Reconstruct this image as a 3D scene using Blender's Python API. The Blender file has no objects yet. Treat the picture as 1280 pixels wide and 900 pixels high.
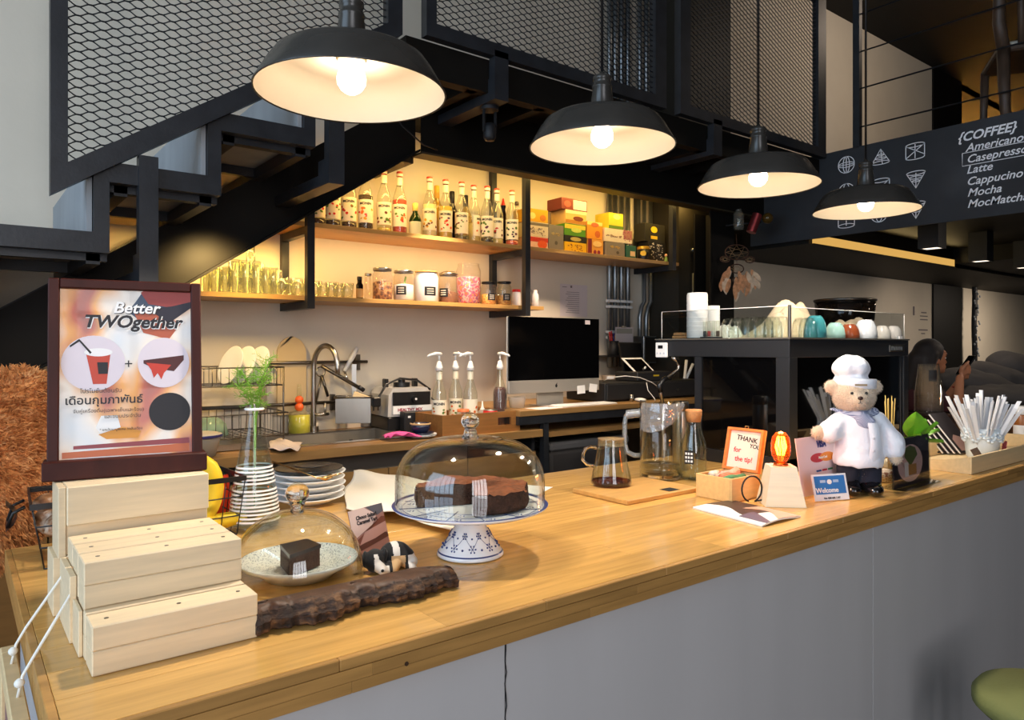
import bpy, math, random
import numpy as np
from mathutils import Vector, Matrix, Euler
R = random.Random(7)
# ---------------------------------------------------------------- camera, world, lights, exposure
F, CX, HY, CZ = 900.0, 640.0, 434.0, 1.56          # focal length in pixels of the 1280x900 frame, centre, horizon row, eye height
YAW = math.atan((1800 - CX) / F)
SN, CS = math.sin(YAW), math.cos(YAW)
COL = bpy.context.scene.collection
def link(o):
    COL.objects.link(o); return o
cam = bpy.data.cameras.new('camera'); cam.sensor_fit = 'HORIZONTAL'; cam.sensor_width = 36
cam.lens = 36 * F / 1280; cam.shift_x = 0; cam.shift_y = -(450 - HY) / 1280
cam.clip_start = .02; cam.clip_end = 80
camo = link(bpy.data.objects.new('camera', cam))
camo.location = (0, 0, CZ); camo.rotation_euler = (math.pi / 2, 0, -(math.pi / 2 - YAW))
bpy.context.scene.camera = camo
w = bpy.data.worlds.new('world'); bpy.context.scene.world = w; w.use_nodes = True
w.node_tree.nodes['Background'].inputs[0].default_value = (.62, .78, 1, 1)
w.node_tree.nodes['Background'].inputs[1].default_value = .35
vs = bpy.context.scene.view_settings
vs.view_transform = 'Standard'; vs.look = 'None'; vs.gamma = 1; vs.use_curve_mapping = False; vs.exposure = 0.0
cy_ = bpy.context.scene.cycles
cy_.max_bounces = 10; cy_.transparent_max_bounces = 24; cy_.caustics_reflective = False; cy_.caustics_refractive = False
cy_.sample_clamp_indirect = 4.0; cy_.use_denoising = True
def area(name, loc, aim, sx, sy, power, col):
    l = bpy.data.lights.new(name, 'AREA'); l.shape = 'RECTANGLE'; l.size = sx; l.size_y = sy; l.energy = power; l.color = col
    o = link(bpy.data.objects.new(name, l)); o.location = loc
    o.rotation_euler = (Vector(aim) - Vector(loc)).to_track_quat('-Z', 'Y').to_euler(); return o
# daylight in the windows of the street front and of the left wall
area('window_daylight', (-1.0, -3.46, 2.3), (-1.0, 0, 2.3), 2.2, 3.6, 170, (.97, .96, 1))
area('window_daylight', (-3.16, .6, 2.6), (0, .6, 2.5), 3.4, 3.6, 190, (.58, .78, 1))
# LED strips: on top of the bottle shelf behind the steel beam, and in the ceiling cove
area('led_strip', (3.1, 3.27, 2.60), (3.1, 3.60, 2.05), 2.3, .03, 12.5, (1, .63, .17))
area('led_strip', (1.0, 3.44, 2.02), (1.0, 3.62, 1.6), .8, .03, 6, (1, .62, .17))
area('led_strip', (2.0, 3.44, 2.125), (2.0, 3.62, 1.7), 1.2, .03, 3, (1, .62, .22))
area('led_strip', (6.05, 2.70, 2.37), (6.05, 2.2, 2.47), 2.4, .03, 2.5, (1, .72, .3))
area('led_strip', (1.75, 3.30, 2.44), (1.75, 3.62, 2.0), .5, .03, 2.2, (1, .56, .13))
# warm spots of the room behind the board and the lit stair hall upstairs
area('spot_light', (6.9, 2.6, 2.26), (6.9, 2.7, 0), .12, .12, 3, (1, .82, .66))
area('spot_light', (7.9, 2.75, 2.26), (8.6, 3.2, 0), .12, .12, 5, (1, .82, .66))
area('spot_light', (10.2, 2.6, 2.26), (10.2, 3.2, .6), .3, .3, 14, (1, .84, .68))
area('hall_light', (12.0, 4.4, 4.75), (13.0, 4.4, 3.0), .5, .5, 200, (1, .75, .36))
area('spot_light', (5.7, 1.2, 2.26), (5.2, 1.9, 1.2), .1, .1, 5, (1, .82, .66))  # fill added to brighten the seated woman's face, no fitting hangs here
area('gallery_light', (6.6, 1.8, 4.6), (6.9, 3.6, 3.4), .5, .5, 15, (1, .80, .62))

# ---------------------------------------------------------------- points from the calibrated view
def ray(px, py):
    u = (px - CX) / F
    return (SN * u + CS, -CS * u + SN, -(py - HY) / F)
def onZ(px, py, z=1.10):
    d = ray(px, py); t = (z - CZ) / d[2]; return (d[0] * t, d[1] * t, z)
def onY(px, py, y):
    d = ray(px, py); t = y / d[1]; return (d[0] * t, y, CZ + d[2] * t)
def onX(px, py, x):
    d = ray(px, py); t = x / d[0]; return (x, d[1] * t, CZ + d[2] * t)
def dep(x, y): return CS * x + SN * y
def face(x, y): return -math.atan2(x, y)             # turns a thing's front (-Y) to the eye

# ---------------------------------------------------------------- materials
def srgb(c):
    if isinstance(c, str): c = tuple(int(c[i:i + 2], 16) for i in (0, 2, 4))
    return tuple((v / 255 / 12.92 if v / 255 <= .04045 else ((v / 255 + .055) / 1.055) ** 2.4) for v in c)
MATS = {}
def mat(name, col, rough=.5, metal=0, var=0, vscale=8, bump=0, bscale=60, stretch=None, coat=0, rnd=0, emit=0, sheen=0, spec=.5, trans=0, ior=1.45, sss=0):
    """procedural surface: colour broken by stretched noise, optional per-piece tone and fine relief"""
    if name in MATS: return MATS[name]
    m = bpy.data.materials.new(name); m.use_nodes = True; nt = m.node_tree; N = nt.nodes; L = nt.links
    b = N['Principled BSDF']; c = srgb(col)
    b.inputs['Base Color'].default_value = (*c, 1); b.inputs['Roughness'].default_value = rough
    b.inputs['Metallic'].default_value = metal; b.inputs['Coat Weight'].default_value = coat
    b.inputs['Specular IOR Level'].default_value = spec; b.inputs['IOR'].default_value = ior
    b.inputs['Transmission Weight'].default_value = trans
    if sheen: b.inputs['Sheen Weight'].default_value = sheen; b.inputs['Sheen Roughness'].default_value = .4
    if sss: b.inputs['Subsurface Weight'].default_value = sss; b.inputs['Subsurface Scale'].default_value = .01
    if emit:
        b.inputs['Emission Color'].default_value = (*c, 1); b.inputs['Emission Strength'].default_value = emit
    tc = N.new('ShaderNodeTexCoord'); mp = N.new('ShaderNodeMapping'); L.new(tc.outputs['Object'], mp.inputs[0])
    if stretch: mp.inputs['Scale'].default_value = stretch
    src = None
    if rnd:
        oi = N.new('ShaderNodeObjectInfo')
        va = N.new('ShaderNodeVectorMath'); va.operation = 'SCALE'; L.new(mp.outputs[0], va.inputs[0]); va.inputs['Scale'].default_value = 1
        vadd = N.new('ShaderNodeVectorMath'); vadd.operation = 'ADD'; L.new(mp.outputs[0], vadd.inputs[0])
        cx = N.new('ShaderNodeCombineXYZ'); mul = N.new('ShaderNodeMath'); mul.operation = 'MULTIPLY'; mul.inputs[1].default_value = 37
        L.new(oi.outputs['Random'], mul.inputs[0]); L.new(mul.outputs[0], cx.inputs[0]); L.new(mul.outputs[0], cx.inputs[1])
        L.new(cx.outputs[0], vadd.inputs[1]); vec = vadd.outputs[0]
    else: vec = mp.outputs[0]
    if var:
        n = N.new('ShaderNodeTexNoise'); n.inputs['Scale'].default_value = vscale; n.inputs['Detail'].default_value = 6
        L.new(vec, n.inputs['Vector'])
        r = N.new('ShaderNodeMapRange'); r.inputs[1].default_value = .3; r.inputs[2].default_value = .7
        r.inputs[3].default_value = 1 - var; r.inputs[4].default_value = 1 + var; L.new(n.outputs['Fac'], r.inputs[0])
        fac = r.outputs[0]
        if rnd:
            r2 = N.new('ShaderNodeMapRange'); r2.inputs[3].default_value = 1 - rnd; r2.inputs[4].default_value = 1 + rnd
            L.new(oi.outputs['Random'], r2.inputs[0]); mm = N.new('ShaderNodeMath'); mm.operation = 'MULTIPLY'
            L.new(fac, mm.inputs[0]); L.new(r2.outputs[0], mm.inputs[1]); fac = mm.outputs[0]
        mx = N.new('ShaderNodeVectorMath'); mx.operation = 'SCALE'; mx.inputs[0].default_value = c; L.new(fac, mx.inputs['Scale'])
        L.new(mx.outputs[0], b.inputs['Base Color'])
    if bump:
        n2 = N.new('ShaderNodeTexNoise'); n2.inputs['Scale'].default_value = bscale; n2.inputs['Detail'].default_value = 5; L.new(vec, n2.inputs['Vector'])
        bp = N.new('ShaderNodeBump'); bp.inputs['Strength'].default_value = bump; bp.inputs['Distance'].default_value = .01
        L.new(n2.outputs['Fac'], bp.inputs['Height']); L.new(bp.outputs[0], b.inputs['Normal'])
    MATS[name] = m; return m
def glass(name, col=(255, 255, 255), rough=.01, boost=1.0, body=0, bodycol=(255, 255, 255)):
    """thin glass: transparent sheet with a Fresnel gloss; body = share of milky or coloured scatter"""
    if name in MATS: return MATS[name]
    m = bpy.data.materials.new(name); m.use_nodes = True; nt = m.node_tree; N = nt.nodes; L = nt.links
    N.remove(N['Principled BSDF']); out = N['Material Output']
    t = N.new('ShaderNodeBsdfTransparent'); t.inputs[0].default_value = (*srgb(col), 1)
    g = N.new('ShaderNodeBsdfGlossy'); g.inputs['Roughness'].default_value = rough
    f = N.new('ShaderNodeLayerWeight'); f.inputs[0].default_value = .5
    pw = N.new('ShaderNodeMath'); pw.operation = 'POWER'; pw.inputs[1].default_value = 4.0; L.new(f.outputs['Facing'], pw.inputs[0])
    mu = N.new('ShaderNodeMath'); mu.operation = 'MULTIPLY_ADD'; mu.inputs[1].default_value = .8 * boost; mu.inputs[2].default_value = .045 * boost; mu.use_clamp = True
    L.new(pw.outputs[0], mu.inputs[0]); mx = N.new('ShaderNodeMixShader'); L.new(mu.outputs[0], mx.inputs[0])
    L.new(t.outputs[0], mx.inputs[1]); L.new(g.outputs[0], mx.inputs[2]); last = mx
    if body:
        d = N.new('ShaderNodeBsdfDiffuse'); d.inputs[0].default_value = (*srgb(bodycol), 1)
        m2 = N.new('ShaderNodeMixShader'); m2.inputs[0].default_value = body; L.new(mx.outputs[0], m2.inputs[1]); L.new(d.outputs[0], m2.inputs[2])
        last = m2
    L.new(last.outputs[0], out.inputs[0]); MATS[name] = m; return m
def emis(name, col, strength):
    if name in MATS: return MATS[name]
    m = bpy.data.materials.new(name); m.use_nodes = True; N = m.node_tree.nodes; N.remove(N['Principled BSDF'])
    e = N.new('ShaderNodeEmission'); e.inputs[0].default_value = (*srgb(col), 1); e.inputs[1].default_value = strength
    m.node_tree.links.new(e.outputs[0], N['Material Output'].inputs[0]); MATS[name] = m; return m
def ramp_mat(name, stops, kind='noise', scale=5, rough=.4, detail=3, stretch=(1, 1, 1), bump=0, coat=0):
    """colour ramp over noise / voronoi / wave, in object space"""
    if name in MATS: return MATS[name]
    m = bpy.data.materials.new(name); m.use_nodes = True; nt = m.node_tree; N = nt.nodes; L = nt.links; b = N['Principled BSDF']
    b.inputs['Roughness'].default_value = rough; b.inputs['Coat Weight'].default_value = coat
    tc = N.new('ShaderNodeTexCoord'); mp = N.new('ShaderNodeMapping'); L.new(tc.outputs['Object'], mp.inputs[0]); mp.inputs['Scale'].default_value = stretch
    if kind == 'noise':
        n = N.new('ShaderNodeTexNoise'); n.inputs['Scale'].default_value = scale; n.inputs['Detail'].default_value = detail; o = n.outputs['Fac']
    elif kind == 'voronoi':
        n = N.new('ShaderNodeTexVoronoi'); n.inputs['Scale'].default_value = scale; o = n.outputs['Distance']
    elif kind == 'check':
        n = N.new('ShaderNodeTexChecker'); n.inputs['Scale'].default_value = scale; o = n.outputs['Fac']
    else:
        n = N.new('ShaderNodeTexWave'); n.inputs['Scale'].default_value = scale; n.inputs['Distortion'].default_value = detail; o = n.outputs['Fac']
    L.new(mp.outputs[0], n.inputs['Vector']); cr = N.new('ShaderNodeValToRGB'); e = cr.color_ramp.elements
    while len(e) < len(stops): e.new(.5)
    for i, (p, c) in enumerate(stops): e[i].position = p; e[i].color = (*srgb(c), 1)
    L.new(o, cr.inputs[0]); L.new(cr.outputs[0], b.inputs['Base Color'])
    if bump:
        bp = N.new('ShaderNodeBump'); bp.inputs['Strength'].default_value = bump; bp.inputs['Distance'].default_value = .01
        L.new(o, bp.inputs['Height']); L.new(bp.outputs[0], b.inputs['Normal'])
    MATS[name] = m; return m
M = dict(
    steel=mat('black_painted_steel', (36, 38, 42), .42, var=.25, vscale=14, bump=.05, bscale=90),
    steel2=mat('black_beam_paint', (15, 13, 10), .6, var=.2, vscale=5, spec=.25),
    wall=mat('wall_paint', (224, 213, 194), .8, var=.035, vscale=3, bump=.06, bscale=50),
    wallgrey=mat('cement_board', (150, 154, 158), .75, var=.10, vscale=9, stretch=(1, 1, .35), bump=.06, bscale=40),
    panel=mat('counter_front_paint', (186, 183, 182), .62, var=.03, vscale=7, stretch=(1, 1, .12), bump=.03, bscale=80),
    ceil=mat('dark_ceiling', (20, 18, 16), .8),
    floor=mat('polished_concrete', (92, 88, 84), .45, var=.12, vscale=2),
    wood=mat('butcher_block', (206, 160, 90), .21, var=.18, vscale=5, stretch=(.8, 11, 11), rnd=.13, coat=.25, bump=.015, bscale=16),
    wood2=mat('butcher_block_edge', (176, 132, 74), .35, var=.18, vscale=7, stretch=(.7, 6, 9), rnd=.14, bump=.03, bscale=16),
    backwood=mat('back_counter_wood', (148, 112, 66), .4, var=.14, vscale=5, stretch=(1, 8, 8), bump=.02, bscale=20),
    shelfwood=mat('shelf_wood', (196, 150, 86), .4, var=.12, vscale=5, stretch=(1, 8, 8), bump=.02, bscale=20),
    pine=mat('pine', (226, 204, 168), .5, var=.07, vscale=6, stretch=(1.2, 14, 16), rnd=.04, bump=.03, bscale=18),
    pine_end=mat('pine_end_grain', (240, 226, 200), .6, var=.06, vscale=30),
    ply=mat('pale_plywood', (222, 196, 150), .5, var=.06, vscale=6, stretch=(1, 12, 12)),
    white=mat('white_paint', (236, 236, 234), .4), whitep=mat('white_plastic', (232, 230, 226), .35),
    black=mat('black_plastic', (18, 18, 20), .35), black2=mat('black_matt', (24, 25, 28), .55),
    chrome=mat('brushed_steel', (176, 172, 165), .28, 1), zinc=mat('galvanised_steel', (150, 155, 158), .35, .9, var=.1, vscale=20),
    darksteel=mat('dark_brushed_steel', (110, 104, 96), .35, 1),
    glass=glass('clear_glass', (250, 252, 250), boost=1.15), glass2=glass('shelf_glass', (246, 248, 240), boost=1.3, body=.05, bodycol=(255, 250, 235)),
    glassthick=mat('solid_glass', (255, 255, 255), .0, trans=1, ior=1.48),
    acryl=glass('acrylic_sheet', (238, 242, 244), boost=1.0),
    paper=mat('paper', (238, 236, 232), .7), ink=mat('black_ink', (22, 22, 24), .6),
)

# ---------------------------------------------------------------- mesh builder
class MB:
    def __init__(s): s.v = []; s.f = []; s.m = []; s.s = []; s.T = None
    def add(s, vs_, fs, mi=0, smooth=False, T=None):
        b = len(s.v)
        if T is not None: vs_ = [tuple(T @ Vector(p)) for p in vs_]
        if s.T is not None: vs_ = [tuple(s.T @ Vector(p)) for p in vs_]
        s.v += [tuple(p) for p in vs_]; s.f += [tuple(i + b for i in f) for f in fs]
        s.m += [mi] * len(fs); s.s += [smooth] * len(fs); return s
    def box(s, x0, x1, y0, y1, z0, z1, mi=0, T=None, c=0):
        if x0 > x1: x0, x1 = x1, x0
        if y0 > y1: y0, y1 = y1, y0
        if z0 > z1: z0, z1 = z1, z0
        if c:
            c = min(c, .45 * min(x1 - x0, y1 - y0, z1 - z0)); v = []; X = (x0, x1); Y = (y0, y1); Z = (z0, z1); idx = {}
            for i in (0, 1):
                for j in (0, 1):
                    for k in (0, 1):
                        sx, sy, sz = (c if i == 0 else -c), (c if j == 0 else -c), (c if k == 0 else -c)
                        for a, p in enumerate(((X[i], Y[j] + sy, Z[k] + sz), (X[i] + sx, Y[j], Z[k] + sz), (X[i] + sx, Y[j] + sy, Z[k]))):
                            idx[i, j, k, a] = len(v); v.append(p)
            g = lambda i, j, k, a: idx[i, j, k, a]; f = []
            for i in (0, 1):
                q = [g(i, 0, 0, 0), g(i, 1, 0, 0), g(i, 1, 1, 0), g(i, 0, 1, 0)]; f.append(q if i else q[::-1])
                q = [g(0, i, 0, 1), g(1, i, 0, 1), g(1, i, 1, 1), g(0, i, 1, 1)]; f.append(q[::-1] if i else q)
                q = [g(0, 0, i, 2), g(1, 0, i, 2), g(1, 1, i, 2), g(0, 1, i, 2)]; f.append(q if i else q[::-1])
            for a in (0, 1):
                for b in (0, 1):
                    q = [g(a, b, 0, 0), g(a, b, 0, 1), g(a, b, 1, 1), g(a, b, 1, 0)]; f.append(q if a == b else q[::-1])
                    q = [g(a, 0, b, 0), g(a, 1, b, 0), g(a, 1, b, 2), g(a, 0, b, 2)]; f.append(q if a != b else q[::-1])
                    q = [g(0, a, b, 1), g(1, a, b, 1), g(1, a, b, 2), g(0, a, b, 2)]; f.append(q if a == b else q[::-1])
            for i in (0, 1):
                for j in (0, 1):
                    for k in (0, 1):
                        q = [g(i, j, k, 0), g(i, j, k, 1), g(i, j, k, 2)]; f.append(q if (i + j + k) % 2 else q[::-1])
            return s.add(v, f, mi, False, T)
        v = [(x, y, z) for z in (z0, z1) for y in (y0, y1) for x in (x0, x1)]
        return s.add(v, [(0, 2, 3, 1), (4, 5, 7, 6), (0, 1, 5, 4), (2, 6, 7, 3), (0, 4, 6, 2), (1, 3, 7, 5)], mi, False, T)
    def lathe(s, prof, n=24, c=(0, 0, 0), mi=0, T=None, smooth=True, sy=1.0):
        v = []; f = []; k = len(prof)
        for i in range(n):
            a = 2 * math.pi * i / n
            for r, z in prof: v.append((c[0] + r * math.cos(a), c[1] + r * sy * math.sin(a), c[2] + z))
        for i in range(n):
            j = (i + 1) % n
            for q in range(k - 1):
                a, b, cc, d = i * k + q, j * k + q, j * k + q + 1, i * k + q + 1
                if prof[q][0] < 1e-6: f.append((a, cc, d))
                elif prof[q + 1][0] < 1e-6: f.append((a, b, d))
                else: f.append((a, b, cc, d))
        return s.add(v, f, mi, smooth, T)
    def cyl(s, c, r, z0, z1, n=16, mi=0, T=None, r2=None):
        r2 = r if r2 is None else r2; e = min(.0015, r * .2)
        return s.lathe([(0, z0), (r - e, z0), (r, z0 + e), (r2, z1 - e), (r2 - e, z1), (0, z1)], n, c, mi, T, False if n < 9 else True) if False else \
            s._cyl(c, r, z0, z1, n, mi, T, r2)
    def _cyl(s, c, r, z0, z1, n, mi, T, r2):
        v = [(c[0] + rr * math.cos(2 * math.pi * i / n), c[1] + rr * math.sin(2 * math.pi * i / n), c[2] + z) for rr, z in ((r, z0), (r2, z1)) for i in range(n)]
        s.add(v, [(i, (i + 1) % n, n + (i + 1) % n, n + i) for i in range(n)], mi, True, T)
        s.add(v, [tuple(range(n))[::-1], tuple(range(n, 2 * n))], mi, False, T); return s
    def tube(s, pts, r, n=8, mi=0, T=None, caps=True, smooth=True):
        P = [Vector(p) for p in pts]; rs = r if isinstance(r, (list, tuple)) else [r] * len(P); v = []; f = []; up = None
        for i, p in enumerate(P):
            t = (P[min(i + 1, len(P) - 1)] - P[max(i - 1, 0)])
            if t.length < 1e-9: t = Vector((0, 0, 1))
            t.normalize()
            if up is None: up = Vector((0, 0, 1)) if abs(t.z) < .9 else Vector((1, 0, 0))
            a = t.cross(up)
            if a.length < 1e-6: a = t.cross(Vector((0, 1, 0)))
            a.normalize(); b = a.cross(t).normalized(); up = b
            for k in range(n):
                th = 2 * math.pi * (k + .5) / n; v.append(tuple(p + a * (rs[i] * math.cos(th)) + b * (rs[i] * math.sin(th))))
        for i in range(len(P) - 1):
            for k in range(n): f.append((i * n + k, i * n + (k + 1) % n, (i + 1) * n + (k + 1) % n, (i + 1) * n + k))
        if caps: f.append(tuple(range(n))[::-1]); f.append(tuple(range((len(P) - 1) * n, len(P) * n)))
        return s.add(v, f, mi, smooth, T)
    def ball(s, c, r, n=16, k=10, mi=0, T=None):
        rx, ry, rz = r if isinstance(r, (list, tuple)) else (r, r, r)
        prof = [(math.sin(math.pi * i / k), -math.cos(math.pi * i / k)) for i in range(k + 1)]; prof[0] = (0, -1); prof[-1] = (0, 1)
        m = Matrix.Translation(c) @ Matrix.Diagonal((rx, ry, rz, 1)); return s.lathe(prof, n, (0, 0, 0), mi, (T @ m) if T is not None else m)
    def prism(s, poly, d0, d1, axis='y', mi=0, T=None, smooth=False):
        """2-D outline (counter-clockwise) pushed along an axis"""
        n = len(poly)
        def P(a, b, d): return {'y': (a, d, b), 'z': (a, b, d), 'x': (d, a, b)}[axis]
        v = [P(a, b, d) for d in (d0, d1) for a, b in poly]
        s.add(v, [tuple(range(n)), tuple(range(n, 2 * n))[::-1]], mi, False, T)
        return s.add(v, [(i, n + i, n + (i + 1) % n, (i + 1) % n) for i in range(n)], mi, smooth, T)
    def grid(s, fn, nu, nv, mi=0, T=None, smooth=True, wrap=False):
        v = [fn(i / nu, j / nv) for j in range(nv + 1) for i in range(nu + 1)]; w_ = nu + 1
        return s.add(v, [(j * w_ + i, j * w_ + i + 1, (j + 1) * w_ + i + 1, (j + 1) * w_ + i) for j in range(nv) for i in range(nu)], mi, smooth, T)
    def mesh(s, name):
        me = bpy.data.meshes.new(name); me.from_pydata(s.v, [], s.f)
        me.polygons.foreach_set('material_index', s.m); me.polygons.foreach_set('use_smooth', s.s); me.update(); return me
def put(name, data, mats, parent=None, loc=(0, 0, 0), rot=(0, 0, 0), label=None, kind=None):
    me = data.mesh(name) if isinstance(data, MB) else data
    if mats is not None and len(me.materials) == 0:
        for m in (mats if isinstance(mats, (list, tuple)) else [mats]): me.materials.append(m)
    o = link(bpy.data.objects.new(name, me)); o.location = loc; o.rotation_euler = rot
    if parent is not None: o.parent = parent
    if label: o['label'] = label
    if kind: o['kind'] = kind
    return o
def tag(o, label, cat, group=None):
    o['label'] = label; o['category'] = cat
    if group: o['group'] = group
    return o
def thing(name, label, cat, loc=(0, 0, 0), rz=0, group=None):
    o = link(bpy.data.objects.new(name, None)); o.empty_display_size = .05; o.location = loc; o.rotation_euler = (0, 0, rz)
    return tag(o, label, cat, group)
def struct(name, mb, m, parent=None, **k):
    return put(name, mb, m, parent, kind='structure', **k)
def copy_tree(root, label, loc, rz=0, group=None):
    r = root.copy(); link(r); r.location = loc; r.rotation_euler = (0, 0, rz); r['label'] = label
    if group: r['group'] = group
    for ch in [c for c in bpy.data.objects if c.parent == root]:
        c = ch.copy(); link(c); c.parent = r
        for g in [x for x in bpy.data.objects if x.parent == ch]:
            d = g.copy(); link(d); d.parent = c
    return r
TXT = {}
def text_mesh(body, size, shear=0, align='CENTER', bold=0, space=1.0, thick=.0003, bend=0):
    key = (body, size, shear, align, bold, space, bend)
    if key in TXT: return TXT[key]
    cu = bpy.data.curves.new('lettering', 'FONT'); cu.body = body; cu.size = size; cu.shear = shear; cu.align_x = align; cu.offset = bold
    cu.space_character = space; cu.resolution_u = 3; cu.extrude = thick
    o = bpy.data.objects.new('lettering', cu); COL.objects.link(o); bpy.context.view_layer.update()
    me = bpy.data.meshes.new_from_object(o.evaluated_get(bpy.context.evaluated_depsgraph_get())); me.name = 'lettering'
    bpy.data.objects.remove(o); me.materials.clear()
    for v in me.vertices:                              # stand upright in the XZ plane facing -Y
        x, y, z = v.co
        if bend: a = x / bend; v.co = ((bend + z) * math.sin(a), -(bend + z) * math.cos(a), y)
        else: v.co = (x, -z, y)
    me.update(); TXT[key] = me; return me
def text(body, size, m, parent, loc, rot=(0, 0, 0), name='lettering', **k):
    me = text_mesh(body, size, **k).copy(); me.materials.append(m)
    return put(name, me, None, parent, loc, rot)

# ---------------------------------------------------------------- smooth solids from distance fields (one continuous skin)
def field(prims, res, k=.02, pad=.03, noise=0):
    """prims: ('s',c,r) ('e',c,(rx,ry,rz)[,mat3]) ('c',a,b,ra,rb); negative first letter carves. Returns verts, quads."""
    los, his = [], []
    for p in prims:
        if p[0] in ('s', '-s'): los.append(np.array(p[1]) - p[2]); his.append(np.array(p[1]) + p[2])
        elif p[0] in ('e', '-e'): r = max(p[2]); los.append(np.array(p[1]) - r); his.append(np.array(p[1]) + r)
        else:
            a, b = np.array(p[1]), np.array(p[2]); r = max(p[3], p[4]); los.append(np.minimum(a, b) - r); his.append(np.maximum(a, b) + r)
    lo = np.min(los, 0) - pad; hi = np.max(his, 0) + pad; n = np.ceil((hi - lo) / res).astype(int) + 1
    G = np.full(n, 1.0, dtype=np.float32)
    for p, l, h in zip(prims, los, his):
        i0 = np.maximum(((l - pad - k - lo) / res).astype(int), 0); i1 = np.minimum(((h + pad + k - lo) / res).astype(int) + 2, n)
        ax = [lo[d] + res * np.arange(i0[d], i1[d]) for d in range(3)]
        X = ax[0][:, None, None]; Y = ax[1][None, :, None]; Z_ = ax[2][None, None, :]
        t = p[0].lstrip('-')
        if t == 's': d = np.sqrt((X - p[1][0]) ** 2 + (Y - p[1][1]) ** 2 + (Z_ - p[1][2]) ** 2) - p[2]
        elif t == 'e':
            q = [X - p[1][0], Y - p[1][1], Z_ - p[1][2]]
            if len(p) > 3:
                m = np.array(p[3]).T; q = [m[i][0] * q[0] + m[i][1] * q[1] + m[i][2] * q[2] for i in range(3)]
            r = p[2]; k0 = np.sqrt((q[0] / r[0]) ** 2 + (q[1] / r[1]) ** 2 + (q[2] / r[2]) ** 2)
            k1 = np.sqrt((q[0] / r[0] ** 2) ** 2 + (q[1] / r[1] ** 2) ** 2 + (q[2] / r[2] ** 2) ** 2) + 1e-9; d = k0 * (k0 - 1) / k1
        else:
            a, b = np.array(p[1], float), np.array(p[2], float); ba = b - a; L2 = float(ba @ ba) + 1e-12
            h_ = np.clip(((X - a[0]) * ba[0] + (Y - a[1]) * ba[1] + (Z_ - a[2]) * ba[2]) / L2, 0, 1)
            d = np.sqrt((X - a[0] - h_ * ba[0]) ** 2 + (Y - a[1] - h_ * ba[1]) ** 2 + (Z_ - a[2] - h_ * ba[2]) ** 2) - (p[3] + (p[4] - p[3]) * h_)
        sl = tuple(slice(i0[d2], i1[d2]) for d2 in range(3)); g = G[sl]
        if p[0][0] == '-': hh = np.clip(.5 - .5 * (g + d) / k, 0, 1); G[sl] = g * (1 - hh) - d * hh + k * hh * (1 - hh)
        else: hh = np.clip(.5 + .5 * (g - d) / k, 0, 1); G[sl] = g * (1 - hh) + d * hh - k * hh * (1 - hh)
    if noise:
        rr = np.random.RandomState(3); q = rr.rand(*(np.array(n) // 4 + 3)).astype(np.float32)
        ix = [np.arange(n[d]) / 4 for d in range(3)]
        def lin(q, ax, t):
            i = t.astype(int); f = (t - i).reshape([-1 if d == ax else 1 for d in range(3)]); return np.take(q, i, ax) * (1 - f) + np.take(q, i + 1, ax) * f
        for d in range(3): q = lin(q, d, ix[d])
        G = G + (q - .5) * noise
    ins = G < 0
    c = [ins[a:n[0] - 1 + a, b:n[1] - 1 + b, cc:n[2] - 1 + cc] for a in (0, 1) for b in (0, 1) for cc in (0, 1)]
    cnt = sum(x.astype(int) for x in c); act = (cnt > 0) & (cnt < 8); ids = np.full(act.shape, -1); I = np.argwhere(act); ids[act] = np.arange(len(I))
    acc = np.zeros((len(I), 3)); num = np.zeros(len(I)); corners = [np.array((a, b, cc)) for a in (0, 1) for b in (0, 1) for cc in (0, 1)]
    for i in range(8):
        for j in range(i + 1, 8):
            if np.abs(corners[i] - corners[j]).sum() != 1: continue
            A = I + corners[i]; B = I + corners[j]; ga = G[tuple(A.T)]; gb = G[tuple(B.T)]; msk = (ga < 0) != (gb < 0)
            t = np.where(msk, ga / (ga - gb + 1e-12), 0); acc += np.where(msk[:, None], corners[i] + (corners[j] - corners[i]) * t[:, None], 0); num += msk
    V = lo + res * (I + acc / num[:, None]); Q = []
    for ax in range(3):
        u, v = [(1, 2), (2, 0), (0, 1)][ax]; s0 = [slice(None)] * 3; s1 = [slice(None)] * 3; s0[ax] = slice(0, -1); s1[ax] = slice(1, None)
        a, b = ins[tuple(s0)], ins[tuple(s1)]
        for flip, msk in ((0, a & ~b), (1, ~a & b)):
            E = np.argwhere(msk); E = E[(E[:, u] > 0) & (E[:, v] > 0) & (E[:, u] < n[u] - 1) & (E[:, v] < n[v] - 1)]
            if not len(E): continue
            def at(du, dv):
                e = E.copy(); e[:, u] -= du; e[:, v] -= dv; return ids[tuple(e.T)]
            q = np.stack([at(1, 1), at(0, 1), at(0, 0), at(1, 0)], 1); Q.append(q[:, ::-1] if flip else q)
    return V, np.concatenate(Q)
def field_mesh(name, prims, res, k=.02, noise=0):
    V, Q = field(prims, res, k, noise=noise); me = bpy.data.meshes.new(name)
    me.from_pydata(V.tolist(), [], Q.tolist()); me.polygons.foreach_set('use_smooth', [True] * len(Q)); me.update(); return me
def field_put(name, prims, res, m, parent=None, k=.02, noise=0, **kw):
    return put(name, field_mesh(name, prims, res, k, noise), m, parent, **kw)
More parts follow.
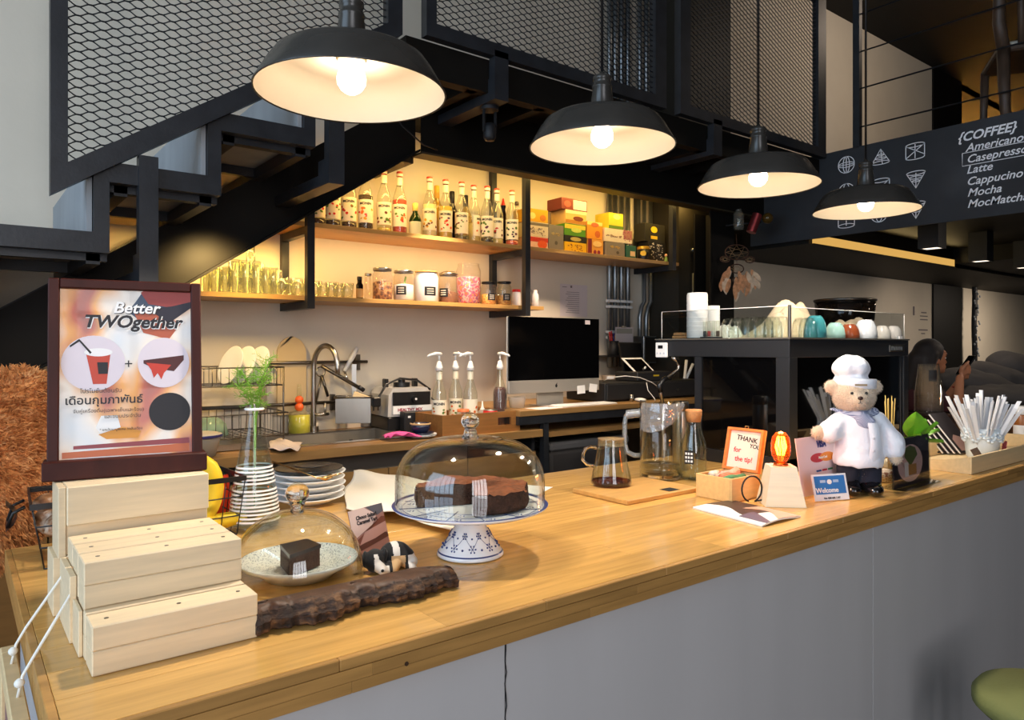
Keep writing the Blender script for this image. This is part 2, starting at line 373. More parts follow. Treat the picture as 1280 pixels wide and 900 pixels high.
def tufts(me, per_face, length, width, seed=1, lean=(0, 0, -.3), keep=1.0):
    """thin three-sided spikes standing on a mesh's faces: plush fur"""
    rs = np.random.RandomState(seed); n = len(me.polygons); ce = np.zeros(n * 3); no = np.zeros(n * 3)
    me.polygons.foreach_get('center', ce); me.polygons.foreach_get('normal', no); ce = ce.reshape(-1, 3); no = no.reshape(-1, 3)
    ar = np.zeros(n); me.polygons.foreach_get('area', ar); d = math.sqrt(ar.mean())
    idx = np.repeat(np.arange(n), per_face); idx = idx[rs.rand(len(idx)) < keep]; k = len(idx)
    base = ce[idx] + (rs.rand(k, 3) - .5) * d; nn = no[idx]; dirn = nn + (rs.rand(k, 3) - .5) * 1.1 + np.array(lean); dirn /= np.linalg.norm(dirn, axis=1)[:, None]
    L_ = length * (.6 + .8 * rs.rand(k, 1)); side = np.cross(dirn, rs.rand(k, 3) - .5); side /= np.linalg.norm(side, axis=1)[:, None] + 1e-9
    a = base + side * width - nn * .003; b = base - side * width - nn * .003; mid = base + dirn * L_ * .6; bend = (rs.rand(k, 3) - .5) * .5 + np.array(lean)
    tip = mid + (dirn + bend) * L_ * .5
    V = np.stack([a, b, mid + side * width * .6, mid - side * width * .6, tip], 1).reshape(-1, 3); i = np.arange(k) * 5
    f4 = np.stack([i, i + 1, i + 3, i + 2], 1).tolist(); f3 = np.stack([i + 2, i + 3, i + 4], 1).tolist()
    m2 = bpy.data.meshes.new('fur'); m2.from_pydata(V.tolist(), [], f4 + f3); m2.update(); return m2
# ================================================================ the room
YW, YS, YM, YB = 3.65, 3.32, 2.63, 3.2      # back wall, shelf front, mesh plane, steel beam
CT, BC = 1.10, 1.12                         # worktop and back counter heights
struct('floor', MB().box(-3.3, 14.2, -3.7, 5.2, -.1, 0), M['floor'])
struct('ceiling', MB().box(-3.3, 4.8, -3.7, 5.2, 4.84, 4.94), mat('ceiling_paint', (120, 118, 116), .8))
struct('ceiling', MB().box(4.8, 14.2, -3.7, 5.2, 4.84, 4.94), M['ceil'])
struct('wall_back', MB().box(-3.2, 9.06, YW, YW + .12, 0, 4.84), M['wall'])
struct('wall_back', MB().box(9.87, 14.1, YW, YW + .12, 0, 2.32), M['wall'])
struct('wall_left', MB().box(-3.3, -3.2, -3.6, -1.1, 0, 4.84).box(-3.3, -3.2, 2.3, 5.2, 0, 4.84).box(-3.3, -3.2, -1.1, 2.3, 0, .8).box(-3.3, -3.2, -1.1, 2.3, 4.4, 4.84), M['wall'])
struct('wall_front', MB().box(-3.2, -2.1, -3.6, -3.5, 0, 4.84).box(.1, 14.1, -3.6, -3.5, 0, 4.84).box(-2.1, .1, -3.6, -3.5, 0, .5).box(-2.1, .1, -3.6, -3.5, 4.1, 4.84), mat('dark_wall_paint', (90, 84, 78), .8))
struct('wall_right', MB().box(14.1, 14.2, -3.6, 5.2, 0, 4.84), M['wallgrey'])
wf = struct('window_1', MB().box(-2.1, .1, -3.49, -3.42, .46, .52).box(-2.1, .1, -3.49, -3.42, 4.08, 4.14), M['steel'])
for i in range(6):
    x = -2.1 + 2.2 * i / 5; put('mullion', MB().box(x - .03, x + .03, -3.45, -3.40, .5, 4.1), M['steel'], wf)
for i in range(1, 6):
    z = .5 + .6 * i; put('glazing_bar', MB().box(-2.1, .1, -3.44, -3.41, z - .025, z + .025), M['steel'], wf)
wf = struct('window_2', MB().box(-3.18, -3.1, -1.1, 2.3, .76, .82).box(-3.18, -3.1, -1.1, 2.3, 4.38, 4.44), M['steel'])
for i in range(7):
    y = -1.1 + 3.4 * i / 6; put('mullion', MB().box(-3.15, -3.1, y - .025, y + .025, .8, 4.4), M['steel'], wf)
# pillar, upstairs hall opening
struct('pillar', MB().box(9.06, 9.87, YW - .02, YW + .15, 0, 4.84), M['steel2'])
a = onY(1275, 85, YW); zt = onY(1197, 84, YW)[2]
struct('wall_back', MB().box(9.87, 14.1, YW, YW + .1, zt, 4.84).box(12.2, 14.1, YW, YW + .1, 2.32, zt), M['steel2'])
hall = mat('warm_hall_paint', (226, 186, 118), .8)
struct('wall_hall', MB().box(9.87, 13.1, 5.0, 5.1, 2.3, 4.84).box(13.0, 13.1, YW + .1, 5.0, 2.3, 4.84).box(9.8, 9.87, YW + .1, 5.0, 2.3, 4.84), hall)
rl = thing('handrail', 'dark sloping handrail in the lit upstairs hall', 'handrail', (11.6, 4.3, 2.9), -.6)
put('rail', MB().tube([(-.5, 0, 1.25), (1.2, 0, .45)], .035, 8), M['steel2'], rl)
for q in (-.3, .4, 1.1): put('baluster', MB().tube([(q, 0, 0), (q, 0, 1.15 - (q + .5) * .47 + .0)], .015, 6), M['steel2'], rl)
# gallery floor over the right side, with the lowered ceiling below it
struct('ceiling', MB().box(4.82, 14.1, -3.5, YW, 2.47, 2.88), M['steel2'])
struct('ceiling', MB().box(4.82, 14.1, 2.76, YW, 2.30, 2.469).box(7.3, 14.1, -3.5, 2.759, 2.33, 2.469), M['steel2'])
cl = thing('cove_face', 'long yellow lit face recessed along the dark lowered ceiling', 'light', (6.05, 2.75, 2.30))
put('diffuser', MB().box(-1.2, 1.24, -.008, 0, .002, .065), emis('cove_glow', (255, 198, 104), .72), cl)  # soffit face lit by the hidden strip, its light put in as emission
put('profile', MB().box(-1.2, 1.24, -.012, 0, .065, .075).box(-1.2, 1.24, -.012, 0, -.004, .002), M['steel2'], cl)
for k, (px, py, lab) in enumerate(((1165, 311, 'black box spotlight nearest the yellow lit face'), (1226, 327, 'black box spotlight second from the menu board'), (1281, 335, 'black box spotlight cut by the right edge of the picture'))):
    x, y, z = onZ(px, py, 2.24); t = thing('ceiling_spotlight', lab, 'light', (x, y, 2.24), 0, 'box spotlights under the gallery')
    hgt = (2.47 if x < 7.3 else 2.33) - 2.24
    put('housing', MB().box(-.066, .066, -.066, -.055, 0, hgt).box(-.066, .066, .055, .066, 0, hgt).box(-.066, -.055, -.055, .055, 0, hgt).box(.055, .066, -.055, .055, 0, hgt), M['black2'], t)
    put('lens', MB().box(-.055, .055, -.055, .055, .004, .012), emis('spot_lens', (255, 236, 214), 2.0), t)
# landing over the bar
struct('floor_landing', MB().box(1.5, 4.79, YM + .04, YW, 2.81, 2.87), M['steel2'])
jt = thing('landing_joists', 'black steel angle joists under the mesh fronted landing', 'joists', (1.5, YM, 2.72))
for i in range(8):
    x = .33 + .41 * i; put('joist', MB().box(x, x + .05, .05, .47, 0, .088), M['steel2'], jt)
put('edge_channel', MB().box(.0, 3.28, .03, .045, 0, .15).box(.0, 3.28, .045, .09, 0, .012), M['steel2'], jt)
bm = thing('steel_beam', 'long black steel beam over the bottle shelf', 'beam', (1.84, 3.1, 2.523))
put('web', MB().box(0, 2.95, 0, .015, .01, .287), M['steel2'], bm)
put('flange', MB().box(0, 2.95, 0, .10, 0, .01), mat('olive_flange', (60, 52, 34), .5), bm)  # bottom flange in olive, the web in black
cm = thing('steel_column', 'black steel column behind the display case under the beam', 'column', (4.35, 3.2, 0))
put('shaft', MB().box(-.135, .14, -.05, -.035, 0, 2.52).box(-.135, .14, .085, .10, 0, 2.52).box(-.01, .01, -.035, .085, 0, 2.52), M['steel2'], cm)
put('base_plate', MB().box(-.2, .2, -.12, .17, 0, .015), M['steel2'], cm)
du = thing('shaft_panel', 'dark olive black service shaft on the back wall beside the conduits', 'shaft', (4.14, YW, 0))
put('shaft', MB().box(0, .62, -.28, 0, 0, 4.8), mat('shaft_paint', (46, 42, 34), .55), du)
put('pipe', MB().tube([(.12, -.30, 2.27), (.61, -.30, 2.27)], .014, 10), M['zinc'], du)
put('drop_pipe', MB().tube([(.13, -.31, 2.1), (.13, -.31, 1.66)], .014, 10).box(.09, .17, -.34, -.28, 1.5, 1.66), M['zinc'], du)
# conduits on the wall behind the tea shelf
for k, (px, lab) in enumerate(((763, 'leftmost'), (770, 'second from the left'), (778, 'third from the left'), (786, 'fourth from the left'), (801, 'fifth from the left'), (809, 'rightmost'))):
    x = onY(px, 300, 3.61)[0]; t = thing('conduit', 'galvanised steel conduit beside the black shaft, %s of six' % lab, 'pipe', (x, 3.62, 0), 0, 'conduits on the back wall')
    put('pipe', MB().tube([(0, 0, 1.42), (0, 0, 2.8)], .017, 12) if k < 4 else MB().tube([(-.0, 0, 1.42), (-.0, 0, 1.78), (.02, 0, 1.86), (.05, 0, 1.9), (.05, 0, 2.8)], .015, 12), M['zinc'], t)
    put('pipe', MB().tube([(0, 0, 2.87), (0, 0, 4.8)], .017, 12), M['zinc'], t)
    if k < 4:
        for z in (1.62, 1.66, 1.84, 1.88): put('clip', MB().box(-.028, .028, -.022, .01, z, z + .018), M['whitep'], t)
bx = thing('switch_box', 'grey metal wall box with conduits entering its top', 'electrical box', onY(805, 432, 3.6), 0)
put('box', MB().box(-.07, .07, -.06, .045, -.13, .07, c=.004), M['zinc'], bx); put('door', MB().box(-.06, .06, -.066, -.06, -.12, .06), M['darksteel'], bx)

# ---------------------------------------------------------------- staircase
st = thing('staircase', 'black steel staircase with grey cement risers climbing over the bar', 'staircase', (0, YM, 0))
for k in range(-7, 3):
    x1 = .398 + .347 * k; zt_ = 1.93 + .23 * k; x0 = x1 - .347
    if zt_ < .1: continue
    put('tread', MB().box(x0 - .015, x1 - .02, .05, 1.0, zt_ - .05, zt_ - .005, c=.003), M['wallgrey'], st)
    put('riser', MB().box(x1 - .062, x1 - .047, .02, 1.0, zt_ - .004, zt_ + .225), M['wallgrey'], st)
    fr = put('tread_frame', MB().box(x0 - .045, x1, 0, .045, zt_ - .067, zt_ - .002).box(x0, x1, .05, .09, zt_ - .09, zt_ - .052).box(x0, x1, .53, .56, zt_ - .09, zt_ - .052).box(x0 + .02, x0 + .06, .05, 1.0, zt_ - .10, zt_ - .055).box(x1 - .06, x1 - .02, .05, 1.0, zt_ - .10, zt_ - .055), M['steel'], st)
    put('upright', MB().box(x1 - .045, x1, 0, .045, zt_ - .002, zt_ + .163), M['steel'], fr)
lo = lambda x: 1.454 + .666 * (x - .2)
put('stringer', MB().prism([(-1.98, 0), (-1.55, 0), (-1.55, lo(-1.55)), (1.86, lo(1.86)), (1.86, 2.8), (1.79, 2.8), (-1.98, lo(-1.98) + .285)], YB - YM, YB - YM + .02, 'y'), M['steel2'], st)
put('stringer_flange', MB().prism([(-1.55, lo(-1.55) - .012), (1.86, lo(1.86) - .012), (1.86, lo(1.86)), (-1.55, lo(-1.55))], YB - YM - .05, YB - YM + .02, 'y'), M['steel2'], st)
put('wall_stringer', MB().prism([(-1.55, lo(-1.55) + .1), (1.5, lo(1.5) + .1), (1.5, lo(1.5) + .3), (-1.55, lo(-1.55) + .3)], .985, 1.01, 'y'), M['steel'], st)
put('cross_flange', MB().box(1.75, 1.86, YB - YM + .02, 1.01, 2.50, 2.56), mat('olive_flange', (60, 52, 34), .5), st)

# ---------------------------------------------------------------- expanded-metal screens
def mesh_rows(x0, x1, zb, zt, pitch=.069, row=.0284, r=.0021):
    mb = MB(); zmin = min(zb(x0), zb(x1)); zmax = max(zt(x0), zt(x1)); k = 0; z = math.floor(zmin / row * 2) * row / 2; NS = 8
    V = []; FA = []
    z = math.floor(zmin / row) * row; i = 0
    while z < zmax:
        xs = np.arange(x0, x1 + 1e-6, pitch / NS); ph = math.pi * (i % 2)
        zz = z + row * .25 * np.cos(2 * np.pi * xs / pitch + ph) * 1.12; seg = []
        for x, q in zip(xs, zz):
            if zb(x) < q < zt(x): seg.append((x, q))
            else:
                if len(seg) > 1: strands.append(seg) if False else mb_seg(V, FA, seg, r)
                seg = []
        if len(seg) > 1: mb_seg(V, FA, seg, r)
        z += row / 2; i += 1
    mb.v = V; mb.f = FA; mb.m = [0] * len(FA); mb.s = [False] * len(FA); return mb
def mb_seg(V, FA, seg, r):
    b = len(V)
    for x, z in seg: V += [(x, -r * 1.2, z - r * .2), (x, .0, z + r), (x, r * 1.2, z - r)]
    for i in range(len(seg) - 1):
        a = b + 3 * i; c = a + 3; FA += [(a, a + 1, c + 1, c), (a + 1, a + 2, c + 2, c + 1), (a + 2, a, c, c + 2)]
def screen(name, label, x0, x1, zb, zt, wl=.05, wr=.05, hb=.06):
    t = thing(name, label, 'mesh screen', (x0, YM, zb(x0)), 0, 'mesh screens of the stair and landing'); zo = zb(x0)
    P = lambda x, z: (x - x0, z - zo)
    put('frame_stile', MB().prism([P(x0, zb(x0)), P(x0 + wl, zb(x0 + wl)), P(x0 + wl, zt(x0 + wl)), P(x0, zt(x0))], -.022, .022), M['steel'], t)
    put('frame_stile', MB().prism([P(x1 - wr, zb(x1 - wr)), P(x1, zb(x1)), P(x1, zt(x1)), P(x1 - wr, zt(x1 - wr))], -.022, .022), M['steel'], t)
    put('frame_rail', MB().prism([P(x0 + wl, zb(x0 + wl)), P(x1 - wr, zb(x1 - wr)), P(x1 - wr, zb(x1 - wr) + hb), P(x0 + wl, zb(x0 + wl) + hb)], -.022, .022), M['steel'], t)
    put('frame_rail', MB().prism([P(x0 + wl, zt(x0 + wl) - hb), P(x1 - wr, zt(x1 - wr) - hb), P(x1 - wr, zt(x1 - wr)), P(x0 + wl, zt(x0 + wl))], -.022, .022), M['steel'], t)
    mb = mesh_rows(x0 + wl * .6, x1 - wr * .6, lambda x: zb(x) + hb * .7, lambda x: min(zt(x), 4.02) - hb * .5)
    mb.v = [(x - x0, y, z - zo) for x, y, z in mb.v]
    put('expanded_mesh', mb, M['steel'], t, kind='stuff'); return t
sl = lambda x: 2.029 + .666 * (x - .235)
screen('mesh_screen', 'sloping black expanded mesh screen above the stair steps', .235, 1.456, sl, lambda x: sl(x) + 1.15, .046, .066, .075)
screen('mesh_screen', 'level black expanded mesh screen behind the second pendant lamp', 1.57, 3.10, lambda x: 2.872, lambda x: 4.0, .05, .09)
screen('mesh_screen', 'level black expanded mesh screen nearest the menu board', 3.22, 4.78, lambda x: 2.872, lambda x: 4.0, .09, .10)
for (xa, xb, z0, z1, lab) in ((.480, .538, 1.77, 2.16, 'black L bracket hanging behind the framed drink poster'), (1.136, 1.20, 2.19, 2.60, 'black L bracket hanging below the largest pendant lamp'),
                              (1.926, 2.003, 2.68, 2.87, 'black L bracket holding the small round spotlight'), (3.52, 3.60, 2.69, 2.87, 'short black L bracket beside the third pendant lamp')):
    t = thing('screen_bracket', lab, 'bracket', (xa, YM, z0), 0, 'brackets of the mesh screens')
    put('post', MB().box(0, xb - xa, -.022, .022, 0, z1 - z0 + .03), M['steel'], t); put('arm', MB().box(0, xb - xa, .022, .56 if z0 < 2.6 else .46, 0, .045), M['steel'], t)
    put('gusset', MB().box(.0, .004, .022, .08, .045, .10), M['steel'], t)
sp = thing('spot_lamp', 'small black swivel spotlight under the landing bracket', 'light', onY(612, 125, 2.72))
put('canopy', MB().cyl((0, 0, 0), .042, -.05, -.005, 20), M['black2'], sp)
put('yoke', MB().box(-.036, -.030, -.008, .008, -.15, -.05).box(.030, .036, -.008, .008, -.15, -.05), M['black2'], sp)
put('lamp_head', MB().lathe([(0, -.19), (.022, -.19), (.03, -.175), (.03, -.13), (.02, -.11), (0, -.108)], 18), M['black2'], sp)
dc = thing('loose_cable', 'thin black cable drooping under the stair landing', 'cable', (1.6, 3.05, 2.6))
put('cable', MB().tube([(0, 0, .26), (.02, 0, .12), (.10, 0, .02), (.22, 0, -.05), (.30, 0, -.06)], .004, 5), M['black2'], dc)

# ---------------------------------------------------------------- menu board and gallery rail
XB = 4.79
mbd = thing('menu_board', 'long black chalkboard menu headed {COFFEE} with white drawings', 'menu board', (XB, 3.215, 2.325), -math.pi / 2)
# local x runs towards the street, y = into the board
put('panel', MB().box(0, 5.2, 0, .02, 0, .58), ramp_mat('chalkboard', [(.3, (33, 35, 38)), (.55, (44, 46, 50)), (.8, (64, 66, 70))], scale=2.2, rough=.7, detail=8), mbd)
chalk = mat('chalk_white', (250, 250, 252), .9)
def bp(px, py):
    x, y, z = onX(px, py, XB); return (3.215 - y, z - 2.325)
def bt(s, px, py, size, **k):
    u, v = bp(px, py); text(s, size, chalk, mbd, (u, -.001, v), align='LEFT', shear=.28, **k)
bt('{COFFEE}', 1197, 178, .073, bold=.0018, space=1.0)
for s_, px, py in (('Americano', 1207, 190), ('Casepresso', 1208, 204), ('Latte', 1208, 217.5), ('Cappucino', 1208, 232), ('Mocha', 1209, 246), ('MocMatcha', 1209, 260)):
    bt(s_, px, py, .066, bold=.0009, space=1.0)
def chalk_line(pts, w=.0035, parent=mbd, name='chalk_drawing'):
    mb = MB()
    for seg in pts: mb.tube([(u, -.001, v) for u, v in seg], w, 4, smooth=False)
    put(name, mb, chalk, parent)
u0, v0 = bp(1203, 192); u1, v1 = bp(1203, 208)
chalk_line([[(u0, v0), (u0 + .50, v0), (u0 + .50, v1), (u0, v1), (u0, v0)]], .0025)
def ell(cx_, cz_, rx, rz, a0=0, a1=360, n=20): return [(cx_ + rx * math.cos(math.radians(a0 + (a1 - a0) * i / n)), cz_ + rz * math.sin(math.radians(a0 + (a1 - a0) * i / n))) for i in range(n + 1)]
for (px, py, kd) in ((1058, 206, 'globe'), (1101, 197, 'cone'), (1144, 189, 'drum'), (1058, 240, 'dome'), (1101, 231, 'open'), (1145, 224, 'funnel'), (1058, 274, 'jar'), (1099, 268, 'bowl'), (1145, 262, 'funnel2')):
    u, v = bp(px, py); r = .056
    if kd == 'globe': S_ = [ell(u, v, r, r), ell(u, v, r * .4, r), ell(u, v, r, r * .3), [(u - r, v), (u + r, v)], [(u, v - r), (u, v + r)]]
    elif kd == 'cone': S_ = [[(u - r, v - r * .6), (u, v + r), (u + r, v - r * .6)], ell(u, v - r * .6, r, r * .2), ell(u, v - .1 * r, r * .6, r * .12), ell(u, v + .3 * r, r * .35, r * .1), [(u, v + r), (u + .2 * r, v - .8 * r)]]
    elif kd == 'drum': S_ = [ell(u, v + r * .7, r, r * .22), [(u - r, v + r * .7), (u + r, v - r * .5)], ell(u, v - r * .7, r, r * .22, 180, 380), [(u - r, v - r * .7), (u - r, v + r * .7)], [(u + r, v - r * .6), (u + r, v + r * .7)], [(u - r, v - .7 * r), (u + r, v + .7 * r)], [(u, v - r * .8), (u, v + .8 * r)]]
    elif kd == 'dome': S_ = [ell(u, v, r, r, 0, 180), ell(u, v, r, r * .25), ell(u, v, r * .4, r, 0, 180)]
    elif kd == 'open': S_ = [ell(u, v + r * .5, r, r * .22), [(u - r, v + .5 * r), (u - r, v - r)], [(u + r, v + .5 * r), (u + r, v - r)], [(u - r, v - r), (u + r, v + .5 * r)]]
    elif kd == 'jar': S_ = [[(u - r, v + r), (u - r, v - r * .8)], [(u + r, v + r), (u + r, v - r * .8)], ell(u, v - r * .8, r, r * .25), [(u, v + r), (u, v - .8 * r)]]
    elif kd == 'bowl': S_ = [ell(u, v + r * .2, r, r * 1.1, 180, 360), ell(u, v + r * .2, r, r * .25), ell(u, v + r * .2, r * .4, r * 1.05, 180, 360)]
    else: S_ = [ell(u, v + r * .7, r, r * .22), [(u - r, v + .7 * r), (u, v - r), (u + r, v + .7 * r)], [(u, v + .7 * r), (u, v - r)], ell(u, v + .2 * r, r * .7, r * .15), ell(u, v - .2 * r, r * .4, r * .1)]
    chalk_line(S_, .0032)
rp = thing('gallery_rail', 'black post with four thin cables guarding the gallery edge', 'railing', (XB + .02, 2.405, 2.9))
put('post', MB().box(-.02, .02, -.022, .022, 0, 1.3), M['steel'], rp)
for z in (3.038, 3.296, 3.543, 3.795): put('cable', MB().tube([(0, 0, z - 2.9), (0, -4.5, z - 2.9)], .0055, 6), M['steel'], rp)
put('post', MB().box(-.02, .02, -4.52, -4.48, 0, 1.3), M['steel'], rp)
# ---------------------------------------------------------------- gallery chair
oldwood = mat('old_dark_wood', (74, 58, 46), .5, var=.25, vscale=6, stretch=(6, 6, 1))
def gallery_chair(label, loc, rz):
    t = thing('gallery_chair', label, 'chair', loc, rz, 'chairs at the gallery rail')
    for s_ in (-1, 1):
        put('leg', MB().tube([(s_ * .20, -.30, 0), (s_ * .195, -.24, .22), (s_ * .19, -.20, .45)], [.026, .032, .036], 8), oldwood, t)
        put('leg', MB().tube([(s_ * .21, .24, 0), (s_ * .20, .22, .45)], [.018, .026], 8), oldwood, t)
        put('back_post', MB().tube([(s_ * .19, -.20, .45), (s_ * .215, -.21, .6), (s_ * .225, -.27, .8), (s_ * .19, -.33, 1.0)], [.036, .034, .030, .026], 8), oldwood, t)
    put('seat', MB().box(-.22, .22, -.20, .25, .43, .47, c=.01), oldwood, t)
    put('seat_cushion', MB().box(-.20, .20, -.17, .23, .47, .50, c=.012), mat('cream_cushion', (214, 206, 188), .8), t)
    for q in (-.1, 0, .1): put('back_slat', MB().tube([(q, -.205, .46), (q * 1.1, -.235, .7), (q * .9, -.31, .95)], .020, 6), oldwood, t)
    put('top_rail', MB().tube([(-.2, -.33, .98), (0, -.345, 1.03), (.2, -.33, .98)], .028, 8), oldwood, t)
p = onZ(1252, 150, 2.88) if False else (5.22, 1.62, 2.88)
gallery_chair('dark wooden chair seen through the gallery cables', (5.18, 1.52, 2.88), math.radians(-60))
# ================================================================ front counter
wt = thing('worktop', 'long oiled butcher block worktop of glued staves on the service counter', 'worktop', (.092, .991, CT - .055))
LW = 4.31; rows = 10; rw = (1.009 - .012) / rows; R.seed(4)
for j in range(rows):
    x = .012; y = .012 + j * rw; off = R.random() * .8
    while x < LW - .01:
        L_ = (R.uniform(.7, 1.3) if x > .02 else .35 + off); x2 = min(x + L_, LW)
        if LW - x2 < .25: x2 = LW
        put('stave', MB().box(x + .0002, x2 - .0002, y + .0002, y + rw - .0002, .001, .055, c=.0007), M['wood'], wt); x = x2
for (z0, z1) in ((0, .018), (.018, .037), (.037, .055)):          # laminated front edge
    x = 0
    while x < LW:
        x2 = min(x + R.uniform(.25, .7), LW)
        if LW - x2 < .15: x2 = LW
        put('edge_stave', MB().box(x + .0002, x2 - .0002, 0, .0118, z0 + .0002, z1 - (.0002 if z1 < .05 else 0), c=.0015 if z1 > .05 else .0005), M['wood2'], wt); x = x2
for (z0, z1) in ((0, .027), (.027, .055)):
    put('edge_stave', MB().box(0, .0118, .0125, 1.008, z0 + .0002, z1 - .0002, c=.001), M['wood2'], wt)
put('screw_hole', MB().cyl((0, 0, 0), .0035, 0, .001, 12, T=Matrix.Translation((onY(508, 832, .991)[0] - .092, -.0003, .02)) @ Matrix.Rotation(math.pi / 2, 4, 'X')), mat('dark_hole', (60, 38, 18), .8), wt)
cb = thing('service_counter', 'pale grey panelled counter base under the butcher block worktop', 'counter', (.12, 1.015, 0))
xs = [0, onY(632, 850, 1.015)[0] - .12, 2.0, 3.3, 4.26]
for a, b in zip(xs, xs[1:]): put('front_panel', MB().box(a + .0015, b - .0015, 0, .015, .06, 1.0445, c=.001), M['panel'], cb)
put('side_panel', MB().box(0, .015, .016, .96, .06, 1.0445), M['panel'], cb)
put('back_panel', MB().box(0.02, 4.26, .945, .96, .06, 1.0445), M['black2'], cb)
put('plinth', MB().box(.03, 4.24, .03, .93, 0, .06), M['black2'], cb)
ck = thing('panel_crack', 'ragged dark crack running down the seam of the pale counter panels', 'crack', onY(632, 812, 1.0145)) if False else None
R.seed(9); pts = [(xs[1] + R.uniform(-.0025, .0025), -.0006, 1.044 - i * .02) for i in range(46)]
put('seam_crack', MB().tube(pts, [.0009 + .0009 * R.random() for _ in pts], 4), M['black2'], cb)
# picture hung on the counter's left end by two white strings
pf = thing('hanging_frame', 'wooden picture frame hung by strings on the counter end', 'picture frame', (.062, 1.33, .78), 0)
put('frame', MB().box(0, .022, -.17, -.14, 0, .27, c=.002).box(0, .022, .14, .17, 0, .27, c=.002).box(0, .022, -.14, .14, .24, .27, c=.002).box(0, .022, -.14, .14, 0, .03, c=.002), M['ply'], pf)
put('picture', MB().box(.006, .010, -.14, .14, .03, .24), ramp_mat('blurred_print', [(.2, (60, 70, 130)), (.5, (150, 110, 90)), (.8, (215, 205, 200))], scale=9), pf)
for (yy, px, py, pz) in ((.08, 92, 716, 0), (-.06, 98, 738, 0)):
    a_ = Vector((.185, 1.42 if yy > 0 else 1.33, 1.235)) - Vector((.062, 1.33, .78))
    put('string', MB().tube([(.012, yy, .27), (.018, yy, .30), (.032, yy, .325), tuple(a_)], .0022, 6), mat('white_string', (238, 236, 228), .8), pf)
    put('knot', MB().ball((.014, yy, .29), .007, 8, 6), MATS['white_string'], pf)
# ================================================================ pendant lamps
shade_out = mat('black_enamel', (54, 51, 47), .27, var=.15, vscale=10); shade_in = mat('white_enamel', (246, 236, 214), .45)
def pendant(x, lab, z_):
    t = thing('pendant_lamp', lab, 'lamp', (x, 1.4, z_), 0, 'pendant lamps over the counter')
    out = [(.1965, -.001), (.197, .001), (.186, .022), (.171, .048), (.156, .069), (.142, .078), (.11, .085), (.036, .090)]
    put('shade', MB().lathe(out, 56), shade_out, t)
    inn = [(.1955, 0), (.184, .021), (.168, .047), (.152, .066), (.125, .070), (.03, .073), (0, .073)]
    put('shade_lining', MB().lathe(inn[::-1], 56), shade_in, t)
    put('rim', MB().lathe([(.1948, -.001), (.1978, -.0025), (.1985, .0015), (.196, .003)], 56), shade_out, t)
    put('neck', MB().lathe([(.0365, .088), (.0345, .094), (.026, .158), (.0275, .160), (.0275, .166), (.0245, .168), (.024, .180), (.026, .182), (.026, .190), (.021, .194), (.010, .196), (.006, .205), (0, .205)], 28), shade_out, t)
    put('cord', MB().tube([(0, 0, .2), (0, 0, 2.70)], .0042, 8), M['black'], t)
    put('lamp_holder', MB().lathe([(.0, .072), (.032, .072), (.028, .066), (.016, .064), (0, .064)][::-1], 20), mat('cream_plastic', (226, 216, 190), .5), t)
    put('bulb', MB().lathe([(.0, -.001), (.012, .001), (.022, .008), (.029, .020), (.030, .032), (.027, .044), (.019, .056), (.014, .064), (0, .064)], 24), emis('bulb_glow', (255, 232, 206), 27), t)
    l = bpy.data.lights.new('bulb_light', 'SPOT'); l.energy = 33; l.color = (1, .87, .72); l.spot_size = math.radians(158); l.spot_blend = .12; l.shadow_soft_size = .03
    lo_ = link(bpy.data.objects.new('bulb_light', l)); lo_.parent = t; lo_.location = (0, 0, -.004)
    return t
for x, lab, z_ in ((.66, 'largest black pendant lamp, nearest, in front of the stairs', 2.092), (1.397, 'black pendant lamp hanging over the syrup bottles, second from the left', 2.105),
               (2.13, 'black pendant lamp, third from the left', 2.10), (2.867, 'smallest black pendant lamp, in front of the menu board', 2.101)): pendant(x, lab, z_)
# ================================================================ back counter, sink and desk
bw = thing('back_worktop', 'wooden back worktop holding the steel sink', 'worktop', (0, 2.95, BC - .04))
SX0, SX1, SY0, SY1 = 1.02, 1.80, 3.09, 3.52
for (a, b, c_, d) in ((-.2, 2.50, 0, SY0 - 2.95), (-.2, 2.50, SY1 - 2.95, .698), (-.2, SX0, SY0 - 2.95, SY1 - 2.95), (SX1, 2.50, SY0 - 2.95, SY1 - 2.95)):
    put('slab', MB().box(a, b, c_ + .0003, d - .0003, 0, .04, c=.0015), M['backwood'], bw)
bk = thing('back_cabinet', 'low wooden cabinet with dark recess under the sink worktop', 'cabinet', (0, 2.99, 0))
put('carcass', MB().box(-.2, 2.49, .02, .64, .06, .84), M['black2'], bk)
put('side', MB().box(2.47, 2.49, .02, .64, .841, 1.075), M['black2'], bk); put('side', MB().box(-.2, -.18, .02, .64, .841, 1.075), M['black2'], bk)
for i in range(6):
    x0 = -.18 + i * .4445; put('door', MB().box(x0, x0 + .440, 0, .018, .06, 1.0, c=.002), M['backwood'], bk)
sk = thing('sink', 'rectangular brushed steel sink sunk into the back worktop', 'sink', (SX0, SY0, BC))
W_, D_ = SX1 - SX0, SY1 - SY0
put('rim', MB().box(-.02, W_ + .02, -.02, .012, .0005, .006).box(-.02, W_ + .02, D_ - .012, D_ + .02, .0005, .006).box(-.02, .012, .012, D_ - .012, .0005, .006).box(W_ - .012, W_ + .02, .012, D_ - .012, .0005, .006), M['chrome'], sk)
put('basin', MB().box(.004, .010, .004, D_ - .004, -.19, .0).box(W_ - .010, W_ - .004, .004, D_ - .004, -.19, 0).box(.01, W_ - .01, .004, .010, -.19, 0).box(.01, W_ - .01, D_ - .010, D_ - .004, -.19, 0).box(.004, W_ - .004, .004, D_ - .004, -.196, -.19), mat('basin_steel', (134, 126, 114), .45, .35), sk)
put('drain', MB().cyl((W_ * .5, D_ * .5, 0), .04, -.19, -.186, 20), M['chrome'], sk)
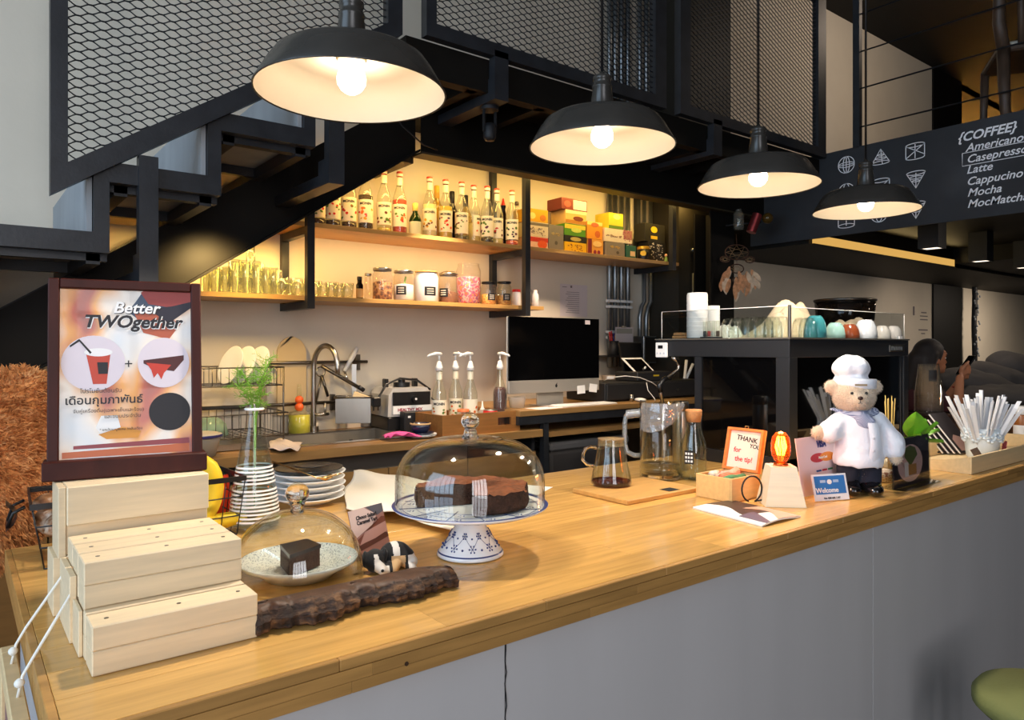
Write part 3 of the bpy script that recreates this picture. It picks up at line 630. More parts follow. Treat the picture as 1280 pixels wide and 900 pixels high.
put('overflow', MB().box(.62, .64, D_ - .011, D_ - .009, -.06, -.045), M['black'], sk)
fa = thing('faucet', 'tall gooseneck steel kitchen faucet behind the sink', 'faucet', onZ(392, 541, BC + .002)[:2] + (BC,)); fb = Vector((onY(392, 520, 3.585)[0], 3.585, BC)); fa.location = fb
q = lambda px, py, y: tuple(Vector(onY(px, py, y)) - fb)
c1, c2 = Vector(q(392, 460, 3.585)), Vector(q(422, 460, 3.44)); mid = (c1 + c2) / 2; ax = (c1 - c2) / 2; pz = []
for i in range(17):
    a_ = math.pi * i / 16; pz.append(tuple(mid + ax * math.cos(a_) + Vector((0, 0, .115 * math.sin(a_)))))
put('neck', MB().tube([(c1.x, 0, 0), (c1.x, 0, .05)] + pz + [tuple(c2 + Vector((0, 0, -.03)))], .0135, 12), M['chrome'], fa)
put('base', MB().cyl((0, 0, 0), .026, 0, .03, 20), M['chrome'], fa)
put('handle', MB().tube([(.0, -.02, .09), (.07, -.03, .092)], .008, 10).tube([(.05, -.03, .085), (.05, -.03, .15)], .006, 8), M['chrome'], fa)
ds = thing('computer_desk', 'small wooden desk on a black steel frame holding the monitor', 'desk', (2.342, 2.95, 0))
put('top', MB().box(0, 1.75, 0, .68, 1.195, 1.225, c=.002), M['backwood'], ds)
put('apron', MB().box(.0, 1.75, .01, .03, 1.15, 1.195).box(0, .03, .03, .66, 1.15, 1.195), M['steel'], ds)
for x, y in ((.18, .02), (.18, .62), (1.68, .02), (1.68, .62)): put('leg', MB().box(x, x + .035, y, y + .035, 0, 1.15), M['steel'], ds)
put('shelf', MB().box(.225, 1.67, .03, .55, 1.07, 1.098), M['backwood'], ds)
bn = thing('grey_bin', 'dark grey box bin standing under the computer desk', 'bin', (2.60, 3.0, 0))
put('body', MB().box(0, .62, 0, .5, 0, .98, c=.015), mat('dark_grey_plastic', (58, 56, 56), .45), bn); put('lid', MB().box(-.005, .625, -.005, .505, .982, 1.03, c=.012), mat('grey_plastic', (84, 84, 86), .4), bn)
# ================================================================ wall shelves
ZU, ZL = 2.160, 1.806
def shelf(label, x0, x1, zt_):
    t = thing('wall_shelf', label, 'shelf', (x0, YS, zt_ - .022), 0, 'wooden shelves on the back wall')
    put('board', MB().box(0, x1 - x0, 0, YW - YS - .002, 0, .022, c=.001), M['shelfwood'], t); return t
shelf('wooden upper shelf full of syrup bottles', 1.12, 2.676, ZU)
shelf('wooden upper shelf full of tea boxes', 2.68, 4.08, ZU)
shelf('long wooden lower shelf of glasses and jars', .45, 2.82, ZL)
for X_, z0, lab in ((1.341, ZL - .062, 'black steel shelf bracket beside the tumblers'), (2.666, ZL - .062, 'black steel shelf bracket between bottles and tea boxes'), (3.985, ZU - .062, 'black steel shelf bracket at the right end of the tea shelf')):
    t = thing('shelf_bracket', lab, 'bracket', (X_, YS, z0), 0, 'steel brackets of the wall shelves'); e = .018
    put('front_post', MB().box(-e, e, -.038, -.002, 0, 2.80 - z0), M['steel'], t); put('rear_post', MB().box(-e, e, YW - YS - .037, YW - YS - .003, .036, 2.80 - z0), M['steel'], t)
    put('arm', MB().box(-e, e, -.002, YW - YS - .003, 0, .036), M['steel'], t)
    if z0 < 2: put('arm', MB().box(-e, e, -.002, YW - YS - .04, ZU - .060 - z0, ZU - .024 - z0), M['steel'], t)
# spotlights of the landing that light the back counter (the fittings hang under the landing)
for (x, y, pw) in ((2.02, 2.92, 100), (2.95, 2.85, 60)):
    l = bpy.data.lights.new('spot_light', 'SPOT'); l.energy = pw; l.color = (1, .76, .54); l.spot_size = math.radians(66); l.spot_blend = .35; l.shadow_soft_size = .03
    o = link(bpy.data.objects.new('spot_light', l)); o.location = (x, y, 2.5); o.rotation_euler = (Vector((x + .1, y + .50, 1.2)) - o.location).to_track_quat('-Z', 'Y').to_euler()
l = bpy.data.lights.new('spot_light', 'SPOT'); l.energy = 26; l.color = (1, .66, .24); l.spot_size = math.radians(120); l.spot_blend = .6; l.shadow_soft_size = .05  # yellow spot added under the stair to tint the lower left wall, no fitting
o = link(bpy.data.objects.new('spot_light', l)); o.location = (.85, 3.02, 1.98); o.rotation_euler = (Vector((.9, 3.65, 1.35)) - o.location).to_track_quat('-Z', 'Y').to_euler()
# ================================================================ bottles and boxes on the upper shelf
lab_cream = mat('bottle_label', (246, 236, 208), .6); redcap = mat('cap_red', (206, 70, 52), .45); whitecap = mat('cap_white', (238, 228, 210), .45)
BG = MB().lathe([(.0, .001), (.030, .001), (.0375, .006), (.0385, .02), (.0385, .185), (.036, .205), (.026, .235), (.0175, .262), (.0155, .275), (.0145, .318), (.0165, .320), (.0165, .332), (.0145, .334)], 24).mesh('glass_body')
BCAP = MB().lathe([(.0155, .318), (.0172, .320), (.0172, .342), (.0155, .345), (0, .345)], 18).mesh('cap')
BNECK = MB().lathe([(.0160, .268), (.0158, .312)], 18).mesh('neck_label')
def liquid_mesh(r, h, z0=.004, n=22): return MB().lathe([(0, z0), (r - .004, z0), (r, z0 + .006), (r, h), (0, h)], n).mesh('liquid')
def wrap(w_ang, z0, z1, r, n=14, a0=0):
    return MB().grid(lambda u, v: (r * math.sin((u - .5) * w_ang + a0), -r * math.cos((u - .5) * w_ang + a0), z0 + (z1 - z0) * v), n, 1)
def dots(cols, r, seed, z0, z1, width=1.1, size=.007):
    rr = random.Random(seed); mb = MB(); n = 0
    for i in range(11):
        a_ = rr.uniform(-width, width); z = rr.uniform(z0, z1); s_ = size * rr.uniform(.7, 1.35)
        m_ = Matrix.Rotation(a_, 4, 'Z') @ Matrix.Translation((0, -r - .0004, z)) @ Matrix.Rotation(rr.uniform(-.7, .7), 4, 'Y') @ Matrix.Diagonal((s_, .0006, s_ * rr.uniform(.55, 1), 1))
        mb.lathe([(0, 0), (1, 0), (1, .001), (0, .002)], 10, T=m_ @ Matrix.Rotation(math.pi / 2, 4, 'X'), mi=i % len(cols), smooth=False)
    return mb
def syrup(lab, px, py, y, liq, level, cols, seed, front=True, scale=1.0, group='syrup bottles on the upper shelf', z=None, pump=False, glasscol=None, word='MONIN'):
    z = ZU if z is None else z; x = onY(px, py, y)[0]
    t = thing('syrup_bottle', lab, 'bottle', (x, y, z + .0005), face(x, y) + (0 if front else 1.3), group); t.scale = (scale,) * 3
    put('glass_body', BG, M['glass2'] if glasscol is None else glasscol, t)
    lm = mat('syrup_' + '_'.join(map(str, liq)), liq, .15, coat=.4)
    if level < .2: lq = MB().lathe([(0, .004), (.034, .004), (.0372, .01), (.0372, level), (0, level)], 22)
    else: lq = MB().lathe([(0, .004), (.034, .004), (.0372, .01), (.0372, .184), (.0345, .204), (.025, min(level, .233)), (0, min(level, .233))], 22)
    put('liquid', lq, lm, t)
    if seed == 24: return syrup_top(t, x, y, pump)
    lb = put('paper_label', wrap(2.7, .045, .165, .0392), lab_cream, t)
    put('label_print', dots(cols, .0393, seed, .06, .125), [mat('print_%d_%d_%d' % c, c, .6) for c in cols], lb)
    if word: me = text_mesh(word, .019, bold=.0006, bend=.0398).copy(); me.materials.append(M['ink']); put('lettering', me, None, lb, (0, 0, .138))
    put('neck_label', BNECK, lab_cream, t)
    return syrup_top(t, x, y, pump, seed)
def syrup_top(t, x, y, pump, seed=1):
    if not pump: put('cap', BCAP, [redcap if seed % 5 else whitecap], t); put('cap_band', MB().lathe([(.0174, .319), (.0174, .333)], 18), whitecap, t)
    else:
        put('pump_collar', MB().lathe([(.0155, .318), (.019, .320), (.019, .338), (.016, .342), (.012, .362), (.006, .368), (0, .368)], 18), M['whitep'], t)
        a_ = face(x, y); ca, sa = math.cos(pump - a_), math.sin(pump - a_); d = (ca, sa)
        put('pump_spout', MB().tube([(0, 0, .366), (0, 0, .402)], .005, 10).tube([(-.012 * d[0], -.012 * d[1], .404), (.02 * d[0], .02 * d[1], .408), (.062 * d[0], .062 * d[1], .398), (.072 * d[0], .072 * d[1], .392)], [.010, .009, .006, .005], 10), M['whitep'], t)
        put('dip_tube', MB().tube([(0, 0, .02), (0, 0, .32)], .004, 8), M['whitep'], t)
    return t
RD, GR, OR, BR, YL, PU = (206, 52, 34), (92, 128, 48), (226, 110, 34), (110, 66, 36), (222, 168, 40), (96, 50, 70)
B_ = [(397, 3.44, (60, 30, 14), .04, [RD, GR], 'syrup bottle half hidden by the stair, leftmost on the upper shelf'),
      (416, 3.44, (46, 26, 16), .04, [RD, GR], 'syrup bottle with red and green fruit label, second from the stair'),
      (436, 3.44, (52, 22, 16), .04, [RD, GR, RD], 'syrup bottle with red berry label whose neck the stair hides'),
      (457, 3.44, (46, 28, 14), .19, [YL, OR, RD], 'syrup bottle of dark liquid with yellow flower label'),
      (480, 3.44, (206, 180, 96), .03, [BR, GR, (140, 90, 50)], 'pale syrup bottle with hazelnut label beside the red bottle'),
      (499.5, 3.44, (190, 60, 36), .19, [RD, OR, GR], 'full red syrup bottle with strawberry label, tallest on the shelf'),
      (537, 3.44, (236, 226, 180), .19, [BR, YL], 'clear syrup bottle with small brown print beside the little green bottle'),
      (557, 3.44, (212, 178, 70), .19, [OR, PU, RD], 'yellow syrup bottle with orange and purple fruit label'),
      (577, 3.43, (70, 60, 30), .035, [GR, BR], 'syrup bottle with green leaf and coffee label in front of the yellow bottle'),
      (592, 3.46, (224, 196, 120), .12, [OR], 'syrup bottle turned sideways showing its plain back label'),
      (609, 3.43, (50, 36, 24), .04, [PU, GR], 'syrup bottle with purple print in front of the rear shelf post'),
      (621, 3.45, (220, 196, 130), .05, [RD, BR], 'syrup bottle with red print right of the rear shelf post'),
      (640, 3.43, (196, 70, 46), .04, [(40, 30, 30), GR, PU], 'syrup bottle with dark ring print, nearest the front shelf post')]
for i, (px, y, liq, lv, cols, lab) in enumerate(B_): syrup(lab, px, 280, y, liq, lv, cols, i + 1, front=(i != 9))
def lathe_thing(name, lab, cat, px, py, y, z, parts, group=None, rz=None, loc=None):
    x = onY(px, py, y)[0] if loc is None else loc[0]; yy = y if loc is None else loc[1]
    t = thing(name, lab, cat, (x, yy, z + .0005), face(x, yy) if rz is None else rz, group)
    for nm, prof, m in parts:
        put(nm, prof if isinstance(prof, MB) else MB().lathe(prof, 24), m, t)
    return t
green_glass = glass('green_glass', (70, 110, 50), body=.35, bodycol=(40, 70, 30)); yellow_glass = glass('yellow_glass', (230, 200, 90), body=.4, bodycol=(220, 180, 60)); dark_glass = glass('dark_glass', (50, 30, 20), body=.5, bodycol=(30, 18, 12))
lathe_thing('small_bottle', 'little green bottle with yellow cap and dark green label', 'bottle', 519, 290, 3.42, ZU, [
    ('glass_body', [(0, .001), (.03, .001), (.033, .005), (.033, .09), (.028, .105), (.014, .13), (.013, .15)], green_glass),
    ('cap', [(.014, .140), (.0155, .142), (.0155, .182), (.012, .184), (0, .184)], mat('cap_yellow', (226, 200, 110), .5)),
    ('paper_label', wrap(2.6, .01, .08, .0336), mat('label_green_white', (206, 214, 186), .6))])
for px, capc, gl, lab, h in ((546, (222, 172, 60), yellow_glass, 'bottle with gold foil neck standing behind the clear syrup bottle', .33), (565, (30, 26, 22), dark_glass, 'dark capped wine bottle behind the yellow syrup bottle', .31),
                        (582, (40, 36, 30), yellow_glass, 'brown necked bottle behind the green leaf syrup bottle', .30)):
    lathe_thing('liquor_bottle', lab, 'bottle', px, 280, 3.555, ZU, [
        ('glass_body', [(0, .001), (.034, .001), (.037, .006), (.037, h * .55), (.03, h * .65), (.014, h * .76), (.013, h - .01)], gl),
        ('capsule', [(.0145, h * .78), (.0158, h * .79), (.0158, h), (.013, h + .003), (0, h + .003)], mat('capsule_%d' % px, capc, .4))], 'bottles in the back row of the upper shelf')
lathe_thing('sauce_bottle', 'dark brown sauce bottle with red pointed nozzle behind the syrups', 'bottle', 629, 280, 3.55, ZU, [
    ('body', [(0, .001), (.026, .001), (.028, .006), (.028, .15), (.02, .21), (.012, .25), (.016, .262), (.016, .275)], dark_glass), ('nozzle', [(.014, .275), (.012, .285), (.004, .318), (0, .32)], mat('nozzle_red', (190, 34, 20), .4))])
lathe_thing('swing_top_bottle', 'clear swing top bottle behind the last syrup bottle', 'bottle', 646, 280, 3.56, ZU, [
    ('glass_body', [(0, .001), (.03, .001), (.032, .006), (.032, .2), (.014, .26), (.013, .29)], M['glass2']), ('stopper', [(.0, .29), (.014, .292), (.014, .31), (.008, .316), (0, .317)], M['darksteel'])])
for px, lab in ((662, 'grey necked bottle behind the fruit tea boxes, left one'), (673, 'grey necked bottle behind the fruit tea boxes, right one')):
    lathe_thing('liquor_bottle', lab, 'bottle', px, 280, 3.57, ZU, [('glass_body', [(0, .001), (.028, .001), (.03, .006), (.03, .2), (.013, .24), (.012, .26)], dark_glass), ('capsule', [(.0135, .235), (.0135, .278), (.010, .281), (0, .281)], M['darksteel'])], 'bottles behind the tea boxes')
# ---- tea boxes, tins : px0, px1, ytop, ybot give the front face
boxn = 0
def tea(lab, px0, px1, y0, y1, y, z, col, art, depth=.14, name='tea_box', cat='box', turn=0, group='tea boxes on the upper shelf'):
    xa = onY(px0, y0, y)[0]; xb = onY(px1, y0, y)[0]; h = (y1 - y0) * dep((xa + xb) / 2, y) / F; w_ = xb - xa
    t = thing(name, lab, cat, ((xa + xb) / 2, y, z + .0005), turn, group)
    m = mat('box_%d_%d_%d' % col, col, .45, var=.05, vscale=30)
    put('carton', MB().box(-w_ / 2, w_ / 2, 0, depth, 0, h, c=.001), m, t)
    for i, a_ in enumerate(art):
        kind, c, u0, u1, v0, v1 = a_[:6]; mm = mat('art_%d_%d_%d' % c, c, .5, var=.08, vscale=60); X0, X1, Z0, Z1 = -w_ / 2 + u0 * w_, -w_ / 2 + u1 * w_, v0 * h, v1 * h; e = .0005 * (i + 1)
        if kind == 'r': put('printed_band', MB().box(X0, X1, -e, -.0001, Z0, Z1), mm, t)
        elif kind == 'o':
            M_ = Matrix.Translation(((X0 + X1) / 2, -e, (Z0 + Z1) / 2)) @ Matrix.Rotation(math.pi / 2, 4, 'X') @ Matrix.Diagonal(((X1 - X0) / 2, (Z1 - Z0) / 2, 1, 1))
            put('printed_emblem', MB().lathe([(0, 0), (1, 0), (1, -.0004)], 18, T=M_, smooth=False), mm, t)
        elif kind == 't': text(a_[6], (Z1 - Z0), mm, t, ((X0 + X1) / 2, -e, Z0))
        elif kind == 'n':
            rr = random.Random(boxn + i); mb = MB()
            for q in range(26):
                cx_, cz_ = rr.uniform(X0, X1), rr.uniform(Z0, Z1); s_ = rr.uniform(.003, .006); mb.box(cx_ - s_, cx_ + s_, -e - .0001 * q / 26, -.0001, cz_ - s_ * .6, cz_ + s_ * .6)
            put('small_print', mb, mm, t, kind='stuff')
    return h
W1, K1 = (232, 222, 196), (28, 26, 24)
yf = 3.40
zz = ZU
zz += tea('fruit tea box, red and white with strawberry, bottom of the leftmost stack', 661, 685, 293, 309, yf, zz, (226, 190, 160), [('r', (200, 60, 40), 0, 1, .6, .95), ('o', (220, 90, 40), .45, .95, .1, .75)]) + .001
zz += tea('white floral tea box in the middle of the leftmost stack', 660, 685.5, 274, 292, yf, zz, (222, 206, 170), [('r', (120, 110, 90), 0, 1, .75, .95), ('n', (130, 110, 90), .1, .9, .1, .6)]) + .001
zz += tea('golden yellow tea box on top of the leftmost stack', 659, 685, 257, 273, yf, zz, (224, 166, 40), [('o', (236, 210, 120), .1, .4, .2, .7), ('o', (200, 120, 40), .6, .9, .1, .6)])
tea('plain grey tea tin left of the green and yellow boxes', 686, 704.5, 276, 309, yf, ZU, (132, 124, 106), [('o', (90, 84, 70), .4, .6, .25, .4), ('n', (170, 150, 100), .2, .8, .6, .7)], .09, 'tea_tin', 'tin')
zz = ZU
zz += tea('yellow tea box at the bottom of the tallest stack', 706, 733, 302, 316, yf, zz, (232, 180, 20), [('n', (150, 90, 20), .1, .9, .2, .8)]) + .001
zz += tea('black and gold tea box second in the tallest stack', 706, 733, 294.5, 302, yf, zz, (40, 38, 26), [('o', (190, 170, 90), .25, .75, .15, .85)]) + .001
zz += tea('bright green tea box third in the tallest stack', 706, 732, 279.5, 294, yf, zz, (86, 142, 34), [('r', (226, 196, 60), 0, 1, .6, .95), ('o', (200, 210, 90), .3, .8, .3, .7)]) + .001
zz += tea('cream and brown tea box fourth in the tallest stack', 707, 733, 262, 279, yf, zz, (224, 178, 96), [('r', (180, 120, 40), 0, 1, .05, .3), ('o', (120, 56, 30), .35, .85, .25, .6), ('r', (240, 220, 160), 0, 1, .75, 1)]) + .001
zz += tea('dark red tea box with white panels on top of the tallest stack', 702, 734, 247.5, 261.5, yf, zz, (116, 46, 34), [('r', (224, 206, 190), .45, .97, .08, .92), ('o', (196, 80, 60), .1, .35, .2, .8)])
tea('dark brown tea box behind the tallest stack', 697, 706, 264, 276, 3.50, ZU, (90, 50, 34), [], .1)
zz = ZU
zz += tea('orange and dark red berry tea box, lower one beside the tallest stack', 735, 754, 296, 316.5, yf, zz, (222, 156, 60), [('r', (120, 36, 34), 0, .25, 0, 1), ('o', (140, 50, 60), .35, .55, .1, .35), ('o', (140, 50, 60), .6, .8, .1, .35), ('o', (240, 200, 120), .3, .9, .55, .9)]) + .001
zz += tea('orange tea box with apricot print on the berry tea box', 734, 753, 273.5, 295, yf, zz, (232, 150, 40), [('r', (240, 214, 120), 0, 1, .8, 1), ('o', (200, 100, 40), .5, .85, .1, .5), ('o', (206, 110, 60), .25, .75, .7, .95)])
zz = ZU
zz += tea('grey tea tin under the white floral box', 757, 781, 301, 320.5, yf, zz, (128, 120, 104), [('o', (80, 74, 60), .55, .7, .25, .45), ('n', (180, 150, 80), .25, .8, .6, .75)], .11, 'tea_tin', 'tin') + .001
zz += tea('white floral tea box lying across the grey tin', 756, 790, 283.5, 300, yf, zz, (226, 210, 176), [('r', (170, 120, 100), .68, 1, .3, 1), ('n', (150, 60, 90), .66, 1, 0, 1), ('n', (150, 120, 90), .05, .6, .35, .5)], .12) + .001
zz += tea('lime green and yellow tea box on the white floral box', 761, 779, 262.5, 282, yf, zz, (214, 200, 50), [('r', (96, 130, 40), 0, 1, 0, .2), ('o', (238, 230, 130), .3, .8, .6, .95)], .13)
tea('small teal tea tin with a cream square label', 783, 795, 304, 321.5, yf, ZU, (44, 92, 72), [('r', (214, 186, 140), .4, .9, .25, .6)], .06, 'tea_tin', 'tin')
t = lathe_thing('round_tea_tin', 'round black tea tin with gold lid and yellow disc label', 'tin', 804, 320, 3.41, ZU, [
    ('body', [(0, .001), (.040, .001), (.0415, .003), (.0415, .085), (.0, .085)], M['black']), ('lid', [(.0425, .080), (.0425, .098), (.041, .1), (0, .1)], mat('gold_lid', (206, 160, 60), .35, .6)),
    ('disc_label', dots([(226, 186, 40)], .0416, 1, .05, .0501, .01, .016), mat('yellow_label', (226, 186, 40), .5))])
zz = ZU
zz += tea('black tea box covered with white handwriting print', 811, 832, 299, 325, 3.42, zz, K1, [('n', (214, 206, 190), .05, .95, .05, .95), ('n', (200, 190, 170), .05, .95, .1, .9)], .1) + .001
tea('black tea box with yellow disc standing on the handwriting box', 806, 831, 276, 298.5, 3.43, zz, (40, 38, 30), [('o', (232, 196, 30), .3, .62, .5, .85), ('r', (222, 184, 40), .3, .62, .15, .32)], .1)
for px, c, lab in ((832.5, (120, 150, 70), 'tiny green figurine beside the black tea boxes'), (843, (206, 110, 50), 'tiny orange figurine at the right end of the tea shelf')):
    x = onY(px, 320, 3.36)[0]; t = thing('figurine', lab, 'figurine', (x, 3.36, ZU + .0005), 0, 'figurines on the shelf end')
    put('body', MB().lathe([(0, 0), (.012, 0), (.013, .01), (.009, .035), (.007, .04), (0, .041)], 12), mat('fig_%d' % px, c, .5), t); put('head', MB().ball((0, 0, .05), .011, 12, 8), mat('fig_skin', (226, 176, 130), .5), t)
# ================================================================ lower shelf: tumblers, tall glasses, jars
def glass_prof(h, r0, r1, th=.0025, base=.008): return [(0, 0), (r0 * .9, 0), (r0, .003), (r1, h), (r1 - th, h), (r0 - th, base), (0, base)]
tall = MB().lathe(glass_prof(.15, .030, .036), 18).mesh('bowl'); tumb = MB().lathe([(0, 0), (.024, 0), (.028, .004), (.034, .04), (.036, .082), (.0335, .082), (.031, .04), (.025, .008), (0, .007)], 16).mesh('bowl')
POS = ['first', 'second', 'third', 'fourth', 'fifth', 'sixth', 'seventh', 'eighth', 'ninth', 'tenth', 'eleventh', 'twelfth']
def gl(lab, x, y, z, me, sc=1.0, group='glasses on the lower shelf', flip=False, name='drinking_glass'):
    o = put(name, me, M['glass2'], None, (x, y, z + (.0005 if not flip else .0005 + .15 * sc)), (math.pi if flip else 0, 0, 0)); o.scale = (sc,) * 3
    tag(o, lab, 'glass', group); return o
pxs = [256, 268, 281, 294, 307, 320, 332, 343]
for i, px in enumerate(pxs):
    for r_, y in enumerate((3.38, 3.47)):
        x = onY(px + 3 * r_, 350, y)[0]
        sc_ = .62 if i == 0 else (.80 if i < 3 else 1.02 if i < 6 else .86); gl('upturned tall glass, %s from the poster in the %s row of the lower shelf' % (POS[i], ('front', 'back')[r_]), x, y, ZL, tall, sc_, flip=True)
x = onY(315, 320, 3.40)[0]; gl('upturned glass stacked on top of the tall glasses under the stair', x, 3.42, ZL + .155, tall, .6, flip=True)
for i, px in enumerate((352, 362, 372, 383, 394, 404, 415, 424, 434)):
    x = onY(px, 360, 3.40 + .05 * (i % 2))[0]
    gl('small tumbler on the lower shelf, %s to the right of the tall glasses' % POS[i], x, 3.40 + .05 * (i % 2), ZL, tumb, .95 if i > 2 else 1.05, 'tumblers on the lower shelf')
jarm = glass('jar_glass', (248, 246, 240), boost=1.2, body=.04)
def blk_label(t, r, z0, z1, a0=0, w_=.036):
    lb = put('black_label', wrap(w_ / r, z0, z1, r + .0006, 6, a0), M['ink'], t)
    for q in range(3):
        z = z0 + (z1 - z0) * (.2 + .25 * q); put('label_lettering', wrap(w_ / r * .6, z, z + (z1 - z0) * .10, r + .001, 6, a0), mat('label_cream_print', (214, 206, 190), .6), lb)
def jar(lab, px, w_, yt, yb, y, cont, fill, lid, lidh=.012, label=None, name='glass_jar', dome=False, scoop=None, opaque=None):
    x = onY(px, yb, y)[0]; d = dep(x, y); h = (yb - yt) * d / F * .97; r = w_ * d / F / 2
    t = thing(name, lab, 'jar', (x, y, ZL + .0005), face(x, y), 'jars on the lower shelf')
    bt_ = h - lidh
    put('jar_body', MB().lathe([(0, .001), (r - .004, .001), (r, .006), (r, bt_ * .82), (r * .86, bt_ * .94), (r * .86, bt_)], 26), jarm if opaque is None else opaque, t)
    if cont is not None: put('contents', MB().lathe([(0, .005), (r - .006, .005), (r - .003, .01), (r - .003, h * fill), (r * .5, h * (fill + .04)), (0, h * (fill + .02))], 20), cont, t)
    if lid is not None:
        pr_ = [(r * .9, bt_ - .002), (r * .94, bt_), (r * .94, h - .002), (r * .88, h)] + ([(r * .6, h + .008), (r * .3, h + .012), (0, h + .013)] if dome else [(0, h)])
        put('lid', MB().lathe(pr_, 26), lid, t)
    if label is not None: blk_label(t, r, h * .2, h * .48, label, r * 1.0)
    if scoop: put('scoop', MB().tube([(.0, -.0, h * .45), (.012, -.01, h * .8)], .006, 8).box(-.004, .016, -.018, -.006, h * .38, h * .52), scoop, t)
    return t
cookie = ramp_mat('brown_biscuits', [(.35, (90, 50, 22)), (.6, (160, 100, 50)), (.8, (200, 150, 90))], 'voronoi', 60, .7)
sugar = mat('white_powder', (244, 240, 228), .9, bump=.2, bscale=200); sweets = ramp_mat('coloured_sachets', [(.30, (222, 100, 40)), (.42, (220, 60, 120)), (.5, (240, 190, 160)), (.58, (150, 40, 130)), (.7, (240, 130, 60))], 'noise', 38, .5, 1)
amber_c = ramp_mat('amber_crumbs', [(.3, (200, 120, 30)), (.7, (232, 176, 70))], 'voronoi', 80, .6)
lathe_thing('small_bottle', 'tiny dark brown bottle beside the tumblers on the lower shelf', 'bottle', 449.5, 372, 3.42, ZL, [('body', [(0, 0), (.017, .0), (.018, .004), (.018, .075), (.012, .085), (.012, .10), (0, .1)], dark_glass), ('paper_label', wrap(3, .01, .055, .0184), mat('kraft_label', (190, 150, 90), .6)), ('cap', [(.013, .1), (.013, .118), (0, .118)], M['black'])])
jar('narrow glass jar with steel lid beside the tiny dark bottle', 460, 9, 336, 371, 3.47, None, 0, M['chrome'])
jar('glass jar of brown biscuits with a wide silver lid', 478, 25, 331, 373, 3.43, cookie, .55, M['chrome'], .014)
jar('glass jar of white powder with green scoop and black label', 504.5, 26, 334, 374, 3.43, sugar, .52, M['chrome'], .012, -.25, scoop=mat('green_scoop', (150, 190, 50), .5))
jar('white canister with wooden lid and small black label', 533, 30, 336, 376, 3.42, None, 0, M['shelfwood'], .008, .35, opaque=M['whitep'], name='canister')
jar('glass jar of brown powder with domed silver lid', 560.5, 25, 337, 376, 3.43, mat('cocoa', (134, 84, 50), .9), .35, M['chrome'], .012, -.55, dome=True)
jar('large open glass jar full of coloured sachets', 585.5, 31, 324, 379, 3.44, sweets, .62, None)
jar('black lidded jar of orange crumbs, left one of two', 611, 20, 350, 380, 3.42, amber_c, .45, M['black'], .010, .4)
jar('black lidded jar of orange crumbs, right one of two', 630, 19, 350, 381, 3.41, amber_c, .4, M['black'], .010, .4)
lathe_thing('glass_jug', 'small rounded glass jug behind the black lidded jars', 'jug', 630, 375, 3.57, ZL, [('bowl', [(0, .001), (.04, .001), (.05, .02), (.05, .10), (.035, .145), (.03, .155)], M['glass2'])])
jar('small white pot with red lid behind the shelf post', 645.5, 11, 359, 381, 3.43, None, 0, mat('red_lid', (190, 30, 24), .4), .014, None, opaque=M['whitep'])
lathe_thing('cocktail_shaker', 'steel shaker on the lower shelf right of the bracket', 'shaker', 661, 380, 3.45, ZL, [('cup', [(0, .001), (.018, .001), (.024, .08), (.022, .085)], M['chrome']), ('top', [(.022, .085), (.018, .105), (.009, .118), (.009, .135), (0, .137)], M['chrome'])])
lathe_thing('squeeze_bottle', 'white plastic bottle at the right end of the lower shelf', 'bottle', 669, 381, 3.42, ZL, [('body', [(0, .001), (.02, .001), (.022, .004), (.022, .075), (.012, .09), (.011, .105), (0, .106)], M['whitep'])])
# menu sheet taped on the wall
ms = thing('wall_notice', 'white paper list taped on the wall above the monitor', 'notice', onY(714, 392, YW - .002), 0)
x0 = onY(700, 392, YW - .002)[0] - ms.location.x; x1 = onY(734, 392, YW - .002)[0] - ms.location.x
put('sheet', MB().box(x0, x1, -.0006, .0, -.02, .20), mat('lilac_paper', (216, 204, 204), .8), ms)
for i in range(11): put('printed_line', MB().box(x0 * .5 * (1 - .2 * (i % 3)), x1 * .5, -.0009, -.0006, .005 + i * .014, .008 + i * .014), mat('grey_print', (120, 112, 112), .8), ms)
put('printed_emblem', MB().box(-.008, .008, -.0009, -.0006, .176, .192).box(x0 * .8, x0 * .4, -.0009, -.0006, .178, .182), mat('grey_print', (120, 112, 112), .8), ms)
# ================================================================ things around the sink
def box_thing(name, lab, cat, loc, rz, parts, group=None):
    t = thing(name, lab, cat, loc, rz, group)
    for nm, mb, m in parts: put(nm, mb, m, t)
    return t
def rail(lab, px0, py0, px1, py1, y, hooks=()):
    a_, b_ = onY(px0, py0, y), onY(px1, py1, y); zz_ = (a_[2] + b_[2]) / 2; t = thing('utensil_rail', lab, 'rail', (a_[0], y, zz_), 0, 'steel rails over the sink'); L_ = b_[0] - a_[0]
    put('bar', MB().tube([(0, 0, 0), (L_, 0, 0)], .0085, 10), M['darksteel'], t)
    for q in (.02, L_ - .05): put('bracket', MB().box(q - .012, q + .012, .006, .046, -.045, .04), M['darksteel'], t)
    return t
rail('upper steel utensil rail with hooks on the wall over the sink', 310, 452, 459, 454, 3.6)
rail('lower steel rail on the wall behind the faucet', 244, 511, 428, 502, 3.6)
def hang(name, lab, cat, px, py, y, parts):
    t = thing(name, lab, cat, onY(px, py, y), 0)
    for nm, mb, m in parts: put(nm, mb, m, t)
bz = onY(367, 436, 3.62); bw_ = onY(385, 470, 3.62)[0] - onY(349, 470, 3.62)[0]
def board_poly(w_, h, r=.05, n=8): return [(w_ / 2 - r + r * math.cos(a_), h - r + r * math.sin(a_)) for a_ in [math.pi / 2 * i / n for i in range(n + 1)]] + [(-w_ / 2 + r - r * math.sin(a_), h - r + r * math.cos(a_)) for a_ in [math.pi / 2 * i / n for i in range(n + 1)]] + [(-w_ / 2, 0), (w_ / 2, 0)]
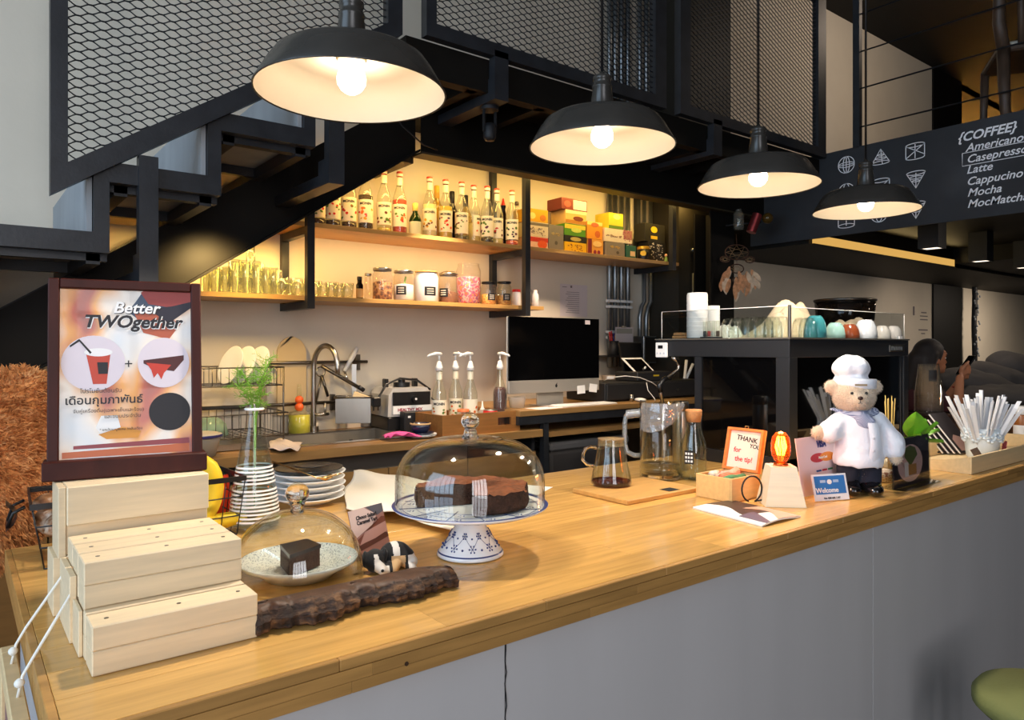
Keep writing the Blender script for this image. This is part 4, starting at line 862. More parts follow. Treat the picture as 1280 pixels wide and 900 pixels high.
hang('cutting_board', 'rounded beige cutting board leaning on the wall behind the faucet', 'cutting board', 365, 518, 3.612, [('board', MB().prism(board_poly(bw_, .40, .085), 0, .012), mat('beige_plastic', (206, 182, 140), .5))])
hang('cutting_board', 'narrow pale board beside the beige cutting board', 'cutting board', 398, 518, 3.625, [('board', MB().prism(board_poly(.13, .26, .03), 0, .010), mat('pale_board', (222, 206, 180), .5))])
hang('kitchen_knife', 'black handled kitchen knife hanging on the upper rail', 'knife', 330, 455, 3.585, [('handle', MB().tube([(0, 0, -.05), (0, 0, .03), (0, 0, .085)], [.010, .013, .010], 8), M['black']), ('blade', MB().box(-.014, .014, -.001, .001, -.24, -.05), M['chrome'])])
hang('kitchen_scissors', 'steel scissors hanging from the upper rail behind the faucet', 'scissors', 402, 455, 3.575, [('ring', MB().lathe([(.022, -.003), (.028, 0), (.022, .003)], 16, T=Matrix.Translation((-.005, 0, -.04)) @ Matrix.Rotation(math.pi / 2, 4, 'X')), M['chrome']), ('blade', MB().tube([(0, 0, -.06), (.035, 0, -.17)], .008, 6).tube([(0, 0, -.06), (-.03, 0, -.2)], .006, 6), M['darksteel'])])
hang('spatula', 'white spatula leaning up from the upper rail', 'spatula', 437, 452, 3.585, [('blade', MB().tube([(-.03, 0, -.05), (.02, 0, .03), (.045, 0, .075)], [.010, .014, .010], 8), M['whitep']), ('handle', MB().tube([(-.03, 0, -.05), (-.02, -.02, -.10)], .007, 6), M['chrome'])])
hang('squeegee', 'dark steel tongs hanging aslant from the upper rail', 'tongs', 420, 464, 3.56, [('arm', MB().tube([(-.08, 0, .03), (.14, -.02, -.10)], .010, 6), M['darksteel']), ('grip', MB().tube([(.12, -.02, -.085), (.15, -.02, -.105)], .012, 6), M['black'])])
cd = thing('steel_caddy', 'square steel caddy with wooden brush hanging over the sink', 'caddy', onY(442, 527, 3.50), math.radians(-28))
put('pan', MB().box(-.09, .09, -.055, -.050, 0, .13, c=.001).box(-.09, .09, .05, .055, 0, .13).box(-.09, -.085, -.05, .05, 0, .13).box(.085, .09, -.05, .05, 0, .13).box(-.09, .09, -.05, .05, -.004, .0), M['chrome'], cd)
put('lip', MB().tube([(-.095, -.06, .13), (.095, -.06, .13), (.095, .06, .13), (-.095, .06, .13), (-.095, -.06, .13)], .005, 6), M['darksteel'], cd)
put('hook', MB().box(-.012, .012, .056, .062, .10, .30).box(-.012, .012, .062, .09, .29, .30), M['chrome'], cd)
put('brush', MB().box(-.05, .055, -.03, .03, .12, .15, T=Matrix.Rotation(.35, 4, 'Y')), M['ply'], cd)
lathe_thing('soap_bottle', 'clear bottle of yellow soap with orange pump behind the sink', 'soap bottle', 374, 540, 3.56, BC, [
    ('body', [(0, .001), (.052, .001), (.056, .005), (.056, .10), (.045, .112), (.015, .118)], M['glass2']), ('liquid', [(0, .003), (.05, .003), (.053, .008), (.053, .095), (0, .095)], mat('yellow_soap', (196, 184, 20), .3)),
    ('lower_ball', MB().ball((0, 0, .135), .022, 14, 10), mat('orange_plastic', (226, 96, 40), .4)), ('upper_ball', MB().ball((0, 0, .172), .021, 14, 10), mat('orange_plastic', (226, 96, 40), .4)), ('nozzle', [(0, .19), (.012, .19), (.009, .25), (0, .252)], M['glass2'])])
# dish rack : two wire baskets with plates
dk = thing('dish_rack', 'two tier steel wire dish rack on the draining tray left of the sink', 'dish rack', (.56, 3.15, BC), 0)
def wires(mb, x0, x1, y0, y1, z0, z1, nx, ny, r=.002):
    for z in (z0, z1): mb.tube([(x0, y0, z), (x1, y0, z), (x1, y1, z), (x0, y1, z), (x0, y0, z)], r * 1.5, 5)
    for i in range(nx + 1):
        x = x0 + (x1 - x0) * i / nx; mb.tube([(x, y0, z1), (x, y0, z0), (x, y1, z0), (x, y1, z1)], r, 4)
    for j in range(1, ny): y = y0 + (y1 - y0) * j / ny; mb.tube([(x0, y, z1), (x0, y, z0), (x1, y, z0), (x1, y, z1)], r, 4)
    return mb
put('lower_basket', wires(MB(), 0, .62, 0, .36, .05, .15, 18, 8), M['darksteel'], dk); put('upper_basket', wires(MB(), 0, .62, .05, .36, .27, .35, 18, 7), M['darksteel'], dk)
put('frame', MB().tube([(.61, .03, 0), (.61, .03, .35)], .004, 6).tube([(.61, .34, 0), (.61, .34, .36)], .004, 6).tube([(.01, .03, 0), (.01, .03, .35)], .004, 6).tube([(.01, .34, 0), (.01, .34, .36)], .004, 6), M['darksteel'], dk)
put('tray', MB().box(-.03, .46, -.02, .38, .004, .012).box(-.03, .46, -.02, -.01, .012, .03).box(-.03, .46, .37, .38, .012, .03).box(.45, .46, -.01, .37, .012, .03), M['chrome'], dk)
plate = MB().lathe([(0, 0), (.06, 0), (.066, .004), (.115, .016), (.117, .019), (.113, .019), (.064, .007), (0, .005)], 32).mesh('plate')
for px, rzz, lab in ((291, .95, 'white plate standing in the dish rack, left one'), (307, .95, 'white plate standing in the dish rack, middle one'), (324, .9, 'white plate standing in the dish rack, right one')):
    x, y, z = onY(px, 476, 3.36)
    o = put('plate', plate, M['white'], None, (x, 3.36, 1.475), (0, math.radians(-70), .25)); o.scale = (.78,) * 3; tag(o, lab, 'plate', 'plates in the dish rack')
lathe_thing('glass_bowl', 'upturned pale green glass bowl in the lower dish rack', 'bowl', 262, 545, 3.28, BC + .055, [('bowl', [(.075, 0), (.078, .003), (.066, .05), (.04, .075), (.02, .08), (0, .08)], glass('green_tint', (200, 226, 206), body=.5, bodycol=(170, 200, 176)))])
lathe_thing('food_tub', 'clear plastic tub with blue lid beside the poster', 'tub', 246, 575, 3.06, BC, [('tub', [(0, .001), (.07, .001), (.09, .08)], glass('milky_plastic', (230, 228, 220), body=.5, bodycol=(206, 200, 190))), ('lid', [(.093, .078), (.096, .082), (.096, .09), (.08, .095), (0, .096)], mat('lid_clear', (190, 184, 176), .4)), ('rim', [(.0965, .080), (.098, .085), (.0965, .090)], mat('blue_rim', (54, 50, 110), .4))])
def cloth(lab, corners, z, m, name='cloth', seed=1, amp=.012, nu=22, cat='cloth'):
    rr = random.Random(seed); f = [(rr.uniform(5, 14), rr.uniform(5, 14), rr.uniform(0, 6)) for _ in range(4)]; c = [Vector(p) for p in corners]; o_ = sum(c, Vector((0, 0, 0))) / 4
    def fn(u, v):
        p = (c[0] * (1 - u) + c[1] * u) * (1 - v) + (c[3] * (1 - u) + c[2] * u) * v - o_; h = sum(math.sin(a_ * u + b_ * v + ph) for a_, b_, ph in f) / 4
        e = 1 + .06 * math.sin(9 * u + 7 * v + seed); return (p.x * e, p.y * e, max(.001, amp * (1 + h)) * (0.35 + .65 * math.sin(math.pi * min(max(u, .03), .97)) ** .5))
    t = put(name, MB().grid(fn, nu, nu), m, None, (o_.x, o_.y, z)); sm = t.modifiers.new('thickness', 'SOLIDIFY'); sm.thickness = .002; sm.offset = 1
    return tag(t, lab, cat)
cloth('crumpled white dishcloth at the front edge of the sink', [onZ(336, 566, BC), onZ(372, 568, BC), onZ(378, 557, BC), onZ(338, 554, BC)], BC + .007, mat('white_cloth', (222, 208, 206), .9), seed=3)
cloth('bright pink cloth in front of the blender base', [(1.60, 2.99, BC), (1.75, 2.96, BC), (1.72, 3.06, BC), (1.60, 3.07, BC)], BC + .007, mat('pink_cloth', (216, 84, 150), .85), seed=5, amp=.022)
# blender motor base
bb = thing('blender_base', 'silver and black blender motor base without its jug', 'blender', (1.84, 3.335, BC), math.radians(-6))
put('lower_band', MB().box(-.06, .20, .0, .27, .004, .075, c=.006), M['black'], bb)
put('housing', MB().prism([(-.06, .077), (.20, .077), (.185, .19), (.165, .225), (-.03, .225), (-.055, .19)][::1], .005, .265), mat('silver_plastic', (196, 192, 186), .35, .2), bb)
put('control_panel', MB().box(-.035, .178, -.006, .004, .135, .205, c=.002), M['black'], bb); put('label_strip', MB().box(-.035, .19, -.007, .004, .09, .133), M['white'], bb)
text('HEALTHY MIX', .022, mat('dark_red_print', (150, 30, 40), .5), bb, (.06, -.0078, .105), bold=.0008)
put('dial', MB().cyl((0, 0, 0), .018, 0, .02, 18, T=Matrix.Translation((.085, -.006, .168)) @ Matrix.Rotation(math.pi / 2, 4, 'X')), M['black'], bb); put('dial_cap', MB().cyl((0, 0, 0), .006, .02, .022, 12, T=Matrix.Translation((.085, -.006, .168)) @ Matrix.Rotation(math.pi / 2, 4, 'X')), M['whitep'], bb)
put('front_box', MB().box(.0, .24, -.07, -.008, .004, .105, c=.004), M['black2'], bb); put('switch', MB().box(.02, .035, -.072, -.07, .075, .085), M['white'], bb)
put('coupling', MB().cyl((.07, .13, 0), .045, .225, .25, 20).cyl((.07, .13, 0), .02, .25, .265, 12), M['black'], bb)
for x in (-.03, .14): put('locating_pin', MB().box(x, x + .022, .12, .16, .225, .27, c=.003), M['black'], bb)
put('power_cable', MB().tube([(.19, .02, .17), (.235, -.02, .12), (.25, -.02, .06), (.24, -.03, .02)], .005, 6).tube([(-.12, -.0, .17), (-.05, .05, .245), (.03, .06, .275), (.13, .06, .262), (.2, .04, .21)], .006, 6), M['black'], bb)
put('plug', MB().box(-.15, -.105, -.02, .015, .135, .185, c=.006).box(-.145, -.140, -.01, -.004, .115, .135).box(-.12, -.115, -.01, -.004, .115, .135), M['black'], bb)
# espresso cup on saucers
s_ = (1.795, 3.04)
for k, lab in enumerate(('white saucer at the bottom of the pair under the navy cup', 'white saucer directly under the navy cup')):
    o = put('saucer', MB().lathe([(0, 0), (.04, 0), (.078, .012), (.08, .014), (.04, .005), (0, .004)], 28), M['white'], None, (s_[0], s_[1], BC + .0005 + k * .0065)); tag(o, lab, 'saucer', 'saucers by the blender')
t = lathe_thing('espresso_cup', 'navy blue cup with pale rim on saucers beside the blender base', 'cup', 0, 0, 0, BC + .0125, [('saucer', [(0, 0), (.04, 0), (.066, .012), (.066, .015), (.04, .005), (0, .004)], mat('navy_glaze', (30, 36, 60), .2)), ('bowl', [(0, .005), (.028, .006), (.046, .03), (.050, .058), (.047, .058), (.043, .03), (0, .012)], MATS['navy_glaze']), ('rim', [(.0502, .052), (.0512, .058), (.047, .0595)], mat('tan_rim', (196, 160, 110), .4))], loc=s_)
# crate of pump bottles
c0, c1_ = onY(553, 530, 2.985), onY(650, 530, 2.985); CW = c1_[0] - c0[0]
cr = thing('bottle_crate', 'wooden crate with a hand slot holding pump bottles', 'crate', (c0[0], 2.985, BC), 0); hh = .105
crate_m = mat('crate_wood', (150, 100, 50), .5, var=.15, vscale=6, stretch=(1, 8, 12))
put('front_board', MB().box(0, CW, 0, .014, 0, .035).box(0, CW, 0, .014, .075, hh).box(0, CW * .70, 0, .014, .0352, .0748).box(CW * .88, CW, 0, .014, .0352, .0748), crate_m, cr)
put('back_board', MB().box(0, CW, .246, .26, 0, hh), crate_m, cr)
put('end_board', MB().box(0, .014, .0145, .2455, 0, hh), crate_m, cr); put('end_board', MB().box(CW - .014, CW, .0145, .2455, 0, hh), crate_m, cr)
put('bottom_board', MB().box(.0145, CW - .0145, .0145, .2455, .0, .01), crate_m, cr)
for i, (px, y, liq, lv, pump, lab) in enumerate(((549, 3.14, (226, 206, 150), .06, math.pi, 'pump bottle of pale syrup nearest the blender, spout to the left'), (569.5, 3.195, (190, 150, 70), .06, -1.3, 'pump bottle with spout towards the viewer, second in the crate'),
                                               (588, 3.09, (206, 200, 190), .16, math.pi, 'pump bottle with cloudy syrup and spout to the left, third in the crate'), (625, 3.12, (70, 22, 20), .22, -1.4, 'pump bottle of dark red syrup at the right end of the crate'))):
    syrup(lab, px, 500, y, liq, lv, [OR, GR], i + 21, scale=.97, group='pump bottles in the crate', z=BC + .011, pump=pump, word='MONIN' if i < 2 else None)
lathe_thing('sauce_jar', 'small jar of amber sauce in front of the pump bottles', 'jar', 579, 520, 3.06, BC + .011, [('jar_body', [(0, .001), (.034, .001), (.036, .005), (.036, .09), (.03, .10)], jarm), ('contents', [(0, .004), (.033, .005), (.033, .085), (0, .085)], mat('amber_sauce', (190, 110, 30), .3)), ('paper_label', wrap(1.8, .02, .05, .0365), M['white']), ('lid', [(.031, .098), (.031, .112), (0, .112)], mat('orange_lid', (206, 110, 60), .5))])
lathe_thing('squeeze_bottle', 'small clear squeeze bottle with white nozzle in the crate', 'bottle', 603, 515, 3.10, BC + .011, [('body', [(0, .001), (.022, .001), (.024, .004), (.024, .09), (.012, .10)], glass('milky_plastic', (230, 228, 220))), ('nozzle', [(.013, .1), (.006, .115), (.002, .145), (0, .146)], M['whitep'])])
lathe_thing('drink_can', 'small red tin with white print in the crate', 'tin', 613, 520, 3.045, BC + .011, [('body', [(0, .0), (.036, .0), (.038, .003), (.038, .095), (.036, .098), (0, .098)], mat('red_tin', (196, 24, 22), .3)), ('print', wrap(1.0, .05, .07, .0385), M['white']), ('lid', [(.036, .098), (.037, .102), (.03, .104), (0, .102)], M['chrome'])])
lathe_thing('plastic_cup', 'clear plastic tub right of the dark red pump bottle', 'tub', 646, 514, 3.12, 1.2255, [('tub', [(0, .001), (.04, .001), (.05, .06)], MATS['milky_plastic'])])
# ================================================================ monitor desk
mo = thing('computer_monitor', 'large silver framed computer monitor with black screen', 'monitor', (2.72, 3.1, 1.2255), 0)
mx0, mx1 = onY(636, 395, 3.1)[0] - 2.72, onY(749, 480, 3.1)[0] - 2.72; mt = onY(690, 397, 3.1)[2] - 1.2255; mbt = onY(695, 490, 3.1)[2] - 1.2255
mb_ = Matrix.Identity(4)
put('chin', MB().box(mx0, mx1, 0, .016, mbt, mbt + .072, c=.002), mat('aluminium', (196, 190, 180), .35, .6), mo)
put('screen', MB().box(mx0, mx1, 0, .006, mbt + .0722, mt, c=.001), mat('dark_screen', (5, 5, 6), .12), mo)
put('case', MB().box(mx0 + .0, mx1, .0162, .022, mbt, mt, c=.002).box(mx0 + .05, mx1 - .05, .022, .05, mbt + .05, mt - .05, c=.01), MATS['aluminium'], mo)
put('emblem', MB().ball(((mx0 + mx1) / 2, -.001, mbt + .036), (.008, .0012, .010), 12, 8).tube([((mx0 + mx1) / 2 + .001, -.001, mbt + .045), ((mx0 + mx1) / 2 + .005, -.001, mbt + .052)], .0018, 5), M['black'], mo)
put('stand', MB().box((mx0 + mx1) / 2 - .1, (mx0 + mx1) / 2 + .1, .052, .058, 0, mbt + .1).box((mx0 + mx1) / 2 - .1, (mx0 + mx1) / 2 + .1, -.06, .12, 0, .006), MATS['aluminium'], mo)
for px, py, a_, lab in ((727, 487, -.05, 'white paper note stuck under the monitor, left one'), (742, 485, .12, 'white paper note stuck under the monitor, right one')):
    x, y, z = onY(px, py, 3.09); o = put('paper_note', MB().box(-.032, .032, -.0004, .0004, -.024, .024), M['paper'], None, (x, 3.094, z), (0, a_, 0)); tag(o, lab, 'note', 'notes on the monitor')
x, y, z = onY(735, 403, 3.09); o = put('webcam_tape', MB().box(-.02, .02, -.001, .0, -.012, .012), MATS['lilac_paper'], None, (x, 3.094, z)); tag(o, 'pale tape patch on the top right corner of the monitor', 'tape')
k0, k1, k2 = onZ(668, 507, 1.226), onZ(740, 497, 1.226), onZ(665, 500, 1.226)
kb = thing('keyboard', 'slim white keyboard lying before the monitor', 'keyboard', (k0[0] + .03, 2.965, 1.2257), 0)
put('base', MB().box(0, .43, 0, .115, 0, .008, c=.002), mat('aluminium_pale', (214, 208, 198), .4), kb)
for r_ in range(5):
    put('key_row', MB().box(.008, .422, .008 + r_ * .021, .025 + r_ * .021, .0082, .011), M['white'], kb)
ms2 = onZ(760, 499, 1.226); o = put('computer_mouse', MB().ball((0, 0, .012), (.032, .055, .012), 16, 8), M['white'], None, (ms2[0], 3.0, 1.2262), (0, 0, -.4)); tag(o, 'white computer mouse at the right of the keyboard', 'mouse')
lathe_thing('small_cylinder', 'little steel cylinder stamp behind the mouse', 'stamp', 0, 0, 0, 1.2255, [('body', [(0, 0), (.013, 0), (.013, .042), (0, .042)], M['chrome'])], loc=(ms2[0] - .02, 3.055))
o = put('paper_sheet', MB().box(-.16, .16, -.06, .06, 0, .0006), MATS['lilac_paper'], None, (2.63, 3.02, 1.2257), (0, 0, .1)); tag(o, 'loose grey paper sheet on the left of the desk', 'paper')
cdw = thing('cash_drawer', 'wide black cash drawer on the desk beside the monitor', 'cash drawer', (3.11, 3.08, 1.2255), 0)
put('case', MB().box(0, .96, .012, .36, .004, .115, c=.004), M['black2'], cdw); put('drawer_front', MB().box(.006, .954, 0, .011, .012, .108, c=.003), M['black2'], cdw); put('keyhole', MB().cyl((0, 0, 0), .010, 0, .004, 14, T=Matrix.Translation((.66, 0, .055)) @ Matrix.Rotation(math.pi / 2, 4, 'X')), M['chrome'], cdw)
tb = thing('tablet', 'white tablet on a tilted stand over the cash drawer', 'tablet', onY(810, 470, 3.22), math.radians(4)); Tt = Matrix.Rotation(math.radians(-38), 4, 'X')
sh = Matrix(((1, 0, -.55, 0), (0, 1, 0, 0), (0, 0, 1, 0), (0, 0, 0, 1)))
put('case', MB().box(-.105, .11, -.006, 0, 0, .15, T=sh @ Tt, c=.002), M['white'], tb); put('screen', MB().box(-.085, .09, -.0075, -.0062, .014, .136, T=sh @ Tt), MATS['dark_screen'], tb)
put('stand', MB().tube([(0, .02, .06), (.02, .08, 0.0)], .007, 6).box(-.1, .12, -.02, .1, -.012, -.004), M['whitep'], tb)
pt = thing('card_printer', 'low black receipt printer under the tablet', 'printer', onY(818, 473, 3.12)[:1] + (3.12, 1.2255 + .116), 0)
put('body', MB().box(-.16, .18, 0, .2, 0, .06, c=.006), M['black2'], pt); put('yellow_sticker', MB().box(-.01, .045, -.0008, -.0002, .030, .040), mat('yellow_print', (200, 170, 30), .5), pt); put('paper_slot', MB().box(-.1, .1, .05, .06, .06, .064), M['black'], pt)
lp = thing('folded_monitor', 'black pivoting till screen tilted backwards beside the pens', 'screen', onY(795, 473, 3.35)[:1] + (3.35, 1.2255 + .1165), math.radians(8))
put('screen', MB().box(-.13, .12, -.01, .01, .04, .25, T=Matrix(((1, 0, -.28, 0), (0, 1, 0, 0), (0, .25, 1, 0), (0, 0, 0, 1))), c=.004), M['black'], lp); put('foot', MB().box(-.09, .07, -.05, .05, 0, .012, c=.003).tube([(-.02, 0, .01), (-.03, 0, .06)], .012, 8), M['black2'], lp)
pc = thing('pen_holder', 'black mesh pen holder on the wall ledge right of the monitor', 'pen holder', onY(767, 444, 3.55), 0)
put('cup', MB().lathe([(0, 0), (.034, 0), (.036, .003), (.036, .10), (.034, .10), (.034, .004)], 16), M['black2'], pc); put('ledge', MB().box(-.11, .08, -.05, .09, -.012, -.0005), M['black2'], pc)
for i, (dx, c, h) in enumerate(((-.02, (206, 40, 34), .16), (-.008, (200, 36, 40), .165), (.008, (60, 50, 130), .15), (.018, (220, 170, 50), .14), (-.028, (50, 50, 50), .13))):
    o = put('pen', MB().tube([(0, 0, 0), (dx * .6, .01, h)], .005, 6), mat('pen_%d' % i, c, .4), None, (pc.location.x + dx, pc.location.y, pc.location.z + .004))
    tag(o, ('red pen leaning left in the black pen holder', 'tallest red pen in the black pen holder', 'blue pen in the black pen holder', 'yellow pen at the right side of the pen holder', 'short dark pen at the left side of the pen holder')[i], 'pen', 'pens in the holder')
wn = thing('wall_paper_stack', 'pale papers clipped on the wall beside the conduits', 'papers', onY(778, 432, 3.54), 0)
put('sheet', MB().box(-.07, .11, 0, .002, -.0, .13), MATS['lilac_paper'], wn); put('sheet', MB().box(-.06, .10, -.002, -.0005, .085, .12), mat('grey_paper', (170, 164, 150), .8), wn); put('clip', MB().box(-.01, .03, -.006, .004, .125, .14), M['chrome'], wn)
lathe_thing('white_bin', 'pale translucent bin under the pen holder ledge', 'bin', 767, 470, 3.545, 1.2255, [('bin', [(0, .001), (.06, .001), (.085, .14)], mat('bin_plastic', (190, 176, 160), .6))])
cbz = [onY(*p) for p in ((752, 478, 3.3), (762, 472, 3.1), (782, 470, 3.08), (800, 472, 3.07), (815, 478, 3.06), (823, 484, 3.06))]
o = thing('charging_cable', 'thin white charging cable looping over the cash drawer', 'cable', cbz[0])
put('cable', MB().tube([tuple(Vector(p) - Vector(cbz[0])) for p in cbz], .003, 6).tube([tuple(Vector(onY(*p)) - Vector(cbz[0])) for p in ((808, 478, 3.07), (810, 488, 3.05), (818, 498, 3.04), (822, 508, 3.0))], .0028, 6), M['whitep'], o); put('adapter', MB().box(-.02, .02, -.01, .01, -.008, .008, T=Matrix.Translation(Vector(onY(763, 472, 3.09)) - Vector(cbz[0]))), M['whitep'], o)
wd = thing('flexible_hose', 'bent steel hose running from the display case down behind the jug', 'hose', onY(829, 505, 1.985), 0); b0 = wd.location
put('neck', MB().tube([tuple(Vector(onY(*p)) - b0) for p in ((829, 508, 1.985), (826, 492, 1.985), (824, 482, 1.985), (828, 476, 1.985), (838, 470, 1.985), (847, 463, 1.985), (849, 457, 1.985), (846, 451, 1.985), (841, 447, 1.985))], .008, 8), M['chrome'], wd)
put('sleeve', MB().tube([tuple(Vector(onY(*p)) - b0) for p in ((825.5, 490, 1.985), (824, 482, 1.985), (828, 476, 1.985), (833, 472.5, 1.985))], .011, 8), M['black'], wd)
put('stem', MB().tube([(0, 0, 0), (0, 0, CT - b0.z + .001)], .008, 8), M['chrome'], wd)
for i, (a_, b_) in enumerate((((853, 500), (858, 450)), ((857, 475), (866, 455)))):
    p0, p1 = Vector(onY(a_[0], a_[1], 3.3)), Vector(onY(b_[0], b_[1], 3.3)); o = put('white_stand_arm', MB().tube([(0, 0, 0), tuple(p1 - p0)], .011, 8), M['whitep'], None, p0)
    tag(o, ('upright white plastic bar between the till and the display case', 'slanting white plastic bar leaning on the upright one')[i], 'bar', 'white bars by the till')
# ================================================================ left end of the counter: batten steps with the poster
TOPZ = CT + .0006
sb = thing('batten_steps', 'stepped stand of screwed pine battens carrying the framed poster', 'display stand', (.152, 1.148, TOPZ))
BL_ = .229
def batten(y, z, d=.058, h=.0345, x=0, l=BL_, screws=False):
    b = put('batten', MB().box(x, x + l, y, y + d, z, z + h, c=.0016), M['pine'], sb)
    if screws:
        for q in (.022, l * .52, l - .022): put('screw', MB().cyl((x + q, y + d / 2, 0), .0032, z + h - .0003, z + h + .0005, 10), M['darksteel'], b)
# tier one, two and three (each batten is 58 x 34 mm)
for y in (0, .066, .132, .198, .264, .33): batten(y, 0)
batten(0, .035, screws=True); batten(.066, .035, .020, screws=False); batten(.0875, .035, .058, x=.001); batten(.154, .035); batten(.22, .035); batten(.286, .035)
for y in (.0825, .1485, .2145): batten(y, .070, x=.0005)
for y in (.0825, .1485, .2145): batten(y, .105, x=.0005, screws=True)
batten(.2805, .070); batten(.347, .070); batten(.287, .105, h=.05, d=.055); batten(.3445, .105, h=.05, d=.05)
batten(.277, .1555, h=.066, d=.062); batten(.341, .1555, h=.066, d=.055)
for y, z0, z1, th in ((.086, .0, .069, .006), (.152, .0, .104, .010), (.30, .0, .10, .018), (.285, .1005, .221, .012)): put('side_cleat', MB().box(-th, -.0005, y, y + (.13 if y < .2 else .09), z0, z1, c=.001), M['pine'], sb)
# the framed poster
po = thing('framed_poster', 'dark wood framed poster reading Better TWOgether on the batten steps', 'poster', (.257, 1.497, 1.3235), -.15)
po_T = Matrix.Rotation(math.radians(-6), 4, 'X'); redwood = mat('dark_red_wood', (60, 22, 15), .5, var=.2, vscale=8, stretch=(4, 4, 1), spec=.25)
put('foot_rail', MB().box(-.134, .134, -.022, .03, 0, .034, c=.002), redwood, po)
fw, fh, fz = .1275, .364, .030
def pbox(mb, *a, **k): return mb.box(*a, T=po_T, **k)
put('frame_stile', pbox(MB(), -fw, -fw + .018, -.009, .012, fz, fh, c=.002), redwood, po); put('frame_stile', pbox(MB(), fw - .018, fw, -.009, .012, fz, fh, c=.002), redwood, po)
put('frame_rail', pbox(MB(), -fw + .0182, fw - .0182, -.009, .012, fh - .018, fh, c=.002), redwood, po)
IW, IZ0, IZ1 = fw - .0182, fz + .006, fh - .0182
def P_(u, v): return (-IW + 2 * IW * u, IZ0 + (IZ1 - IZ0) * v)
sheet = ramp_mat('blurred_cafe_print', [(.30, (205, 214, 222)), (.42, (236, 222, 206)), (.50, (232, 160, 76)), (.56, (180, 76, 44)), (.61, (130, 56, 46)), (.66, (236, 196, 150)), (.76, (214, 206, 210))], 'noise', 7.5, .35, 1.5, coat=.3, stretch=(1.3, 1, .8))
pr_ = put('print', pbox(MB(), -IW, IW, -.001, .004, IZ0 - .006, IZ1), sheet, po)
def disc(u, v, ru, m, e, name='printed_disc', rv=None):
    x, z = P_(u, v); mb = MB().lathe([(0, 0), (1, 0), (1, -.0003)], 36, T=po_T @ Matrix.Translation((x, -.001 - e, z)) @ Matrix.Rotation(math.pi / 2, 4, 'X') @ Matrix.Diagonal((ru * 2 * IW, (rv or ru) * 2 * IW, 1, 1)), smooth=False)
    return put(name, mb, m, pr_)
def shape(pts, m, e, name='printed_shape'):
    mb = MB(); v = [(P_(u, v_)[0], -.001 - e, P_(u, v_)[1]) for u, v_ in pts]; mb.add(v, [tuple(range(len(v)))], 0, False, po_T); return put(name, mb, m, pr_)
def ptext(s_, u, v, size, m, e=.0012, **k):
    x, z = P_(u, v); me = text_mesh(s_, size, **k).copy(); me.materials.append(m); me.transform(po_T @ Matrix.Translation((x, -.001 - e, z))); return put('lettering', me, None, pr_)
tw = mat('print_white', (244, 242, 240), .5); tk = mat('print_black', (26, 24, 30), .5)
shape([(.62, 1), (.56, .93), (.50, .87), (.62, .80), (.80, .86), (.97, 1)], mat('print_dusk', (70, 84, 104), .5), .0002); shape([(.60, .99), (.66, .92), (.85, .90), (1, .94), (1, 1), (.62, 1)], mat('print_maroon', (156, 66, 62), .5), .0004)
shape([(.66, .89), (.82, .80), (1, .90), (1, .94), (.85, .91)], mat('print_navy', (38, 36, 50), .5), .0005); shape([(.55, .86), (.62, .74), (.82, .70), (.92, .80), (.72, .88)], mat('print_brick', (182, 92, 66), .5), .0003)
shape([(.02, .0), (.02, .035), (.98, .05), (.98, .0)], mat('print_orange', (206, 110, 70), .5), .0003); shape([(.10, .05), (.10, .07), (.98, .085), (.98, .05)], mat('print_plum', (150, 70, 76), .5), .0004)
shape([(.28, .13), (.34, .10), (.58, .10), (.60, .14), (.46, .17)], mat('print_amber', (222, 150, 60), .5), .0003); shape([(.26, .17), (.30, .13), (.45, .15), (.42, .24), (.30, .24)], tw, .0002)
disc(.245, .555, .235, mat('print_haze', (226, 214, 222), .5), .0006); disc(.78, .555, .205, MATS['print_haze'], .0006, rv=.22); disc(.825, .25, .165, tk, .0006)
shape([(.19, .61), (.24, .43), (.34, .43), (.37, .62)], mat('print_cup', (196, 70, 50), .5), .0008); disc(.28, .62, .105, tw, .0009, rv=.035); shape([(.27, .56), (.28, .49), (.35, .49), (.35, .56)], tk, .0011)
shape([(.23, .62), (.14, .70), (.13, .695), (.07, .66), (.075, .65), (.14, .685), (.22, .61)], tk, .0010)
shape([(.62, .57), (.94, .60), (.94, .57), (.86, .50), (.70, .52), (.62, .55)], mat('print_choc', (78, 30, 30), .5), .0008); shape([(.64, .555), (.84, .54), (.78, .49), (.76, .45), (.73, .49), (.70, .46), (.68, .51)], mat('print_caramel', (200, 60, 44), .5), .0009)
ptext('+', .505, .52, .026, tk); ptext('Better', .57, .858, .030, tk, .0010, shear=.25, bold=.0010); ptext('Better', .565, .861, .030, tw, .0013, shear=.25, bold=.0006)
ptext('TWOgether', .545, .768, .0325, tw, .0010, shear=.25, bold=.0014); ptext('TWOgether', .54, .772, .0325, tk, .0014, shear=.25, bold=.0009)
ptext('โปรโมชั่นต้อนรับ', .30, .378, .0105, tk); ptext('เดือนกุมภาพันธ์', .325, .312, .0205, tk, bold=.0003); ptext('จับคู่เครื่องดื่ม(เฉพาะเย็นและร้อน)', .36, .262, .0088, tk); ptext('และขนมประจำวัน', .46, .225, .0090, tk); ptext('* ยกเว้นเมนูพิเศษ ถึงสิ้นเดือน', .45, .150, .0060, tk)
